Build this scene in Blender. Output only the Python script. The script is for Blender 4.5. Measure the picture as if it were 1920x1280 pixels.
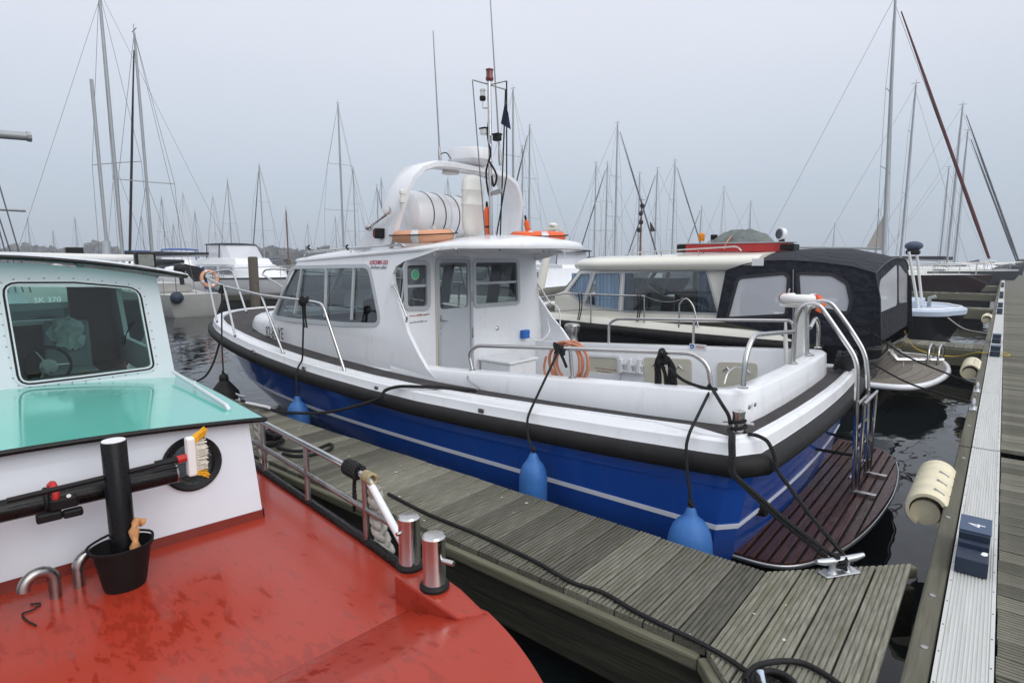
import bpy, bmesh, math, random
from mathutils import Vector, Matrix
from mathutils.geometry import tessellate_polygon
R = math.radians
random.seed(7)
for o in list(bpy.data.objects):
    bpy.data.objects.remove(o, do_unlink=True)
scene = bpy.context.scene
col = scene.collection

# ------------------------------------------------------------ camera
EYE = 2.2                      # eye height above the water; the jetty deck lies at 0.55
PITCH, YAW = R(7.8745), R(39.819)
FPX = 1099.0
cam_d = bpy.data.cameras.new('camera')
cam_d.sensor_width = 36.0
cam_d.lens = 36.0 * FPX / 1920.0
cam_d.clip_start = 0.05
cam_d.clip_end = 4000
cam = bpy.data.objects.new('camera', cam_d)
cam.location = (0, 0, EYE)
cam.rotation_euler = (R(90) - PITCH, 0, YAW)
col.objects.link(cam)
scene.camera = cam

# ------------------------------------------------------------ overcast sky
SUN_EL, SUN_AZ = R(38), R(100)   # a bright patch of cloud behind the viewer, over the jetty side
world = bpy.data.worlds.new('World')
scene.world = world
world.use_nodes = True
wn, wl = world.node_tree.nodes, world.node_tree.links
wn.clear()
w_out = wn.new('ShaderNodeOutputWorld')
w_bg = wn.new('ShaderNodeBackground')
w_sky = wn.new('ShaderNodeTexSky')
w_sky.sky_type = 'NISHITA'
w_sky.sun_disc = False
w_sky.sun_elevation = SUN_EL
w_sky.sun_rotation = SUN_AZ
w_sky.dust_density = 6.0
w_tc = wn.new('ShaderNodeTexCoord')
w_sep = wn.new('ShaderNodeSeparateXYZ')
w_ramp = wn.new('ShaderNodeValToRGB')
cr = w_ramp.color_ramp
cr.elements[0].position = 0.0
cr.elements[0].color = (0.44, 0.515, 0.605, 1)
cr.elements[1].position = 1.0
cr.elements[1].color = (1.05, 1.07, 1.12, 1)
for pos, c in ((0.12, (0.515, 0.585, 0.68)), (0.30, (0.68, 0.72, 0.81)), (0.5, (0.79, 0.82, 0.90))):
    e = cr.elements.new(pos); e.color = (*c, 1)
w_noise = wn.new('ShaderNodeTexNoise')
w_noise.inputs['Scale'].default_value = 2.2
w_noise.inputs['Detail'].default_value = 3.0
w_nm = wn.new('ShaderNodeMapRange')
w_nm.inputs['To Min'].default_value = 0.96
w_nm.inputs['To Max'].default_value = 1.04
w_mul = wn.new('ShaderNodeMix'); w_mul.data_type = 'RGBA'; w_mul.blend_type = 'MULTIPLY'
w_mul.inputs['Factor'].default_value = 1.0
w_scale = wn.new('ShaderNodeMix'); w_scale.data_type = 'RGBA'; w_scale.blend_type = 'MULTIPLY'
w_scale.inputs['Factor'].default_value = 1.0
w_scale.inputs['B'].default_value = (0.08, 0.08, 0.08, 1)
w_mix = wn.new('ShaderNodeMix'); w_mix.data_type = 'RGBA'
w_mix.inputs['Factor'].default_value = 0.06
wl.new(w_tc.outputs['Generated'], w_sep.inputs[0])
wl.new(w_sep.outputs['Z'], w_ramp.inputs['Fac'])
wl.new(w_tc.outputs['Generated'], w_noise.inputs['Vector'])
wl.new(w_noise.outputs['Fac'], w_nm.inputs['Value'])
wl.new(w_ramp.outputs['Color'], w_mul.inputs['A'])
wl.new(w_nm.outputs['Result'], w_mul.inputs['B'])
wl.new(w_sky.outputs['Color'], w_scale.inputs['A'])
wl.new(w_mul.outputs['Result'], w_mix.inputs['A'])
wl.new(w_scale.outputs['Result'], w_mix.inputs['B'])
wl.new(w_mix.outputs['Result'], w_bg.inputs['Color'])
w_bg.inputs['Strength'].default_value = 1.0
wl.new(w_bg.outputs[0], w_out.inputs['Surface'])

sun_d = bpy.data.lights.new('sun', 'SUN')
sun_d.energy = 1.3
sun_d.angle = R(60)
sun_d.color = (1.0, 0.98, 0.95)
sun = bpy.data.objects.new('sun', sun_d)
sun.rotation_euler = (R(90) - SUN_EL, 0, R(180) - SUN_AZ)
sun.location = (0, 0, 60)
col.objects.link(sun)

vs = scene.view_settings
vs.view_transform = 'Standard'
vs.look = 'None'
vs.exposure = 0.2
vs.gamma = 1.0
vs.use_curve_mapping = False
scene.render.engine = 'CYCLES'
scene.cycles.max_bounces = 8
scene.cycles.transparent_max_bounces = 12

# ------------------------------------------------------------ survey helpers: a sighted point on a chosen real plane
_cp, _sp, _ca, _sa = math.cos(PITCH), math.sin(PITCH), math.cos(YAW), math.sin(YAW)
def ray(x, y):
    dx, dy, dz = x - 960.0, FPX, 640.0 - y
    fy, fz = dy * _cp + dz * _sp, -dy * _sp + dz * _cp
    return Vector((dx * _ca - fy * _sa, dx * _sa + fy * _ca, fz))
O = Vector((0, 0, EYE))
def PY(x, y, Y): r = ray(x, y); return O + r * (Y / r.y)
def PX(x, y, X): r = ray(x, y); return O + r * (X / r.x)
def PZ(x, y, z): r = ray(x, y); return O + r * ((z - EYE) / r.z)
def PD(x, dist, z=0.0):
    r = ray(x, 488.0); r.z = 0
    f = r.x * -_sa + r.y * _ca
    p = r * (dist / f); return Vector((p.x, p.y, z))

# ------------------------------------------------------------ mesh helpers
def V(*a): return Vector(a)
def smoothpath(pts, k=4, closed=False):
    pts = [Vector(p) for p in pts]; n = len(pts)
    if n < 3: return pts
    out = []
    rng = range(n if closed else n - 1)
    for i in rng:
        if closed:
            p0, p1, p2, p3 = pts[(i-1) % n], pts[i], pts[(i+1) % n], pts[(i+2) % n]
        else:
            p0, p1, p2, p3 = pts[max(i-1, 0)], pts[i], pts[i+1], pts[min(i+2, n-1)]
        for j in range(k):
            t = j / k
            out.append(0.5 * ((2*p1) + (p2-p0)*t + (2*p0-5*p1+4*p2-p3)*t*t + (3*p1-p0-3*p2+p3)*t**3))
    if not closed: out.append(pts[-1])
    return out
def bend(pts, r, k=5):
    """polyline with its inner corners rounded to radius r"""
    pts = [Vector(p) for p in pts]; out = [pts[0]]
    for i in range(1, len(pts)-1):
        a, b, c = pts[i-1], pts[i], pts[i+1]
        da, dc = (a-b), (c-b)
        t = min(r, da.length*0.45, dc.length*0.45)
        p, q = b + da.normalized()*t, b + dc.normalized()*t
        for j in range(k+1):
            s = j/k
            out.append(p*(1-s)**2 + b*2*s*(1-s) + q*s*s)
    out.append(pts[-1])
    return out
def rpoly(pts, r, k=4):
    n = len(pts); out = []
    rr = r if isinstance(r, (list, tuple)) else [r]*n
    for i in range(n):
        a, b, c = Vector(pts[i-1]).to_2d(), Vector(pts[i]).to_2d(), Vector(pts[(i+1) % n]).to_2d()
        da, dc = a-b, c-b
        t = min(rr[i], da.length*0.48, dc.length*0.48)
        if t < 1e-4: out.append(b); continue
        p, q = b+da.normalized()*t, b+dc.normalized()*t
        for j in range(k+1):
            s = j/k; out.append(p*(1-s)**2 + b*2*s*(1-s) + q*s*s)
    return out

class MB:
    def __init__(s): s.v, s.f = [], []
    def add(s, vs_, fs):
        o = len(s.v); s.v += [Vector(p) for p in vs_]; s.f += [[i+o for i in f] for f in fs]; return s
    def box(s, x0, x1, y0, y1, z0, z1):
        return s.add([(x0,y0,z0),(x1,y0,z0),(x1,y1,z0),(x0,y1,z0),(x0,y0,z1),(x1,y0,z1),(x1,y1,z1),(x0,y1,z1)],
                     [(0,3,2,1),(4,5,6,7),(0,1,5,4),(1,2,6,5),(2,3,7,6),(3,0,4,7)])
    def obox(s, c, a, b, d):
        c, a, b, d = map(Vector, (c, a, b, d))
        vs_ = [c+i*a+j*b+k*d for k in (-1,1) for (i,j) in ((-1,-1),(1,-1),(1,1),(-1,1))]
        return s.add(vs_, [(0,3,2,1),(4,5,6,7),(0,1,5,4),(1,2,6,5),(2,3,7,6),(3,0,4,7)])
    def loft(s, rings, closed=True, cap0=False, cap1=False):
        n = len(rings[0]); o = len(s.v)
        for r in rings: s.v += [Vector(p) for p in r]
        for i in range(len(rings)-1):
            for j in range(n if closed else n-1):
                a, b = o+i*n+j, o+i*n+(j+1) % n
                s.f.append([a, b, b+n, a+n])
        if cap0: s.f.append([o+j for j in range(n)][::-1])
        if cap1: s.f.append([o+(len(rings)-1)*n+j for j in range(n)])
        return s
    def tube(s, pts, r, n=8, closed=False, caps=True, flat=1.0):
        pts = [Vector(p) for p in pts]
        q = [pts[0]]
        for p in pts[1:]:
            if (p-q[-1]).length > 1e-5: q.append(p)
        pts = q; m = len(pts)
        if m < 2: return s
        rr = r if isinstance(r, (list, tuple)) else [r]*m
        if len(rr) != m: rr = [rr[int(i*(len(rr)-1)/(m-1))] for i in range(m)]
        rings = []; prev = None
        for i, p in enumerate(pts):
            if closed: t = pts[(i+1) % m]-pts[i-1]
            else: t = pts[min(i+1, m-1)]-pts[max(i-1, 0)]
            if t.length < 1e-7: t = Vector((0,0,1))
            t.normalize()
            if prev is None:
                up = Vector((0,0,1)) if abs(t.z) < 0.95 else Vector((1,0,0))
                u = up.cross(t).normalized()
            else:
                u = prev - t*prev.dot(t)
                u = u.normalized() if u.length > 1e-6 else t.orthogonal().normalized()
            prev = u; w = t.cross(u)
            rings.append([p + (u*math.cos(a)*flat + w*math.sin(a))*rr[i] for a in [2*math.pi*k/n for k in range(n)]])
        if closed: rings.append(rings[0])
        return s.loft(rings, True, caps and not closed, caps and not closed)
    def lathe(s, prof, c=(0,0,0), axis=(0,0,1), n=20, caps=True):
        c, ax = Vector(c), Vector(axis).normalized()
        u = ax.orthogonal().normalized(); w = ax.cross(u)
        rings = [[c+ax*z+(u*math.cos(a)+w*math.sin(a))*max(r, 1e-4) for a in [2*math.pi*k/n for k in range(n)]] for r, z in prof]
        return s.loft(rings, True, caps, caps)
    def ball(s, c, rx, ry=None, rz=None, n=12, m=7):
        ry = ry or rx; rz = rz or rx; c = Vector(c); rings = []
        for i in range(m+1):
            t = math.pi*i/m; rr = max(math.sin(t), 1e-3)
            rings.append([c+Vector((rx*rr*math.cos(a), ry*rr*math.sin(a), -rz*math.cos(t))) for a in [2*math.pi*k/n for k in range(n)]])
        return s.loft(rings, True, True, True)
    def plate(s, outer, holes, fn, th):
        """2-D outline with holes mapped by fn(u,v) to space; th = thickness vector"""
        loops = [list(outer)]+[list(h) for h in holes]
        flat = [Vector((p[0], p[1], 0)) for l in loops for p in l]
        tris = tessellate_polygon([[Vector((p[0], p[1], 0)) for p in l] for l in loops])
        th = Vector(th); o = len(s.v); n = len(flat)
        f3 = [Vector(fn(p.x, p.y)) for p in flat]
        s.v += f3+[p+th for p in f3]
        for t in tris:
            s.f.append([o+i for i in t]); s.f.append([o+n+i for i in reversed(t)])
        b = o
        for l in loops:
            m = len(l)
            for i in range(m):
                j = (i+1) % m
                s.f.append([b+i, b+j, b+n+j, b+n+i])
            b += m
        return s
    def prism(s, poly, z0, z1):
        n = len(poly)
        return s.loft([[(p[0], p[1], z0) for p in poly], [(p[0], p[1], z1) for p in poly]], True, True, True)
    def build(s, name, mat, parent=None, smooth=0, bevel=0, loc=None, normals=True):
        if parent is not None:
            root = parent
            while root.parent: root = root.parent
            base = Vector(root.location)
        elif loc is not None: base = Vector(loc)
        else:
            xs = [p.x for p in s.v]; ys = [p.y for p in s.v]; zs = [p.z for p in s.v]
            base = Vector(((min(xs)+max(xs))/2, (min(ys)+max(ys))/2, min(zs)))
        me = bpy.data.meshes.new(name)
        me.from_pydata([tuple(p-base) for p in s.v], [], s.f)
        if normals:
            bm = bmesh.new(); bm.from_mesh(me)
            bmesh.ops.recalc_face_normals(bm, faces=bm.faces); bm.to_mesh(me); bm.free()
        me.materials.append(mat if not isinstance(mat, str) else M[mat])
        if smooth:
            me.polygons.foreach_set('use_smooth', [True]*len(me.polygons))
            me.set_sharp_from_angle(angle=R(smooth))
        o = bpy.data.objects.new(name, me); col.objects.link(o)
        if parent is not None: o.parent = parent
        else: o.location = base
        if bevel:
            m = o.modifiers.new('bevel', 'BEVEL'); m.width = bevel; m.segments = 2; m.limit_method = 'ANGLE'; m.angle_limit = R(40)
        return o
def thing(name, label, cat, loc=(0,0,0), group=None):
    o = bpy.data.objects.new(name, None); o.location = loc; o.empty_display_size = 0.2
    col.objects.link(o); return tag(o, label, cat, group)
def tag(o, label, cat, group=None):
    o['label'] = label; o['category'] = cat
    if group: o['group'] = group
    return o
def struct(o): o['kind'] = 'structure'; return o
def tubeob(name, pts, r, mat, parent=None, n=8, **k):
    return MB().tube(pts, r, n=n, **k).build(name, mat, parent, smooth=50)
def text_mesh(name, body, mat, parent, origin, ux, uz, size, shear=0.0, squeeze=1.0, ext=0.002):
    """lettering set on a surface: origin = lower left corner, ux = reading direction, uz = up"""
    cu = bpy.data.curves.new(name, 'FONT'); cu.body = body; cu.size = size; cu.extrude = ext; cu.shear = shear
    cu.resolution_u = 3
    tmp = bpy.data.objects.new(name+'_tmp', cu); col.objects.link(tmp)
    dg = bpy.context.evaluated_depsgraph_get()
    me0 = bpy.data.meshes.new_from_object(tmp.evaluated_get(dg))
    bpy.data.objects.remove(tmp)
    ux, uz = Vector(ux).normalized(), Vector(uz).normalized(); nn = ux.cross(uz)
    mb = MB()
    mb.add([Vector(origin)+ux*(v.co.x*squeeze)+uz*v.co.y+nn*v.co.z for v in me0.vertices], [list(p.vertices) for p in me0.polygons])
    bpy.data.meshes.remove(me0)
    return mb.build(name, mat, parent, normals=False)

# ------------------------------------------------------------ materials
M = {}
def mat(name, c, rough=0.5, metal=0.0, var=0.0, vscale=3.0, stretch=(1,1,1), c2=None, bump=0.0, bscale=30.0, rvar=0.0, spec=0.5, coat=0.0, rnd=0.0, trans=0.0, dirt=None, dscale=1.5, dmin=0.55, dmax=0.75, ior=1.45):
    m = bpy.data.materials.new(name); m.use_nodes = True; M[name] = m
    nt = m.node_tree; n, l = nt.nodes, nt.links
    b = n['Principled BSDF']
    b.inputs['Roughness'].default_value = rough; b.inputs['Metallic'].default_value = metal
    b.inputs['Specular IOR Level'].default_value = spec; b.inputs['Coat Weight'].default_value = coat
    b.inputs['Coat Roughness'].default_value = 0.08; b.inputs['IOR'].default_value = ior
    if trans: b.inputs['Transmission Weight'].default_value = trans
    c = (*c, 1); b.inputs['Base Color'].default_value = c
    tc = n.new('ShaderNodeTexCoord'); mp = n.new('ShaderNodeMapping'); mp.inputs['Scale'].default_value = stretch
    l.new(tc.outputs['Object'], mp.inputs['Vector'])
    cur = None
    if var or c2 or rvar:
        no = n.new('ShaderNodeTexNoise'); no.inputs['Scale'].default_value = vscale; no.inputs['Detail'].default_value = 5
        no.inputs['Roughness'].default_value = 0.6
        l.new(mp.outputs[0], no.inputs['Vector'])
        ra = n.new('ShaderNodeValToRGB'); ra.color_ramp.elements[0].position = 0.3; ra.color_ramp.elements[1].position = 0.72
        ca = tuple(max(x*(1-var), 0) for x in c[:3]) if not c2 else c2
        ra.color_ramp.elements[0].color = (*ca[:3], 1); ra.color_ramp.elements[1].color = tuple(min(x*(1+var*0.5), 1) for x in c[:3])+(1,) if not c2 else c
        l.new(no.outputs['Fac'], ra.inputs['Fac']); cur = ra.outputs['Color']
        if rvar:
            mr = n.new('ShaderNodeMapRange'); mr.inputs['From Min'].default_value = 0.35; mr.inputs['From Max'].default_value = 0.65
            mr.inputs['To Min'].default_value = max(rough-rvar, 0.02); mr.inputs['To Max'].default_value = rough+rvar
            l.new(no.outputs['Fac'], mr.inputs['Value']); l.new(mr.outputs[0], b.inputs['Roughness'])
    if dirt:
        nd = n.new('ShaderNodeTexNoise'); nd.inputs['Scale'].default_value = dscale; nd.inputs['Detail'].default_value = 7; nd.inputs['Roughness'].default_value = 0.7
        l.new(mp.outputs[0], nd.inputs['Vector'])
        md = n.new('ShaderNodeMapRange'); md.inputs['From Min'].default_value = dmin; md.inputs['From Max'].default_value = dmax; md.clamp = True
        l.new(nd.outputs['Fac'], md.inputs['Value'])
        mx = n.new('ShaderNodeMix'); mx.data_type = 'RGBA'
        l.new(md.outputs[0], mx.inputs['Factor'])
        if cur: l.new(cur, mx.inputs['A'])
        else: mx.inputs['A'].default_value = c
        mx.inputs['B'].default_value = (*dirt, 1); cur = mx.outputs['Result']
    if rnd:
        oi = n.new('ShaderNodeObjectInfo'); mr = n.new('ShaderNodeMapRange')
        mr.inputs['To Min'].default_value = 1-rnd; mr.inputs['To Max'].default_value = 1+rnd
        l.new(oi.outputs['Random'], mr.inputs['Value'])
        mx = n.new('ShaderNodeMix'); mx.data_type = 'RGBA'; mx.blend_type = 'MULTIPLY'; mx.inputs['Factor'].default_value = 1
        if cur: l.new(cur, mx.inputs['A'])
        else: mx.inputs['A'].default_value = c
        l.new(mr.outputs[0], mx.inputs['B']); cur = mx.outputs['Result']
    if cur: l.new(cur, b.inputs['Base Color'])
    if bump:
        nb = n.new('ShaderNodeTexNoise'); nb.inputs['Scale'].default_value = bscale; nb.inputs['Detail'].default_value = 4
        l.new(mp.outputs[0], nb.inputs['Vector'])
        bu = n.new('ShaderNodeBump'); bu.inputs['Strength'].default_value = bump; bu.inputs['Distance'].default_value = 0.01
        l.new(nb.outputs['Fac'], bu.inputs['Height']); l.new(bu.outputs[0], b.inputs['Normal'])
    return m

mat('gelcoat', (0.80, 0.815, 0.84), 0.22, var=0.03, vscale=2, coat=0.3, stretch=(2.2,2.2,.7), dirt=(0.55, 0.54, 0.50), dscale=2.6, dmin=0.56, dmax=0.95)
mat('gelcoat_old', (0.72, 0.72, 0.68), 0.35, var=0.05, vscale=3)
mat('hatch_beige', (0.60, 0.58, 0.48), 0.4, var=0.05, vscale=6)
mat('cream', (0.80, 0.78, 0.69), 0.25, var=0.04, coat=0.3, dirt=(0.62, 0.59, 0.49), dmin=0.6, dmax=0.95)
mat('navy_blue', (0.014, 0.078, 0.38), 0.15, var=0.12, vscale=2.5, coat=0.4, stretch=(1,1,.35), dirt=(0.035, 0.095, 0.33), dscale=3.5, dmin=0.52, dmax=0.85, rvar=0.08)
mat('stripe_white', (0.80, 0.83, 0.88), 0.35, var=0.06)
mat('rubber', (0.014, 0.0135, 0.014), 0.6, spec=0.3, var=0.3, vscale=8, bump=0.15, bscale=60, dirt=(0.024, 0.021, 0.020), dscale=6, dmin=0.5, dmax=0.8)
mat('anti_slip', (0.040, 0.036, 0.038), 0.75, var=0.3, vscale=14, bump=0.4, bscale=220, dirt=(0.09, 0.085, 0.085), dscale=5, dmin=0.5, dmax=0.8)
mat('steel', (0.62, 0.61, 0.60), 0.16, 1.0, var=0.12, vscale=5, rvar=0.08)
mat('steel_dull', (0.42, 0.41, 0.40), 0.34, 1.0, var=0.25, vscale=9, rvar=0.12, dirt=(0.22, 0.15, 0.11), dscale=7, dmin=0.62, dmax=0.85)
mat('aluminium', (0.58, 0.60, 0.62), 0.38, 0.9, var=0.08, vscale=6)
mat('window_frame', (0.50, 0.52, 0.54), 0.4, 0.4, var=0.05)
mat('spar', (0.36, 0.38, 0.40), 0.45, 0.3, var=0.12, vscale=2)
mat('spar_white', (0.66, 0.66, 0.64), 0.4, 0.0, var=0.06)
mat('spar_brown', (0.16, 0.07, 0.04), 0.5, var=0.2)
mat('spar_black', (0.03, 0.03, 0.035), 0.5)
mat('wire', (0.13, 0.14, 0.15), 0.5, 0.6)
mat('black_paint', (0.004, 0.004, 0.0045), 0.28, spec=0.35, var=0.2, rvar=0.08, vscale=12, bump=0.08, bscale=160)
mat('black_plastic', (0.007, 0.007, 0.0075), 0.5, spec=0.3, var=0.2, vscale=8, bump=0.1, bscale=60)
mat('black_rope', (0.010, 0.010, 0.011), 0.85, bump=0.9, bscale=120)
mat('manila', (0.42, 0.34, 0.20), 0.9, var=0.3, vscale=30, bump=0.8, bscale=120)
mat('grey_rope', (0.44, 0.42, 0.38), 0.9, var=0.3, vscale=25, bump=0.8, bscale=90)
mat('fender_blue', (0.035, 0.15, 0.43), 0.5, var=0.2, vscale=5, bump=0.15, bscale=60, dirt=(0.08, 0.17, 0.40), dscale=3, dmin=0.5, dmax=0.9)
mat('orange', (0.80, 0.13, 0.03), 0.5, var=0.08, vscale=8)
mat('orange_faded', (0.66, 0.33, 0.19), 0.55, var=0.08, vscale=6)
mat('orange_hose', (0.55, 0.22, 0.12), 0.45, var=0.1)
mat('reflective', (0.62, 0.63, 0.65), 0.35, 0.2)
mat('red_lens', (0.16, 0.012, 0.012), 0.2, coat=0.4)
mat('clear_lens', (0.72, 0.74, 0.74), 0.12)
mat('navy_cloth', (0.007, 0.009, 0.019), 0.75, var=0.35, vscale=4, bump=1.0, bscale=7)
mat('blue_cloth', (0.02, 0.08, 0.32), 0.8, var=0.2)
mat('slate_cloth', (0.065, 0.085, 0.14), 0.75, var=0.2)
mat('tarp', (0.16, 0.18, 0.17), 0.8, var=0.35, vscale=5, bump=0.5, bscale=12)
mat('curtain', (0.32, 0.45, 0.62), 0.9, var=0.15)
mat('red_paint', (0.42, 0.03, 0.028), 0.35, var=0.15)
mat('maroon_hull', (0.022, 0.006, 0.009), 0.12, coat=0.6, var=0.2)
mat('black_hull', (0.010, 0.011, 0.014), 0.12, coat=0.6, var=0.2, vscale=2)
mat('grey_hull', (0.40, 0.40, 0.38), 0.4, var=0.12, vscale=2)
mat('dark_hull', (0.02, 0.03, 0.035), 0.35, var=0.2)
mat('white_hull', (0.66, 0.67, 0.68), 0.35, var=0.05)
mat('interior', (0.055, 0.045, 0.04), 0.7, var=0.3)
mat('interior_wood', (0.11, 0.055, 0.028), 0.5, var=0.3)
mat('seat_grey', (0.22, 0.23, 0.25), 0.8, var=0.2)
mat('bag', (0.5, 0.56, 0.56), 0.3, var=0.4, vscale=8, bump=0.6, bscale=18)
mat('teal', (0.09, 0.50, 0.41), 0.14, var=0.05, vscale=1.5, coat=0.6, rvar=0.05, bump=0.025, bscale=22)
mat('wh_paint', (0.70, 0.735, 0.77), 0.3, var=0.03, vscale=2, coat=0.3)
mat('trunk_white', (0.75, 0.80, 0.86), 0.35, var=0.03, vscale=3, bump=0.03, bscale=120)
mat('brown_red', (0.20, 0.026, 0.017), 0.35, var=0.15)
mat('brush_white', (0.82, 0.82, 0.80), 0.5)
mat('bristle_white', (0.74, 0.70, 0.60), 0.9, var=0.25, vscale=60)
mat('bristle_yellow', (0.82, 0.42, 0.02), 0.9, var=0.25, vscale=60)
mat('red_plastic', (0.50, 0.02, 0.02), 0.4)
mat('sponge', (0.58, 0.28, 0.12), 0.95, var=0.35, vscale=40, bump=0.8, bscale=50)
mat('service_blue', (0.016, 0.028, 0.055), 0.5, var=0.2, vscale=10)
mat('service_blue_lid', (0.055, 0.085, 0.155), 0.5, var=0.15, vscale=10)
mat('label_white', (0.8, 0.8, 0.8), 0.5)
mat('ink_black', (0.012, 0.012, 0.014), 0.5)
mat('ink_red', (0.45, 0.06, 0.10), 0.5)
mat('ink_grey', (0.30, 0.31, 0.33), 0.5)
mat('ink_brown', (0.30, 0.13, 0.07), 0.5)
mat('sign_blue', (0.02, 0.14, 0.50), 0.5)
mat('sticker_green', (0.10, 0.45, 0.22), 0.5)
mat('roll_cream', (0.74, 0.68, 0.49), 0.55, var=0.08, vscale=8, dirt=(0.45, 0.38, 0.22), dscale=5, dmin=0.58, dmax=0.85)
mat('yellow', (0.72, 0.50, 0.02), 0.5)
mat('amber', (0.70, 0.25, 0.01), 0.25)
mat('light_blue_deck', (0.47, 0.55, 0.66), 0.4, var=0.05)
mat('pile_wood', (0.10, 0.085, 0.065), 0.85, var=0.35, vscale=6, stretch=(6,6,0.8), bump=0.6, bscale=10)
mat('beam', (0.055, 0.052, 0.038), 0.8, var=0.4, vscale=5, stretch=(0.5,8,8), bump=0.7, bscale=8, dirt=(0.020, 0.022, 0.014), dscale=2, dmin=0.45, dmax=0.7)
mat('beam_edge', (0.15, 0.145, 0.10), 0.75, var=0.3, vscale=6, stretch=(0.6,6,6), bump=0.5, bscale=14, dirt=(0.08, 0.085, 0.05), dscale=3, dmin=0.5, dmax=0.75)
mat('kerb_timber', (0.115, 0.110, 0.080), 0.7, var=0.3, vscale=5, stretch=(8,0.6,8), bump=0.5, bscale=10, dirt=(0.06, 0.062, 0.038), dscale=1.6, dmin=0.45, dmax=0.7, rvar=0.1)
mat('plank_y', (0.235, 0.225, 0.185), 0.8, c2=(0.10, 0.098, 0.075), vscale=9, stretch=(9,0.8,4), bump=0.5, bscale=20, rnd=0.42, dirt=(0.095, 0.10, 0.052), dscale=1.6, dmin=0.5, dmax=0.75)
mat('plank_x', (0.23, 0.22, 0.18), 0.8, c2=(0.10, 0.098, 0.075), vscale=9, stretch=(0.8,9,4), bump=0.5, bscale=20, rnd=0.38, dirt=(0.10, 0.10, 0.05), dscale=1.6, dmin=0.5, dmax=0.75)
mat('teak_wet', (0.055, 0.018, 0.015), 0.35, var=0.45, vscale=6, stretch=(8,1,8), bump=0.3, bscale=14, rvar=0.12, dirt=(0.10, 0.075, 0.06), dscale=3, dmin=0.52, dmax=0.8, rnd=0.15)
mat('teak_grey', (0.20, 0.175, 0.145), 0.6, var=0.25, vscale=8, stretch=(4,1,4), rnd=0.15)
mat('strip_alu', (0.62, 0.63, 0.61), 0.5, 0.25, var=0.10, vscale=3, stretch=(12,0.5,1), bump=0.1, bscale=40, dirt=(0.42, 0.36, 0.24), dscale=3.5, dmin=0.58, dmax=0.85)
mat('stone', (0.12, 0.12, 0.11), 0.9, var=0.5, vscale=1.5)
mat('far_trees', (0.10, 0.105, 0.10), 0.95, var=0.4, vscale=0.3)
mat('flag_navy', (0.012, 0.016, 0.06), 0.8, var=0.2)
mat('canvas_dark', (0.028, 0.026, 0.036), 0.8, var=0.2)
mat('furl_red', (0.10, 0.022, 0.022), 0.8, var=0.2)
mat('furl_grey', (0.10, 0.11, 0.13), 0.8, var=0.2)
mat('sail_beige', (0.45, 0.42, 0.38), 0.8)
mat('led', (0.20, 0.21, 0.19), 0.25, var=0.3, vscale=60)

def glass(name, tint, alpha_mix, rough=0.02):
    """sheet glass: a tinted see-through pane with a mirror sheen"""
    m = bpy.data.materials.new(name); m.use_nodes = True; M[name] = m
    n, l = m.node_tree.nodes, m.node_tree.links
    n.clear()
    out = n.new('ShaderNodeOutputMaterial'); tr = n.new('ShaderNodeBsdfTransparent'); gl = n.new('ShaderNodeBsdfGlossy')
    fr = n.new('ShaderNodeLayerWeight'); fr.inputs['Blend'].default_value = 0.5
    pw = n.new('ShaderNodeMath'); pw.operation = 'POWER'; pw.inputs[1].default_value = 4.0
    mx = n.new('ShaderNodeMixShader'); ad = n.new('ShaderNodeMath')
    tr.inputs['Color'].default_value = (*tint, 1); gl.inputs['Roughness'].default_value = rough
    gl.inputs['Color'].default_value = (0.95, 0.97, 1.0, 1)
    ad.operation = 'ADD'; ad.inputs[1].default_value = alpha_mix; ad.use_clamp = True
    l.new(fr.outputs['Facing'], pw.inputs[0]); l.new(pw.outputs[0], ad.inputs[0]); l.new(ad.outputs[0], mx.inputs[0])
    l.new(tr.outputs[0], mx.inputs[1]); l.new(gl.outputs[0], mx.inputs[2]); l.new(mx.outputs[0], out.inputs['Surface'])
    return m
glass('glass_clear', (0.80, 0.85, 0.86), 0.10)
glass('glass_tint', (0.38, 0.43, 0.43), 0.09)
glass('glass_dark', (0.28, 0.30, 0.33), 0.12)
glass('glass_teal', (0.66, 0.88, 0.82), 0.05)
def film(name, c, a, rough=0.15):
    m = bpy.data.materials.new(name); m.use_nodes = True; M[name] = m
    b = m.node_tree.nodes['Principled BSDF']; b.inputs['Base Color'].default_value = (*c, 1); b.inputs['Alpha'].default_value = a; b.inputs['Roughness'].default_value = rough
film('clear_vinyl', (0.82, 0.84, 0.90), 0.62)

# wet red deck paint: patches of standing water make it darker and glossier
m = mat('red_deck', (0.41, 0.050, 0.030), 0.30, coat=0.0)
n, l = m.node_tree.nodes, m.node_tree.links
b = n['Principled BSDF']
tc = n.new('ShaderNodeTexCoord'); mp = n.new('ShaderNodeMapping'); mp.inputs['Scale'].default_value = (0.8, 2.2, 1); mp.inputs['Rotation'].default_value = (0, 0, R(50))
no = n.new('ShaderNodeTexNoise'); no.inputs['Scale'].default_value = 14.0; no.inputs['Detail'].default_value = 7; no.inputs['Roughness'].default_value = 0.6
no2 = n.new('ShaderNodeTexNoise'); no2.inputs['Scale'].default_value = 1.4; no2.inputs['Detail'].default_value = 2
l.new(tc.outputs['Object'], mp.inputs[0]); l.new(mp.outputs[0], no.inputs['Vector']); l.new(tc.outputs['Object'], no2.inputs['Vector'])
ad = n.new('ShaderNodeMath'); ad.operation = 'MULTIPLY_ADD'; ad.inputs[1].default_value = 0.35; l.new(no2.outputs['Fac'], ad.inputs[0]); l.new(no.outputs['Fac'], ad.inputs[2])
mr = n.new('ShaderNodeMapRange'); mr.inputs['From Min'].default_value = 0.73; mr.inputs['From Max'].default_value = 0.77
l.new(ad.outputs[0], mr.inputs['Value'])
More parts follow.
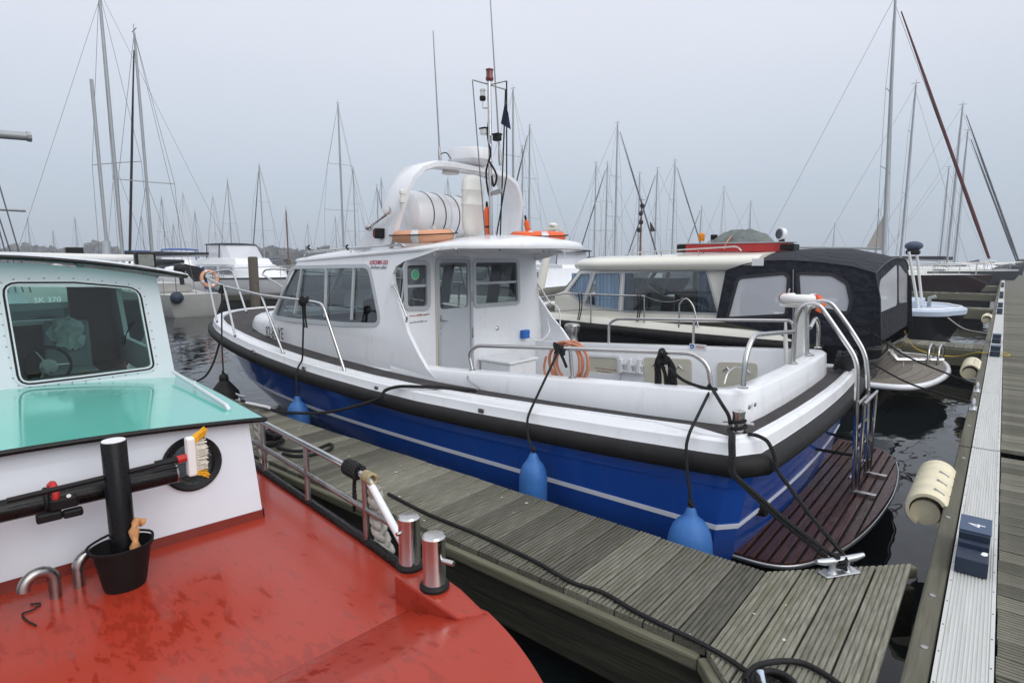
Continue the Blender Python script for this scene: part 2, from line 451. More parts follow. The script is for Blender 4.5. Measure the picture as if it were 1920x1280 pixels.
mx = n.new('ShaderNodeMix'); mx.data_type = 'RGBA'; mx.inputs['A'].default_value = (0.37, 0.037, 0.018, 1); mx.inputs['B'].default_value = (0.30, 0.029, 0.014, 1)
l.new(mr.outputs[0], mx.inputs['Factor']); l.new(mx.outputs['Result'], b.inputs['Base Color'])
m2 = n.new('ShaderNodeMapRange'); m2.inputs['To Min'].default_value = 0.25; m2.inputs['To Max'].default_value = 0.10
l.new(mr.outputs[0], m2.inputs['Value']); l.new(m2.outputs[0], b.inputs['Roughness'])
bu = n.new('ShaderNodeBump'); bu.inputs['Strength'].default_value = 0.10; bu.inputs['Distance'].default_value = 0.004
n3 = n.new('ShaderNodeTexNoise'); n3.inputs['Scale'].default_value = 5.0; l.new(tc.outputs['Object'], n3.inputs['Vector'])
l.new(n3.outputs['Fac'], bu.inputs['Height']); l.new(bu.outputs[0], b.inputs['Normal'])

# harbour water
m = mat('water', (0.006, 0.009, 0.010), 0.03, spec=0.5, ior=1.333)
n, l = m.node_tree.nodes, m.node_tree.links
b = n['Principled BSDF']
tc = n.new('ShaderNodeTexCoord')
mp = n.new('ShaderNodeMapping'); mp.inputs['Scale'].default_value = (1.0, 0.55, 1); mp.inputs['Rotation'].default_value = (0, 0, R(35))
l.new(tc.outputs['Object'], mp.inputs[0])
na = n.new('ShaderNodeTexNoise'); na.inputs['Scale'].default_value = 2.6; na.inputs['Detail'].default_value = 2; l.new(mp.outputs[0], na.inputs['Vector'])
nb = n.new('ShaderNodeTexNoise'); nb.inputs['Scale'].default_value = 0.5; nb.inputs['Detail'].default_value = 2; l.new(mp.outputs[0], nb.inputs['Vector'])
ad = n.new('ShaderNodeMath'); ad.operation = 'MULTIPLY_ADD'; ad.inputs[1].default_value = 1.6; l.new(nb.outputs['Fac'], ad.inputs[0]); l.new(na.outputs['Fac'], ad.inputs[2])
bu = n.new('ShaderNodeBump'); bu.inputs['Strength'].default_value = 0.35; bu.inputs['Distance'].default_value = 0.05
l.new(ad.outputs[0], bu.inputs['Height']); l.new(bu.outputs[0], b.inputs['Normal'])

def braid(name, scale=160.0, amt=0.9):
    m = M[name]; n, l = m.node_tree.nodes, m.node_tree.links
    tc = n.new('ShaderNodeTexCoord'); wv = n.new('ShaderNodeTexWave'); wv.bands_direction = 'DIAGONAL'; wv.inputs['Scale'].default_value = scale; wv.inputs['Distortion'].default_value = 1.0
    bu = n.new('ShaderNodeBump'); bu.inputs['Strength'].default_value = amt; bu.inputs['Distance'].default_value = 0.006
    l.new(tc.outputs['Object'], wv.inputs['Vector']); l.new(wv.outputs['Fac'], bu.inputs['Height']); l.new(bu.outputs[0], n['Principled BSDF'].inputs['Normal'])
    mr = n.new('ShaderNodeMapRange'); mr.inputs['To Min'].default_value = 0.35; mr.inputs['To Max'].default_value = 2.2
    mx = n.new('ShaderNodeMix'); mx.data_type = 'RGBA'; mx.blend_type = 'MULTIPLY'; mx.inputs['Factor'].default_value = 1
    c = n['Principled BSDF'].inputs['Base Color']
    if c.links: l.new(c.links[0].from_socket, mx.inputs['A'])
    else: mx.inputs['A'].default_value = c.default_value
    l.new(wv.outputs['Fac'], mr.inputs['Value']); l.new(mr.outputs[0], mx.inputs['B']); l.new(mx.outputs['Result'], c)
braid('black_rope', 28.0)

for nm_ in ('navy_cloth', 'tarp'):
    for nd_ in M[nm_].node_tree.nodes:
        if nd_.type == 'BUMP': nd_.inputs['Distance'].default_value = 0.06
# ============================================================ SETTING
DECK = 0.55
w = MB(); w.add([(-1500,-1500,0),(1500,-1500,0),(1500,1500,0),(-1500,1500,0)], [(0,1,2,3)])
struct(w.build('water', 'water', loc=(0,0,0)))

def ridged(wd, th, n, gw=0.0085, gd=0.007):
    """top profile of a milled plank across its width, then the underside"""
    pts = [(-wd/2, -th), (-wd/2, -0.003), (-wd/2+0.003, 0)]
    step = wd/(n+1)
    for i in range(1, n+1):
        c = -wd/2+step*i
        pts += [(c-gw/2, 0), (c-gw/2+0.0015, -gd), (c+gw/2-0.0015, -gd), (c+gw/2, 0)]
    pts += [(wd/2-0.003, 0), (wd/2, -0.003), (wd/2, -th)]
    return pts
PROF = ridged(0.139, 0.035, 5)
PITCHW = 0.149

# ---- the finger jetty between the red boat and the blue boat
FY0, FY1 = 2.31, 3.13
fj = thing('finger_jetty', 'narrow weathered grey plank finger jetty between red boat and blue boat', 'jetty', (-4, 2.72, 0))
def std_plank_mesh(axis, length, material, name):
    mb = MB()
    if axis == 'y': rings = [[(x, y, z) for x, z in PROF] for y in (-length/2, length/2)]
    else: rings = [[(y, x, z) for x, z in PROF] for y in (-length/2, length/2)]
    mb.loft(rings, True, True, True)
    me = bpy.data.meshes.new(name); me.from_pydata([tuple(v) for v in mb.v], [], mb.f)
    bm = bmesh.new(); bm.from_mesh(me); bmesh.ops.recalc_face_normals(bm, faces=bm.faces); bm.to_mesh(me); bm.free()
    me.materials.append(M[material]); return me
pm = std_plank_mesh('y', FY1-FY0, 'plank_y', 'plank')
x = -0.245 - PITCHW/2; k = 0
while x > -7.25:
    xa, xb = x-0.0715, x+0.0715
    if xb > -0.86:
        ext = lambda q: max(0.0, q+0.84)*1.02
        mb = MB()
        mb.loft([[(x+px, FY0-ext(x+px), DECK+pz) for px, pz in PROF], [(x+px, FY1+ext(x+px), DECK+pz) for px, pz in PROF]], True, True, True)
        mb.build('plank', 'plank_y', fj)
    else:
        o = bpy.data.objects.new('plank', pm); col.objects.link(o); o.parent = fj
        o.location = (x+4+random.uniform(-.001,.001), (FY0+FY1)/2-2.72+random.uniform(-.004,.004), DECK+random.uniform(-.002,.002))
        o.rotation_euler = (0, random.uniform(-.004,.004), random.uniform(-.003,.003))
    x -= PITCHW; k += 1
# screw heads in two rows near each edge
sc = MB()
x = -0.9 - PITCHW/2
while x > -5.5:
    for y in (FY0+0.05, FY1-0.05):
        for dx in (-0.04, 0.04):
            sc.lathe([(0.006, 0), (0.006, 0.0015)], (x+dx, y, DECK+0.0005), n=6)
    x -= PITCHW
sc.build('screw', 'steel_dull', fj)['kind'] = 'stuff'
def bar(mb, p, q, wd, z0, z1):
    p, q = Vector((*p, 0)), Vector((*q, 0)); t = (q-p).normalized(); nn = Vector((-t.y, t.x, 0))
    a = [p+nn*wd/2, q+nn*wd/2, q-nn*wd/2, p-nn*wd/2]
    return mb.prism([(v.x, v.y) for v in a], z0, z1)
for (ya, yb, s) in ((FY0-0.022, FY0+0.04, -1), (FY1+0.022, FY1-0.04, 1)):
    b = MB(); bar(b, (-7.25, ya), (-0.86, ya), 0.05, 0.455, 0.522); b.build('edge_board', 'beam_edge', fj, bevel=0.014)
    b = MB(); bar(b, (-7.25, yb), (-0.86, yb), 0.07, 0.16, 0.445); b.build('side_beam', 'beam', fj, bevel=0.01)
    b = MB(); bar(b, (-0.85, ya), (-0.235, ya+s*0.63), 0.045, 0.455, 0.522); b.build('edge_board', 'beam_edge', fj, bevel=0.012)
    b = MB(); bar(b, (-0.85, yb), (-0.235, yb+s*0.60), 0.06, 0.16, 0.445); b.build('side_beam', 'beam', fj, bevel=0.01)
b = MB(); bar(b, (-7.27, FY0), (-7.27, FY1), 0.05, 0.25, 0.53); b.build('end_board', 'beam', fj, bevel=0.01)
for xx in (-1.6, -4.0, -6.4):
    MB().box(xx-0.55, xx+0.55, FY0+0.12, FY1-0.12, -0.25, 0.18).build('float', 'black_plastic', fj, bevel=0.04)

# ---- the long main jetty
mj = thing('main_jetty', 'long grey plank main jetty with white ribbed metal strip along its edge', 'jetty', (1.0, 40, 0))
pm2 = std_plank_mesh('x', 2.3, 'plank_x', 'plank')
y = -0.6; k = 0; GAP = 6.45
while k < 298:
    if abs(y-GAP) > 0.11:
        o = bpy.data.objects.new('plank', pm2); col.objects.link(o); o.parent = mj
        o.location = (0.118+1.15-1.0+random.uniform(-.003,.003), y-40, DECK+random.uniform(-.0025,.0025))
        o.rotation_euler = (random.uniform(-.008,.008), 0, random.uniform(-.0015,.0015)); k += 1
    y += PITCHW
rest = MB()
while y < 118:
    rest.loft([[(xx, y+a, DECK+zz) for a, zz in ((-.0715,-.03),(-.0715,0),(.0715,0),(.0715,-.03))] for xx in (0.118, 2.418)], True, True, True)
    y += PITCHW
rest.build('plank', 'plank_x', mj)['kind'] = 'stuff'
ys = [(-1.5, GAP-0.02), (GAP+0.02, 12.4), (12.43, 18.4), (18.43, 30), (30.03, 44), (44.03, 60), (60.03, 118)]
for ya, yb in ys:
    MB().box(-0.175, -0.088, ya, yb, 0.30, 0.562).build('kerb_timber', 'kerb_timber', mj, bevel=0.012)
    MB().box(-0.155, -0.10, ya, yb, 0.02, 0.29).build('side_beam', 'beam', mj, bevel=0.01)
sy = [-1.5, 2.25, GAP-0.012, 9.3, 12.4, 15.5, 18.6, 24, 30, 36, 44, 52, 60, 75, 95, 118]
for i in range(len(sy)-1):
    wd, n_ = 0.190, 11
    prof = [(-wd/2, -0.02), (-wd/2, 0.012), (-wd/2+0.014, 0.012)]
    for j in range(n_):
        c = -wd/2+0.022+(wd-0.044)*j/(n_-1)
        prof += [(c-0.0052, 0.006), (c-0.0022, 0.011), (c+0.0022, 0.011), (c+0.0052, 0.006)]
    prof += [(wd/2-0.014, 0.012), (wd/2, 0.012), (wd/2, -0.02)]
    a, b_ = sy[i]+0.004+(0.03 if abs(sy[i]-GAP) < 0.05 else 0), sy[i+1]-0.004
    MB().loft([[(0.0145+px, yy, DECK+0.006+pz) for px, pz in prof] for yy in (a, b_)], True, True, True).build('metal_strip', 'strip_alu', mj)
for yy in (2.1, 2.35, 2.9, 3.4, 4.55, 6.05, 7.3, 9.1):
    MB().lathe([(0.016, 0), (0.015, 0.004), (0.008, 0.007)], (-0.132+random.uniform(-.012,.012), yy, 0.562), n=12).build('bolt', 'steel_dull', mj, smooth=40)
hs = MB()
for i in range(40):
    yy = 1.7+i*0.24
    for xx in (-0.072, 0.100): hs.lathe([(0.0035, 0), (0.003, 0.002)], (xx, yy, DECK+0.018), n=6)
hs.build('screw', 'ink_black', mj)['kind'] = 'stuff'
MB().box(-0.06, 2.35, -1.5, 118, -0.2, 0.42).build('float', 'black_plastic', mj)
MB().box(2.42, 2.52, -1.5, 118, 0.3, 0.56).build('kerb_timber', 'kerb_timber', mj)

# ---- fingers further along the main jetty
def far_finger(yc_, lab):
    t = thing('finger_jetty', lab, 'jetty', (-4, yc_, 0))
    x = -0.25
    me = pm
    while x > -8.5:
        o = bpy.data.objects.new('plank', me); col.objects.link(o); o.parent = t; o.location = (x+4, 0, DECK); x -= PITCHW
    for s in (-1, 1):
        MB().box(-8.6, -0.2, yc_+s*0.43-0.03, yc_+s*0.43+0.03, 0.2, 0.52).build('side_beam', 'beam_edge', t, bevel=0.01)
    MB().box(-8.4, -0.4, yc_-0.3, yc_+0.3, -0.2, 0.16).build('float', 'black_plastic', t)
    return t
far_finger(14.4, 'plank finger jetty just beyond the cream cruiser with blue canopy')
far_finger(26.1, 'plank finger jetty beyond the light blue decked boat')
far_finger(37.8, 'plank finger jetty in front of the maroon yacht')
far_finger(49.5, 'plank finger jetty behind the maroon yacht')

# ---- breakwater at the jetty's end, shore with trees far off
br = MB(); rng = random.Random(3)
for i in range(420):
    xx, yy = rng.uniform(-6, 140), rng.uniform(124, 134)
    s = rng.uniform(0.5, 1.3); zz = 0.2+1.7*(1-abs(yy-129)/5)*rng.uniform(0.6, 1)
    br.obox((xx, yy, zz), Vector((rng.uniform(.5,1), rng.uniform(-.5,.5), rng.uniform(-.4,.4)))*s, Vector((rng.uniform(-.4,.4), rng.uniform(.5,.9), rng.uniform(-.3,.3)))*s, Vector((rng.uniform(-.3,.3), rng.uniform(-.3,.3), rng.uniform(.4,.7)))*s)
tag(br.build('breakwater', 'stone'), 'low dark rubble stone breakwater at the far end of the main jetty', 'breakwater')['kind'] = 'stuff'
tr = MB(); rng = random.Random(5)
for i in range(2600):
    t = rng.random(); d = rng.uniform(260, 330)
    px = -500+t*1480
    hgt = (7+5*math.sin(px*0.013)+3*math.sin(px*0.041))*(0.75 if px < 620 else 0.45)
    p = PD(px, d)
    s = rng.uniform(0.7, 1.9)
    z = rng.uniform(0.4, max(1.4, hgt))
    a = rng.uniform(0, 6.28)
    tr.obox((p.x, p.y, z), Vector((math.cos(a), math.sin(a), rng.uniform(-.5,.5)))*s, Vector((-math.sin(a), math.cos(a), rng.uniform(-.5,.5)))*s*0.7, Vector((rng.uniform(-.4,.4), rng.uniform(-.4,.4), 1))*s*0.6)
o = tr.build('far_treeline', 'far_trees'); o['kind'] = 'stuff'; tag(o, 'faint grey line of bare trees on the far shore', 'trees')
sh = MB()
for px0, px1, d in ((-700, 1400, 340),):
    pts = [PD(px, d) for px in range(px0, px1+1, 100)]
    for i in range(len(pts)-1):
        a, b_ = pts[i], pts[i+1]
        sh.add([(a.x,a.y,-.5),(b_.x,b_.y,-.5),(b_.x,b_.y,1.6),(a.x,a.y,1.6), (a.x*1.2,a.y*1.2,1.8),(b_.x*1.2,b_.y*1.2,1.8)], [(0,1,2,3),(3,2,5,4)])
struct(sh.build('far_bank', 'far_trees'))

sp_ = MB(); rg_ = random.Random(21)
for i in range(24):
    xx, yy_ = rg_.uniform(-6.5,-.4), rg_.uniform(FY0+.05,FY1-.05); r0 = rg_.uniform(.004,.011)
    sp_.add([(xx+r0*rg_.uniform(.6,1.3)*math.cos(a), yy_+r0*rg_.uniform(.6,1.6)*math.sin(a), DECK+.0035) for a in [2*math.pi*k/7 for k in range(7)]], [tuple(range(7))])
for i in range(36):
    xx, yy_ = rg_.uniform(.2,2.3), rg_.uniform(1.2,14); r0 = rg_.uniform(.004,.012)
    sp_.add([(xx+r0*rg_.uniform(.6,1.6)*math.cos(a), yy_+r0*rg_.uniform(.6,1.3)*math.sin(a), DECK+.0045) for a in [2*math.pi*k/7 for k in range(7)]], [tuple(range(7))])
o = sp_.build('bird_droppings', 'hatch_beige', loc=(0,0,0), normals=False); o['kind'] = 'stuff'; tag(o, 'small pale bird droppings scattered on the jetty planks', 'droppings')
# ============================================================ THE BLUE AND WHITE PILOT BOAT
YC = 5.15
bb = thing('pilot_boat', 'blue and white motor boat with pilothouse, black rubber rail and boarding ladder', 'motor boat', (-5.5, YC, 0))
def sheer(X):
    pts = [(-0.9,1.04),(-2,0.985),(-3,0.95),(-4,0.935),(-5,0.95),(-6,0.99),(-7,1.055),(-8,1.135),(-9,1.215),(-10.4,1.29)]
    if X >= pts[0][0]: return pts[0][1]
    for (a, za), (b, zb) in zip(pts, pts[1:]):
        if b <= X <= a:
            t = (a-X)/(a-b); return za+(zb-za)*t
    return pts[-1][1]
US = [0, .012, .03, .06, .1, .16, .24, .32, .4, .48, .55, .62, .68, .735, .785, .83, .87, .905, .935, .96, .98, .993]
def outline(Xt, Xb, B, p, q, bulge=0.06, corner=0.12, ntr=7):
    near, far = [], []
    for u in US:
        X = Xt+u*(Xb-Xt); b = B*max(1-u**p, 0.0)**q
        d = (Xt-X)
        if d < corner and corner > 0:
            b -= corner*(1-math.sqrt(max(0, 1-(1-d/corner)**2)))
        b *= 1-0.02*max(0, 1-d/3.0)
        near.append((X, YC-b)); far.append((X, YC+b))
    tip = (Xb, YC)
    b0 = YC-near[0][1]
    tr = []
    for i in range(1, ntr):
        y = b0-2*b0*i/ntr
        tr.append((Xt+bulge*(1-(y/b0)**2), YC+y))
    return near+[tip]+far[::-1]+tr
def ring3(ol, zf): return [Vector((x, y, zf(x))) for x, y in ol]
HL = [dict(Xt=-1.32, Xb=-8.4, B=1.25, p=2.4, q=.8, z=lambda X: -0.35),
      dict(Xt=-1.25, Xb=-9.0, B=1.52, p=3.0, q=.6, z=lambda X: 0.02),
      dict(Xt=-1.17, Xb=-9.65, B=1.635, p=4.3, q=.5, z=lambda X: 0.50+0.012*max(0,-6-X)),
      dict(Xt=-1.16, Xb=-9.68, B=1.64, p=4.35, q=.5, z=lambda X: 0.535+0.012*max(0,-6-X)),
      dict(Xt=-1.11, Xb=-9.95, B=1.672, p=5.0, q=.5, z=lambda X: sheer(X)-0.225),
      dict(Xt=-1.09, Xb=-9.98, B=1.692, p=5.1, q=.5, z=lambda X: sheer(X)-0.215),
      dict(Xt=-1.04, Xb=-10.22, B=1.715, p=6.0, q=.5, z=lambda X: sheer(X)-0.05)]
def hring(d, off=0.0): return ring3(outline(d['Xt']+off, d['Xb']-off, d['B']+off, d['p'], d['q']), d['z'])
hull = MB(); hull.loft([hring(d) for d in HL], True, True, False)
hull.build('hull', 'navy_blue', bb, smooth=28)
st = MB(); st.loft([hring(HL[2], -0.002), hring(HL[2], 0.005), hring(HL[3], 0.005), hring(HL[3], -0.002)], True)
st.build('waterline_stripe', 'stripe_white', bb, smooth=40)
def off(d, dz, p=6.0):
    return ring3(outline(-1.03-d, -10.27+d, 1.735-d, p, .5, corner=max(0.16-d*0.3, 0.05)), lambda X: sheer(X)+dz)
# rubber rail round the whole sheer
rl = MB()
ol = outline(-1.02, -10.27, 1.735, 6.0, .5, corner=0.16)
pts = [Vector((x, y, sheer(x)-0.06)) for x, y in ol]
rings = []
cen = Vector((-5.5, YC, 1.0)); m_ = len(pts)
for i, p in enumerate(pts):
    t = (pts[(i+1) % m_]-pts[i-1]); t.z = 0; t.normalize(); nn = Vector((t.y, -t.x, 0))
    if nn.dot(p-cen) < 0: nn = -nn
    rings.append([p+nn*a+Vector((0,0,b)) for a, b in ((-.03,.065),(.02,.066),(.05,.05),(.066,.015),(.062,-.025),(.04,-.055),(.0,-.066),(-.03,-.066))])
rings.append(rings[0]); rl.loft(rings, True); rl.build('rubber_rail', 'rubber', bb, smooth=50)
# white gunwale and deck
def offv(d, dz):
    a, b = off(d,dz), off(d+.12,dz); o = []
    for p, q in zip(a,b):
        X = p.x; t = 0 if X < -4.6 else (X+4.6)/2.4*.6 if X < -2.2 else .6 if X < -1.45 else -0.6
        o.append(p.lerp(q, t))
    return o
gw = MB(); gw.loft([off(.02,-.03), off(.004,.002), off(.010,.010), off(.026,.078), off(.04,.088), offv(.135,.094), offv(.140,.106), offv(.160,.107), offv(.168,.082), offv(.170,.078), off(.6,.078)], True)
gw.build('gunwale', 'gelcoat', bb, smooth=24)
dk = MB(); a, b = offv(.172,.083), off(.50,.083)
n_ = len(a); keep = [i for i in range(n_)]
for i in range(n_):
    j = (i+1) % n_
    dk.add([a[i], a[j], b[j], b[i]], [(0,1,2,3)])
k0 = len(US)
for i in range(11, k0):                       # foredeck from side to side
    p, q = b[i], b[i+1]
    mi, mj = b[2*k0-i], b[2*k0-i-1]
    dk.add([p, q, mj, mi], [(0,1,2,3)])
dk.build('anti_slip_deck', 'anti_slip', bb)
fd = MB(); a = off(.55,.075)
for i in range(8, k0): fd.add([a[i], a[i+1], a[2*k0-i-1], a[2*k0-i]], [(0,1,2,3)])
fd.build('deck', 'gelcoat', bb)
# small toe-rail mounts and vents along the gunwale
for px, py in ((474,655),(570,689),(707,733),(903,776)):
    p = PY(px, py, 3.44)
    b = sheer(p.x)
    MB().box(p.x-.03, p.x+.03, YC-1.722, YC-1.695, b+.015, b+.05).build('drain_vent', 'steel_dull', bb, bevel=.004)

# ---- coaming round the cockpit
def ctop(X): return 1.135+0.19*min(1, max(0, (X+4.3)/3.0))
path = []
for u in [(-4.9+0.3*i) for i in range(12)]: path.append((u, -1))
def cpath(d):
    Xe, b = -1.24-d, 1.285-d
    near = [(x, YC-b) for x in (-4.9,-4.5,-4.2,-3.8,-3.3,-2.8,-2.3,-1.8,-1.55)]
    cor = [(Xe-.12, YC-b+.0), (Xe-.05, YC-b+.05), (Xe-.0, YC-b+.16)]
    mid = [(Xe+0.04*(1-(t/b)**2), YC+t) for t in (-.9,-.45,0,.45,.9)]
    far = [(Xe, YC+b-.16), (Xe-.05, YC+b-.05), (Xe-.12, YC+b)]+[(x, YC+b) for x, _ in near[::-1]]
    return near+cor+mid+far
cm = MB()
cm.loft([[Vector((x,y,sheer(x)+.05)) for x,y in cpath(0)], [Vector((x,y,sheer(x)+.09)) for x,y in cpath(0)],
         [Vector((x,y,ctop(x)-.016)) for x,y in cpath(.012)], [Vector((x,y,ctop(x))) for x,y in cpath(.03)],
         [Vector((x,y,ctop(x))) for x,y in cpath(.155)], [Vector((x,y,ctop(x)-.02)) for x,y in cpath(.17)],
         [Vector((x,y,.42)) for x,y in cpath(.175)]], False)
cm.build('coaming', 'gelcoat', bb, smooth=50)
MB().box(-4.8, -1.38, YC-1.12, YC+1.12, .38, .425).build('cockpit_floor', 'anti_slip', bb)
# ---- trunk nose forward of the windscreen
def tring(Xb, B, z, p=6.0):
    o = []
    for u in [0,.12,.24,.36,.48,.58,.68,.77,.85,.91,.96,.985,.998]:
        X = -7.25+(Xb+7.25)*u; b = B*max(1-((X+4.8)/(Xb+4.8))**p, 0)**.5; o.append((X,b))
    return [Vector((X, YC-b, z(X))) for X,b in o]+[Vector((Xb,YC,z(Xb)))]+[Vector((X, YC+b, z(X))) for X,b in o[::-1]]
tk = MB()
tk.loft([tring(-9.1,1.278,lambda X: sheer(X)+.04), tring(-9.09,1.278,lambda X: sheer(X)+.07), tring(-9.03,1.272,lambda X: max(sheer(X)+.12,1.34)),
         tring(-8.98,1.262,lambda X: max(1.385,sheer(X)+.15)), tring(-8.9,1.235,lambda X: max(1.415,sheer(X)+.18)), tring(-8.75,1.19,lambda X: 1.435), tring(-8.4,1.0,lambda X: 1.45)], False, False, False)
r_ = tring(-8.4,1.0,lambda X: 1.45)
tk.f.append([len(tk.v)-len(r_)+i for i in range(len(r_))])
tk.build('trunk', 'gelcoat', bb, smooth=35)
fh = MB().lathe([(0.02,0),(0.03,.05),(0.028,.055)], PY(483,622,4.0)+V(0,-.01,0), (-.7,-.7,.1), n=10)
fh.build('horn', 'black_plastic', bb, smooth=40)
# ---- pilothouse sides (real openings, panes set in)
def b0(X): return 1.284*math.sqrt(max(0.05, 1-max(0,(-4.8-X)/4.3)**6))
def zr0(X): return 2.18+.052*min(2.6, max(0, X+6.9))
def sideY(X, z): return b0(X)-0.15*max(0, z-1.42)/.8-.02*max(0,min(1,(z-1.38)/.04))
def side(px, py):
    p = PY(px, py, 3.85)
    for _ in range(4): p = PY(px, py, YC-sideY(p.x, p.z))
    return (p.x, p.z)
win = [side(*q) for q in ((513,594),(547,502),(692,499),(714,609),(640,607),(545,599))]
wr = rpoly(win, [.07,.10,.10,.14,0,.1])
wing_top = [(-7.50,1.40),(-6.93,2.18),(-6.2,zr0(-6.2)),(-5.4,zr0(-5.4)),(-4.3,zr0(-4.3))]
near_out = [(-7.50,1.05)]+wing_top+[side(790,480), side(757,490), side(742,500), side(736,514), side(738,532), side(748,570), side(765,625), side(782,660), side(799,690)]
near_out += [(-4.2,1.05),(-5,1.0),(-6,1.02)]
def frame(mb, loop, fn, wd, proud, th):
    c = Vector((sum(p[0] for p in loop)/len(loop), sum(p[1] for p in loop)/len(loop)))
    n = len(loop)
    def offl(d):
        o = []
        for i in range(n):
            a, b, e = Vector(loop[i-1][:2]), Vector(loop[i][:2]), Vector(loop[(i+1)%n][:2])
            t = (e-a)
            if t.length < 1e-9: t = Vector((1,0))
            t.normalize(); nn = Vector((t.y,-t.x))
            if nn.dot(b-c) < 0: nn = -nn
            o.append(b+nn*d)
        return o
    A, B_ = offl(wd*0.6), offl(-wd*0.4)
    P = Vector(proud); T = Vector(th)
    rs = [[Vector(fn(p.x,p.y))+P for p in A], [Vector(fn(p.x,p.y))+P for p in B_], [Vector(fn(p.x,p.y))+T for p in B_], [Vector(fn(p.x,p.y)) for p in A]]
    return mb.loft(rs+[rs[0]], True)
for s, nm in ((-1,'near'),(1,'far')):
    fn = (lambda s: lambda X, z: (X, YC+s*sideY(X,z), z))(s)
    pl = MB().plate(near_out, [wr], fn, (0,-s*.04,0)); pl.build('pilothouse_side', 'gelcoat', bb, smooth=20)
    fr = frame(MB(), wr, fn, .045, (0,s*.008,0), (0,-s*.045,0)).build('window_frame', 'window_frame', bb, smooth=30)
    # panes between mullions
    cuts = [(side(551,600)[0], side(566,503)[0]), (side(609,600)[0], side(612,503)[0]), (side(659,600)[0], side(664,503)[0])]
    zb, zt_ = 1.40, 2.16
    def xat(c, z): return c[0]+(c[1]-c[0])*(z-1.5)/.6
    for c in cuts:
        a_, b_ = (xat(c,1.535), 1.535), (xat(c,2.115), 2.115)
        mb = MB(); pa, pb = Vector(fn(*a_)), Vector(fn(*b_))
        mb.obox((pa+pb)/2+V(0,s*.0,0), (pb-pa)/2, V(.011,0,0), V(0,.012,0)); mb.build('mullion', 'window_frame', fr)
    gl = MB(); gl.add([Vector(fn(p.x,p.y))+V(0,-s*.02,0) for p in wr], [list(range(len(wr)))])
    gl.build('pane', 'glass_tint', fr, normals=False)
# ---- windscreen across the front, with three lights
def wsf(y, t):            # t 0..1 from sill to head
    return (-7.50+.58*t-.12*(1-(y/1.2)**2), YC+y*(1-.1*t), 1.42+.76*t)
holes = [rpoly([(a,.12),(b,.12),(b,.88),(a,.88)], .05) for a, b in ((-1.1,-.42),(-.36,.36),(.42,1.1))]
sp = [(-1.2+2.4*i/12) for i in range(13)]
MB().plate([(y,0) for y in sp]+[(y,1) for y in sp[::-1]], holes, wsf, (.04,0,0)).build('windscreen_frame', 'gelcoat', bb, smooth=30)
for h in holes:
    g = MB(); g.add([Vector(wsf(*p))+V(.02,0,0) for p in h], [list(range(len(h)))]); g.build('windscreen', 'glass_tint', bb, normals=False)
# ---- aft bulkhead with door
XB = -4.8
def bh(px, py): p = PX(px, py, XB); return (p.y, p.z)
def rect(q, r): return rpoly([bh(*c) for c in q], r)
wl_ = rect(((759,494),(802,493),(803,577),(761,578)), .06)
wr_ = rect(((889,489),(970,489),(972,567),(890,573)), .05)
door = rect(((818,484),(882,484),(885,700),(825,700)), [.09,.09,0,0])
bh_out = [(YC-1.245,.42),(YC+1.245,.42),(YC+1.235,1.4),(YC+1.08,2.31),(YC-1.08,2.31),(YC-1.235,1.4)]
fB = lambda y, z: (XB, y, z)
MB().plate(bh_out, [wl_, wr_, door], fB, (-.04,0,0)).build('aft_bulkhead', 'gelcoat', bb)
for lp in (wl_, wr_):
    f = frame(MB(), lp, fB, .05, (.012,0,0), (-.03,0,0)).build('window_frame', 'window_frame', bb, smooth=30)
    g = MB(); g.add([V(XB-.015, p[0], p[1]) for p in lp], [list(range(len(lp)))]); g.build('pane', 'glass_tint', f, normals=False)
    ys_ = [p[0] for p in lp]; zs_ = [p[1] for p in lp]; zm = (min(zs_)+max(zs_))/2
    MB().box(XB-.03, XB-.005, min(ys_), max(ys_), zm-.014, zm+.014).build('rail_bar', 'window_frame', f)
d0 = bh(823,488); d1 = bh(884,700)
dr = frame(MB(), door, fB, .04, (.014,0,0), (-.03,0,0)).build('door_frame', 'window_frame', bb, smooth=30)
ya, yb = min(p[0] for p in door)+.015, max(p[0] for p in door)-.015
ztop = max(p[1] for p in door)-.02; zsil = bh(850,578)[1]; zb = min(p[1] for p in door)
mat('door_grey', (0.47,0.50,0.54), 0.45, var=0.06)
dp = MB().plate([(ya,zb),(yb,zb),(yb,ztop-.05),(yb-.05,ztop),(ya+.05,ztop),(ya,ztop-.05)], [rpoly([(ya+.035,zsil),(yb-.03,zsil),(yb-.03,ztop-.03),(ya+.035,ztop-.03)], .05)], lambda y,z: (XB-.005,y,z), (-.03,0,0)).build('door', 'door_grey', bb)
g = MB(); g.add([V(XB-.02,ya+.03,zsil-.01),V(XB-.02,yb-.03,zsil-.01),V(XB-.02,yb-.03,ztop-.02),V(XB-.02,ya+.03,ztop-.02)], [(0,1,2,3)]); g.build('pane', 'glass_clear', dp, normals=False)
hp = bh(832,600)
MB().box(XB-.004, XB+.010, ya+.02, ya+.05, hp[1]-.09, hp[1]+.06).tube([V(XB+.03,ya+.035,hp[1]),V(XB+.035,ya+.11,hp[1]-.005)], .008).build('handle', 'steel', dp, smooth=40)
MB().lathe([(.012,0),(.012,.008)], (XB-.004,ya+.035,hp[1]-.15), (1,0,0), n=10).build('lock', 'steel', dp)
for zz in (1.78, 1.35):
    MB().box(XB, XB+.018, yb+.005, yb+.03, zz-.06, zz+.06).build('hinge', 'steel_dull', dp)
mat('seal_cream', (0.55,0.52,0.42), 0.6)
MB().box(XB, XB+.012, ya-.045, ya-.025, zb, ztop-.12).build('seal', 'seal_cream', dp)
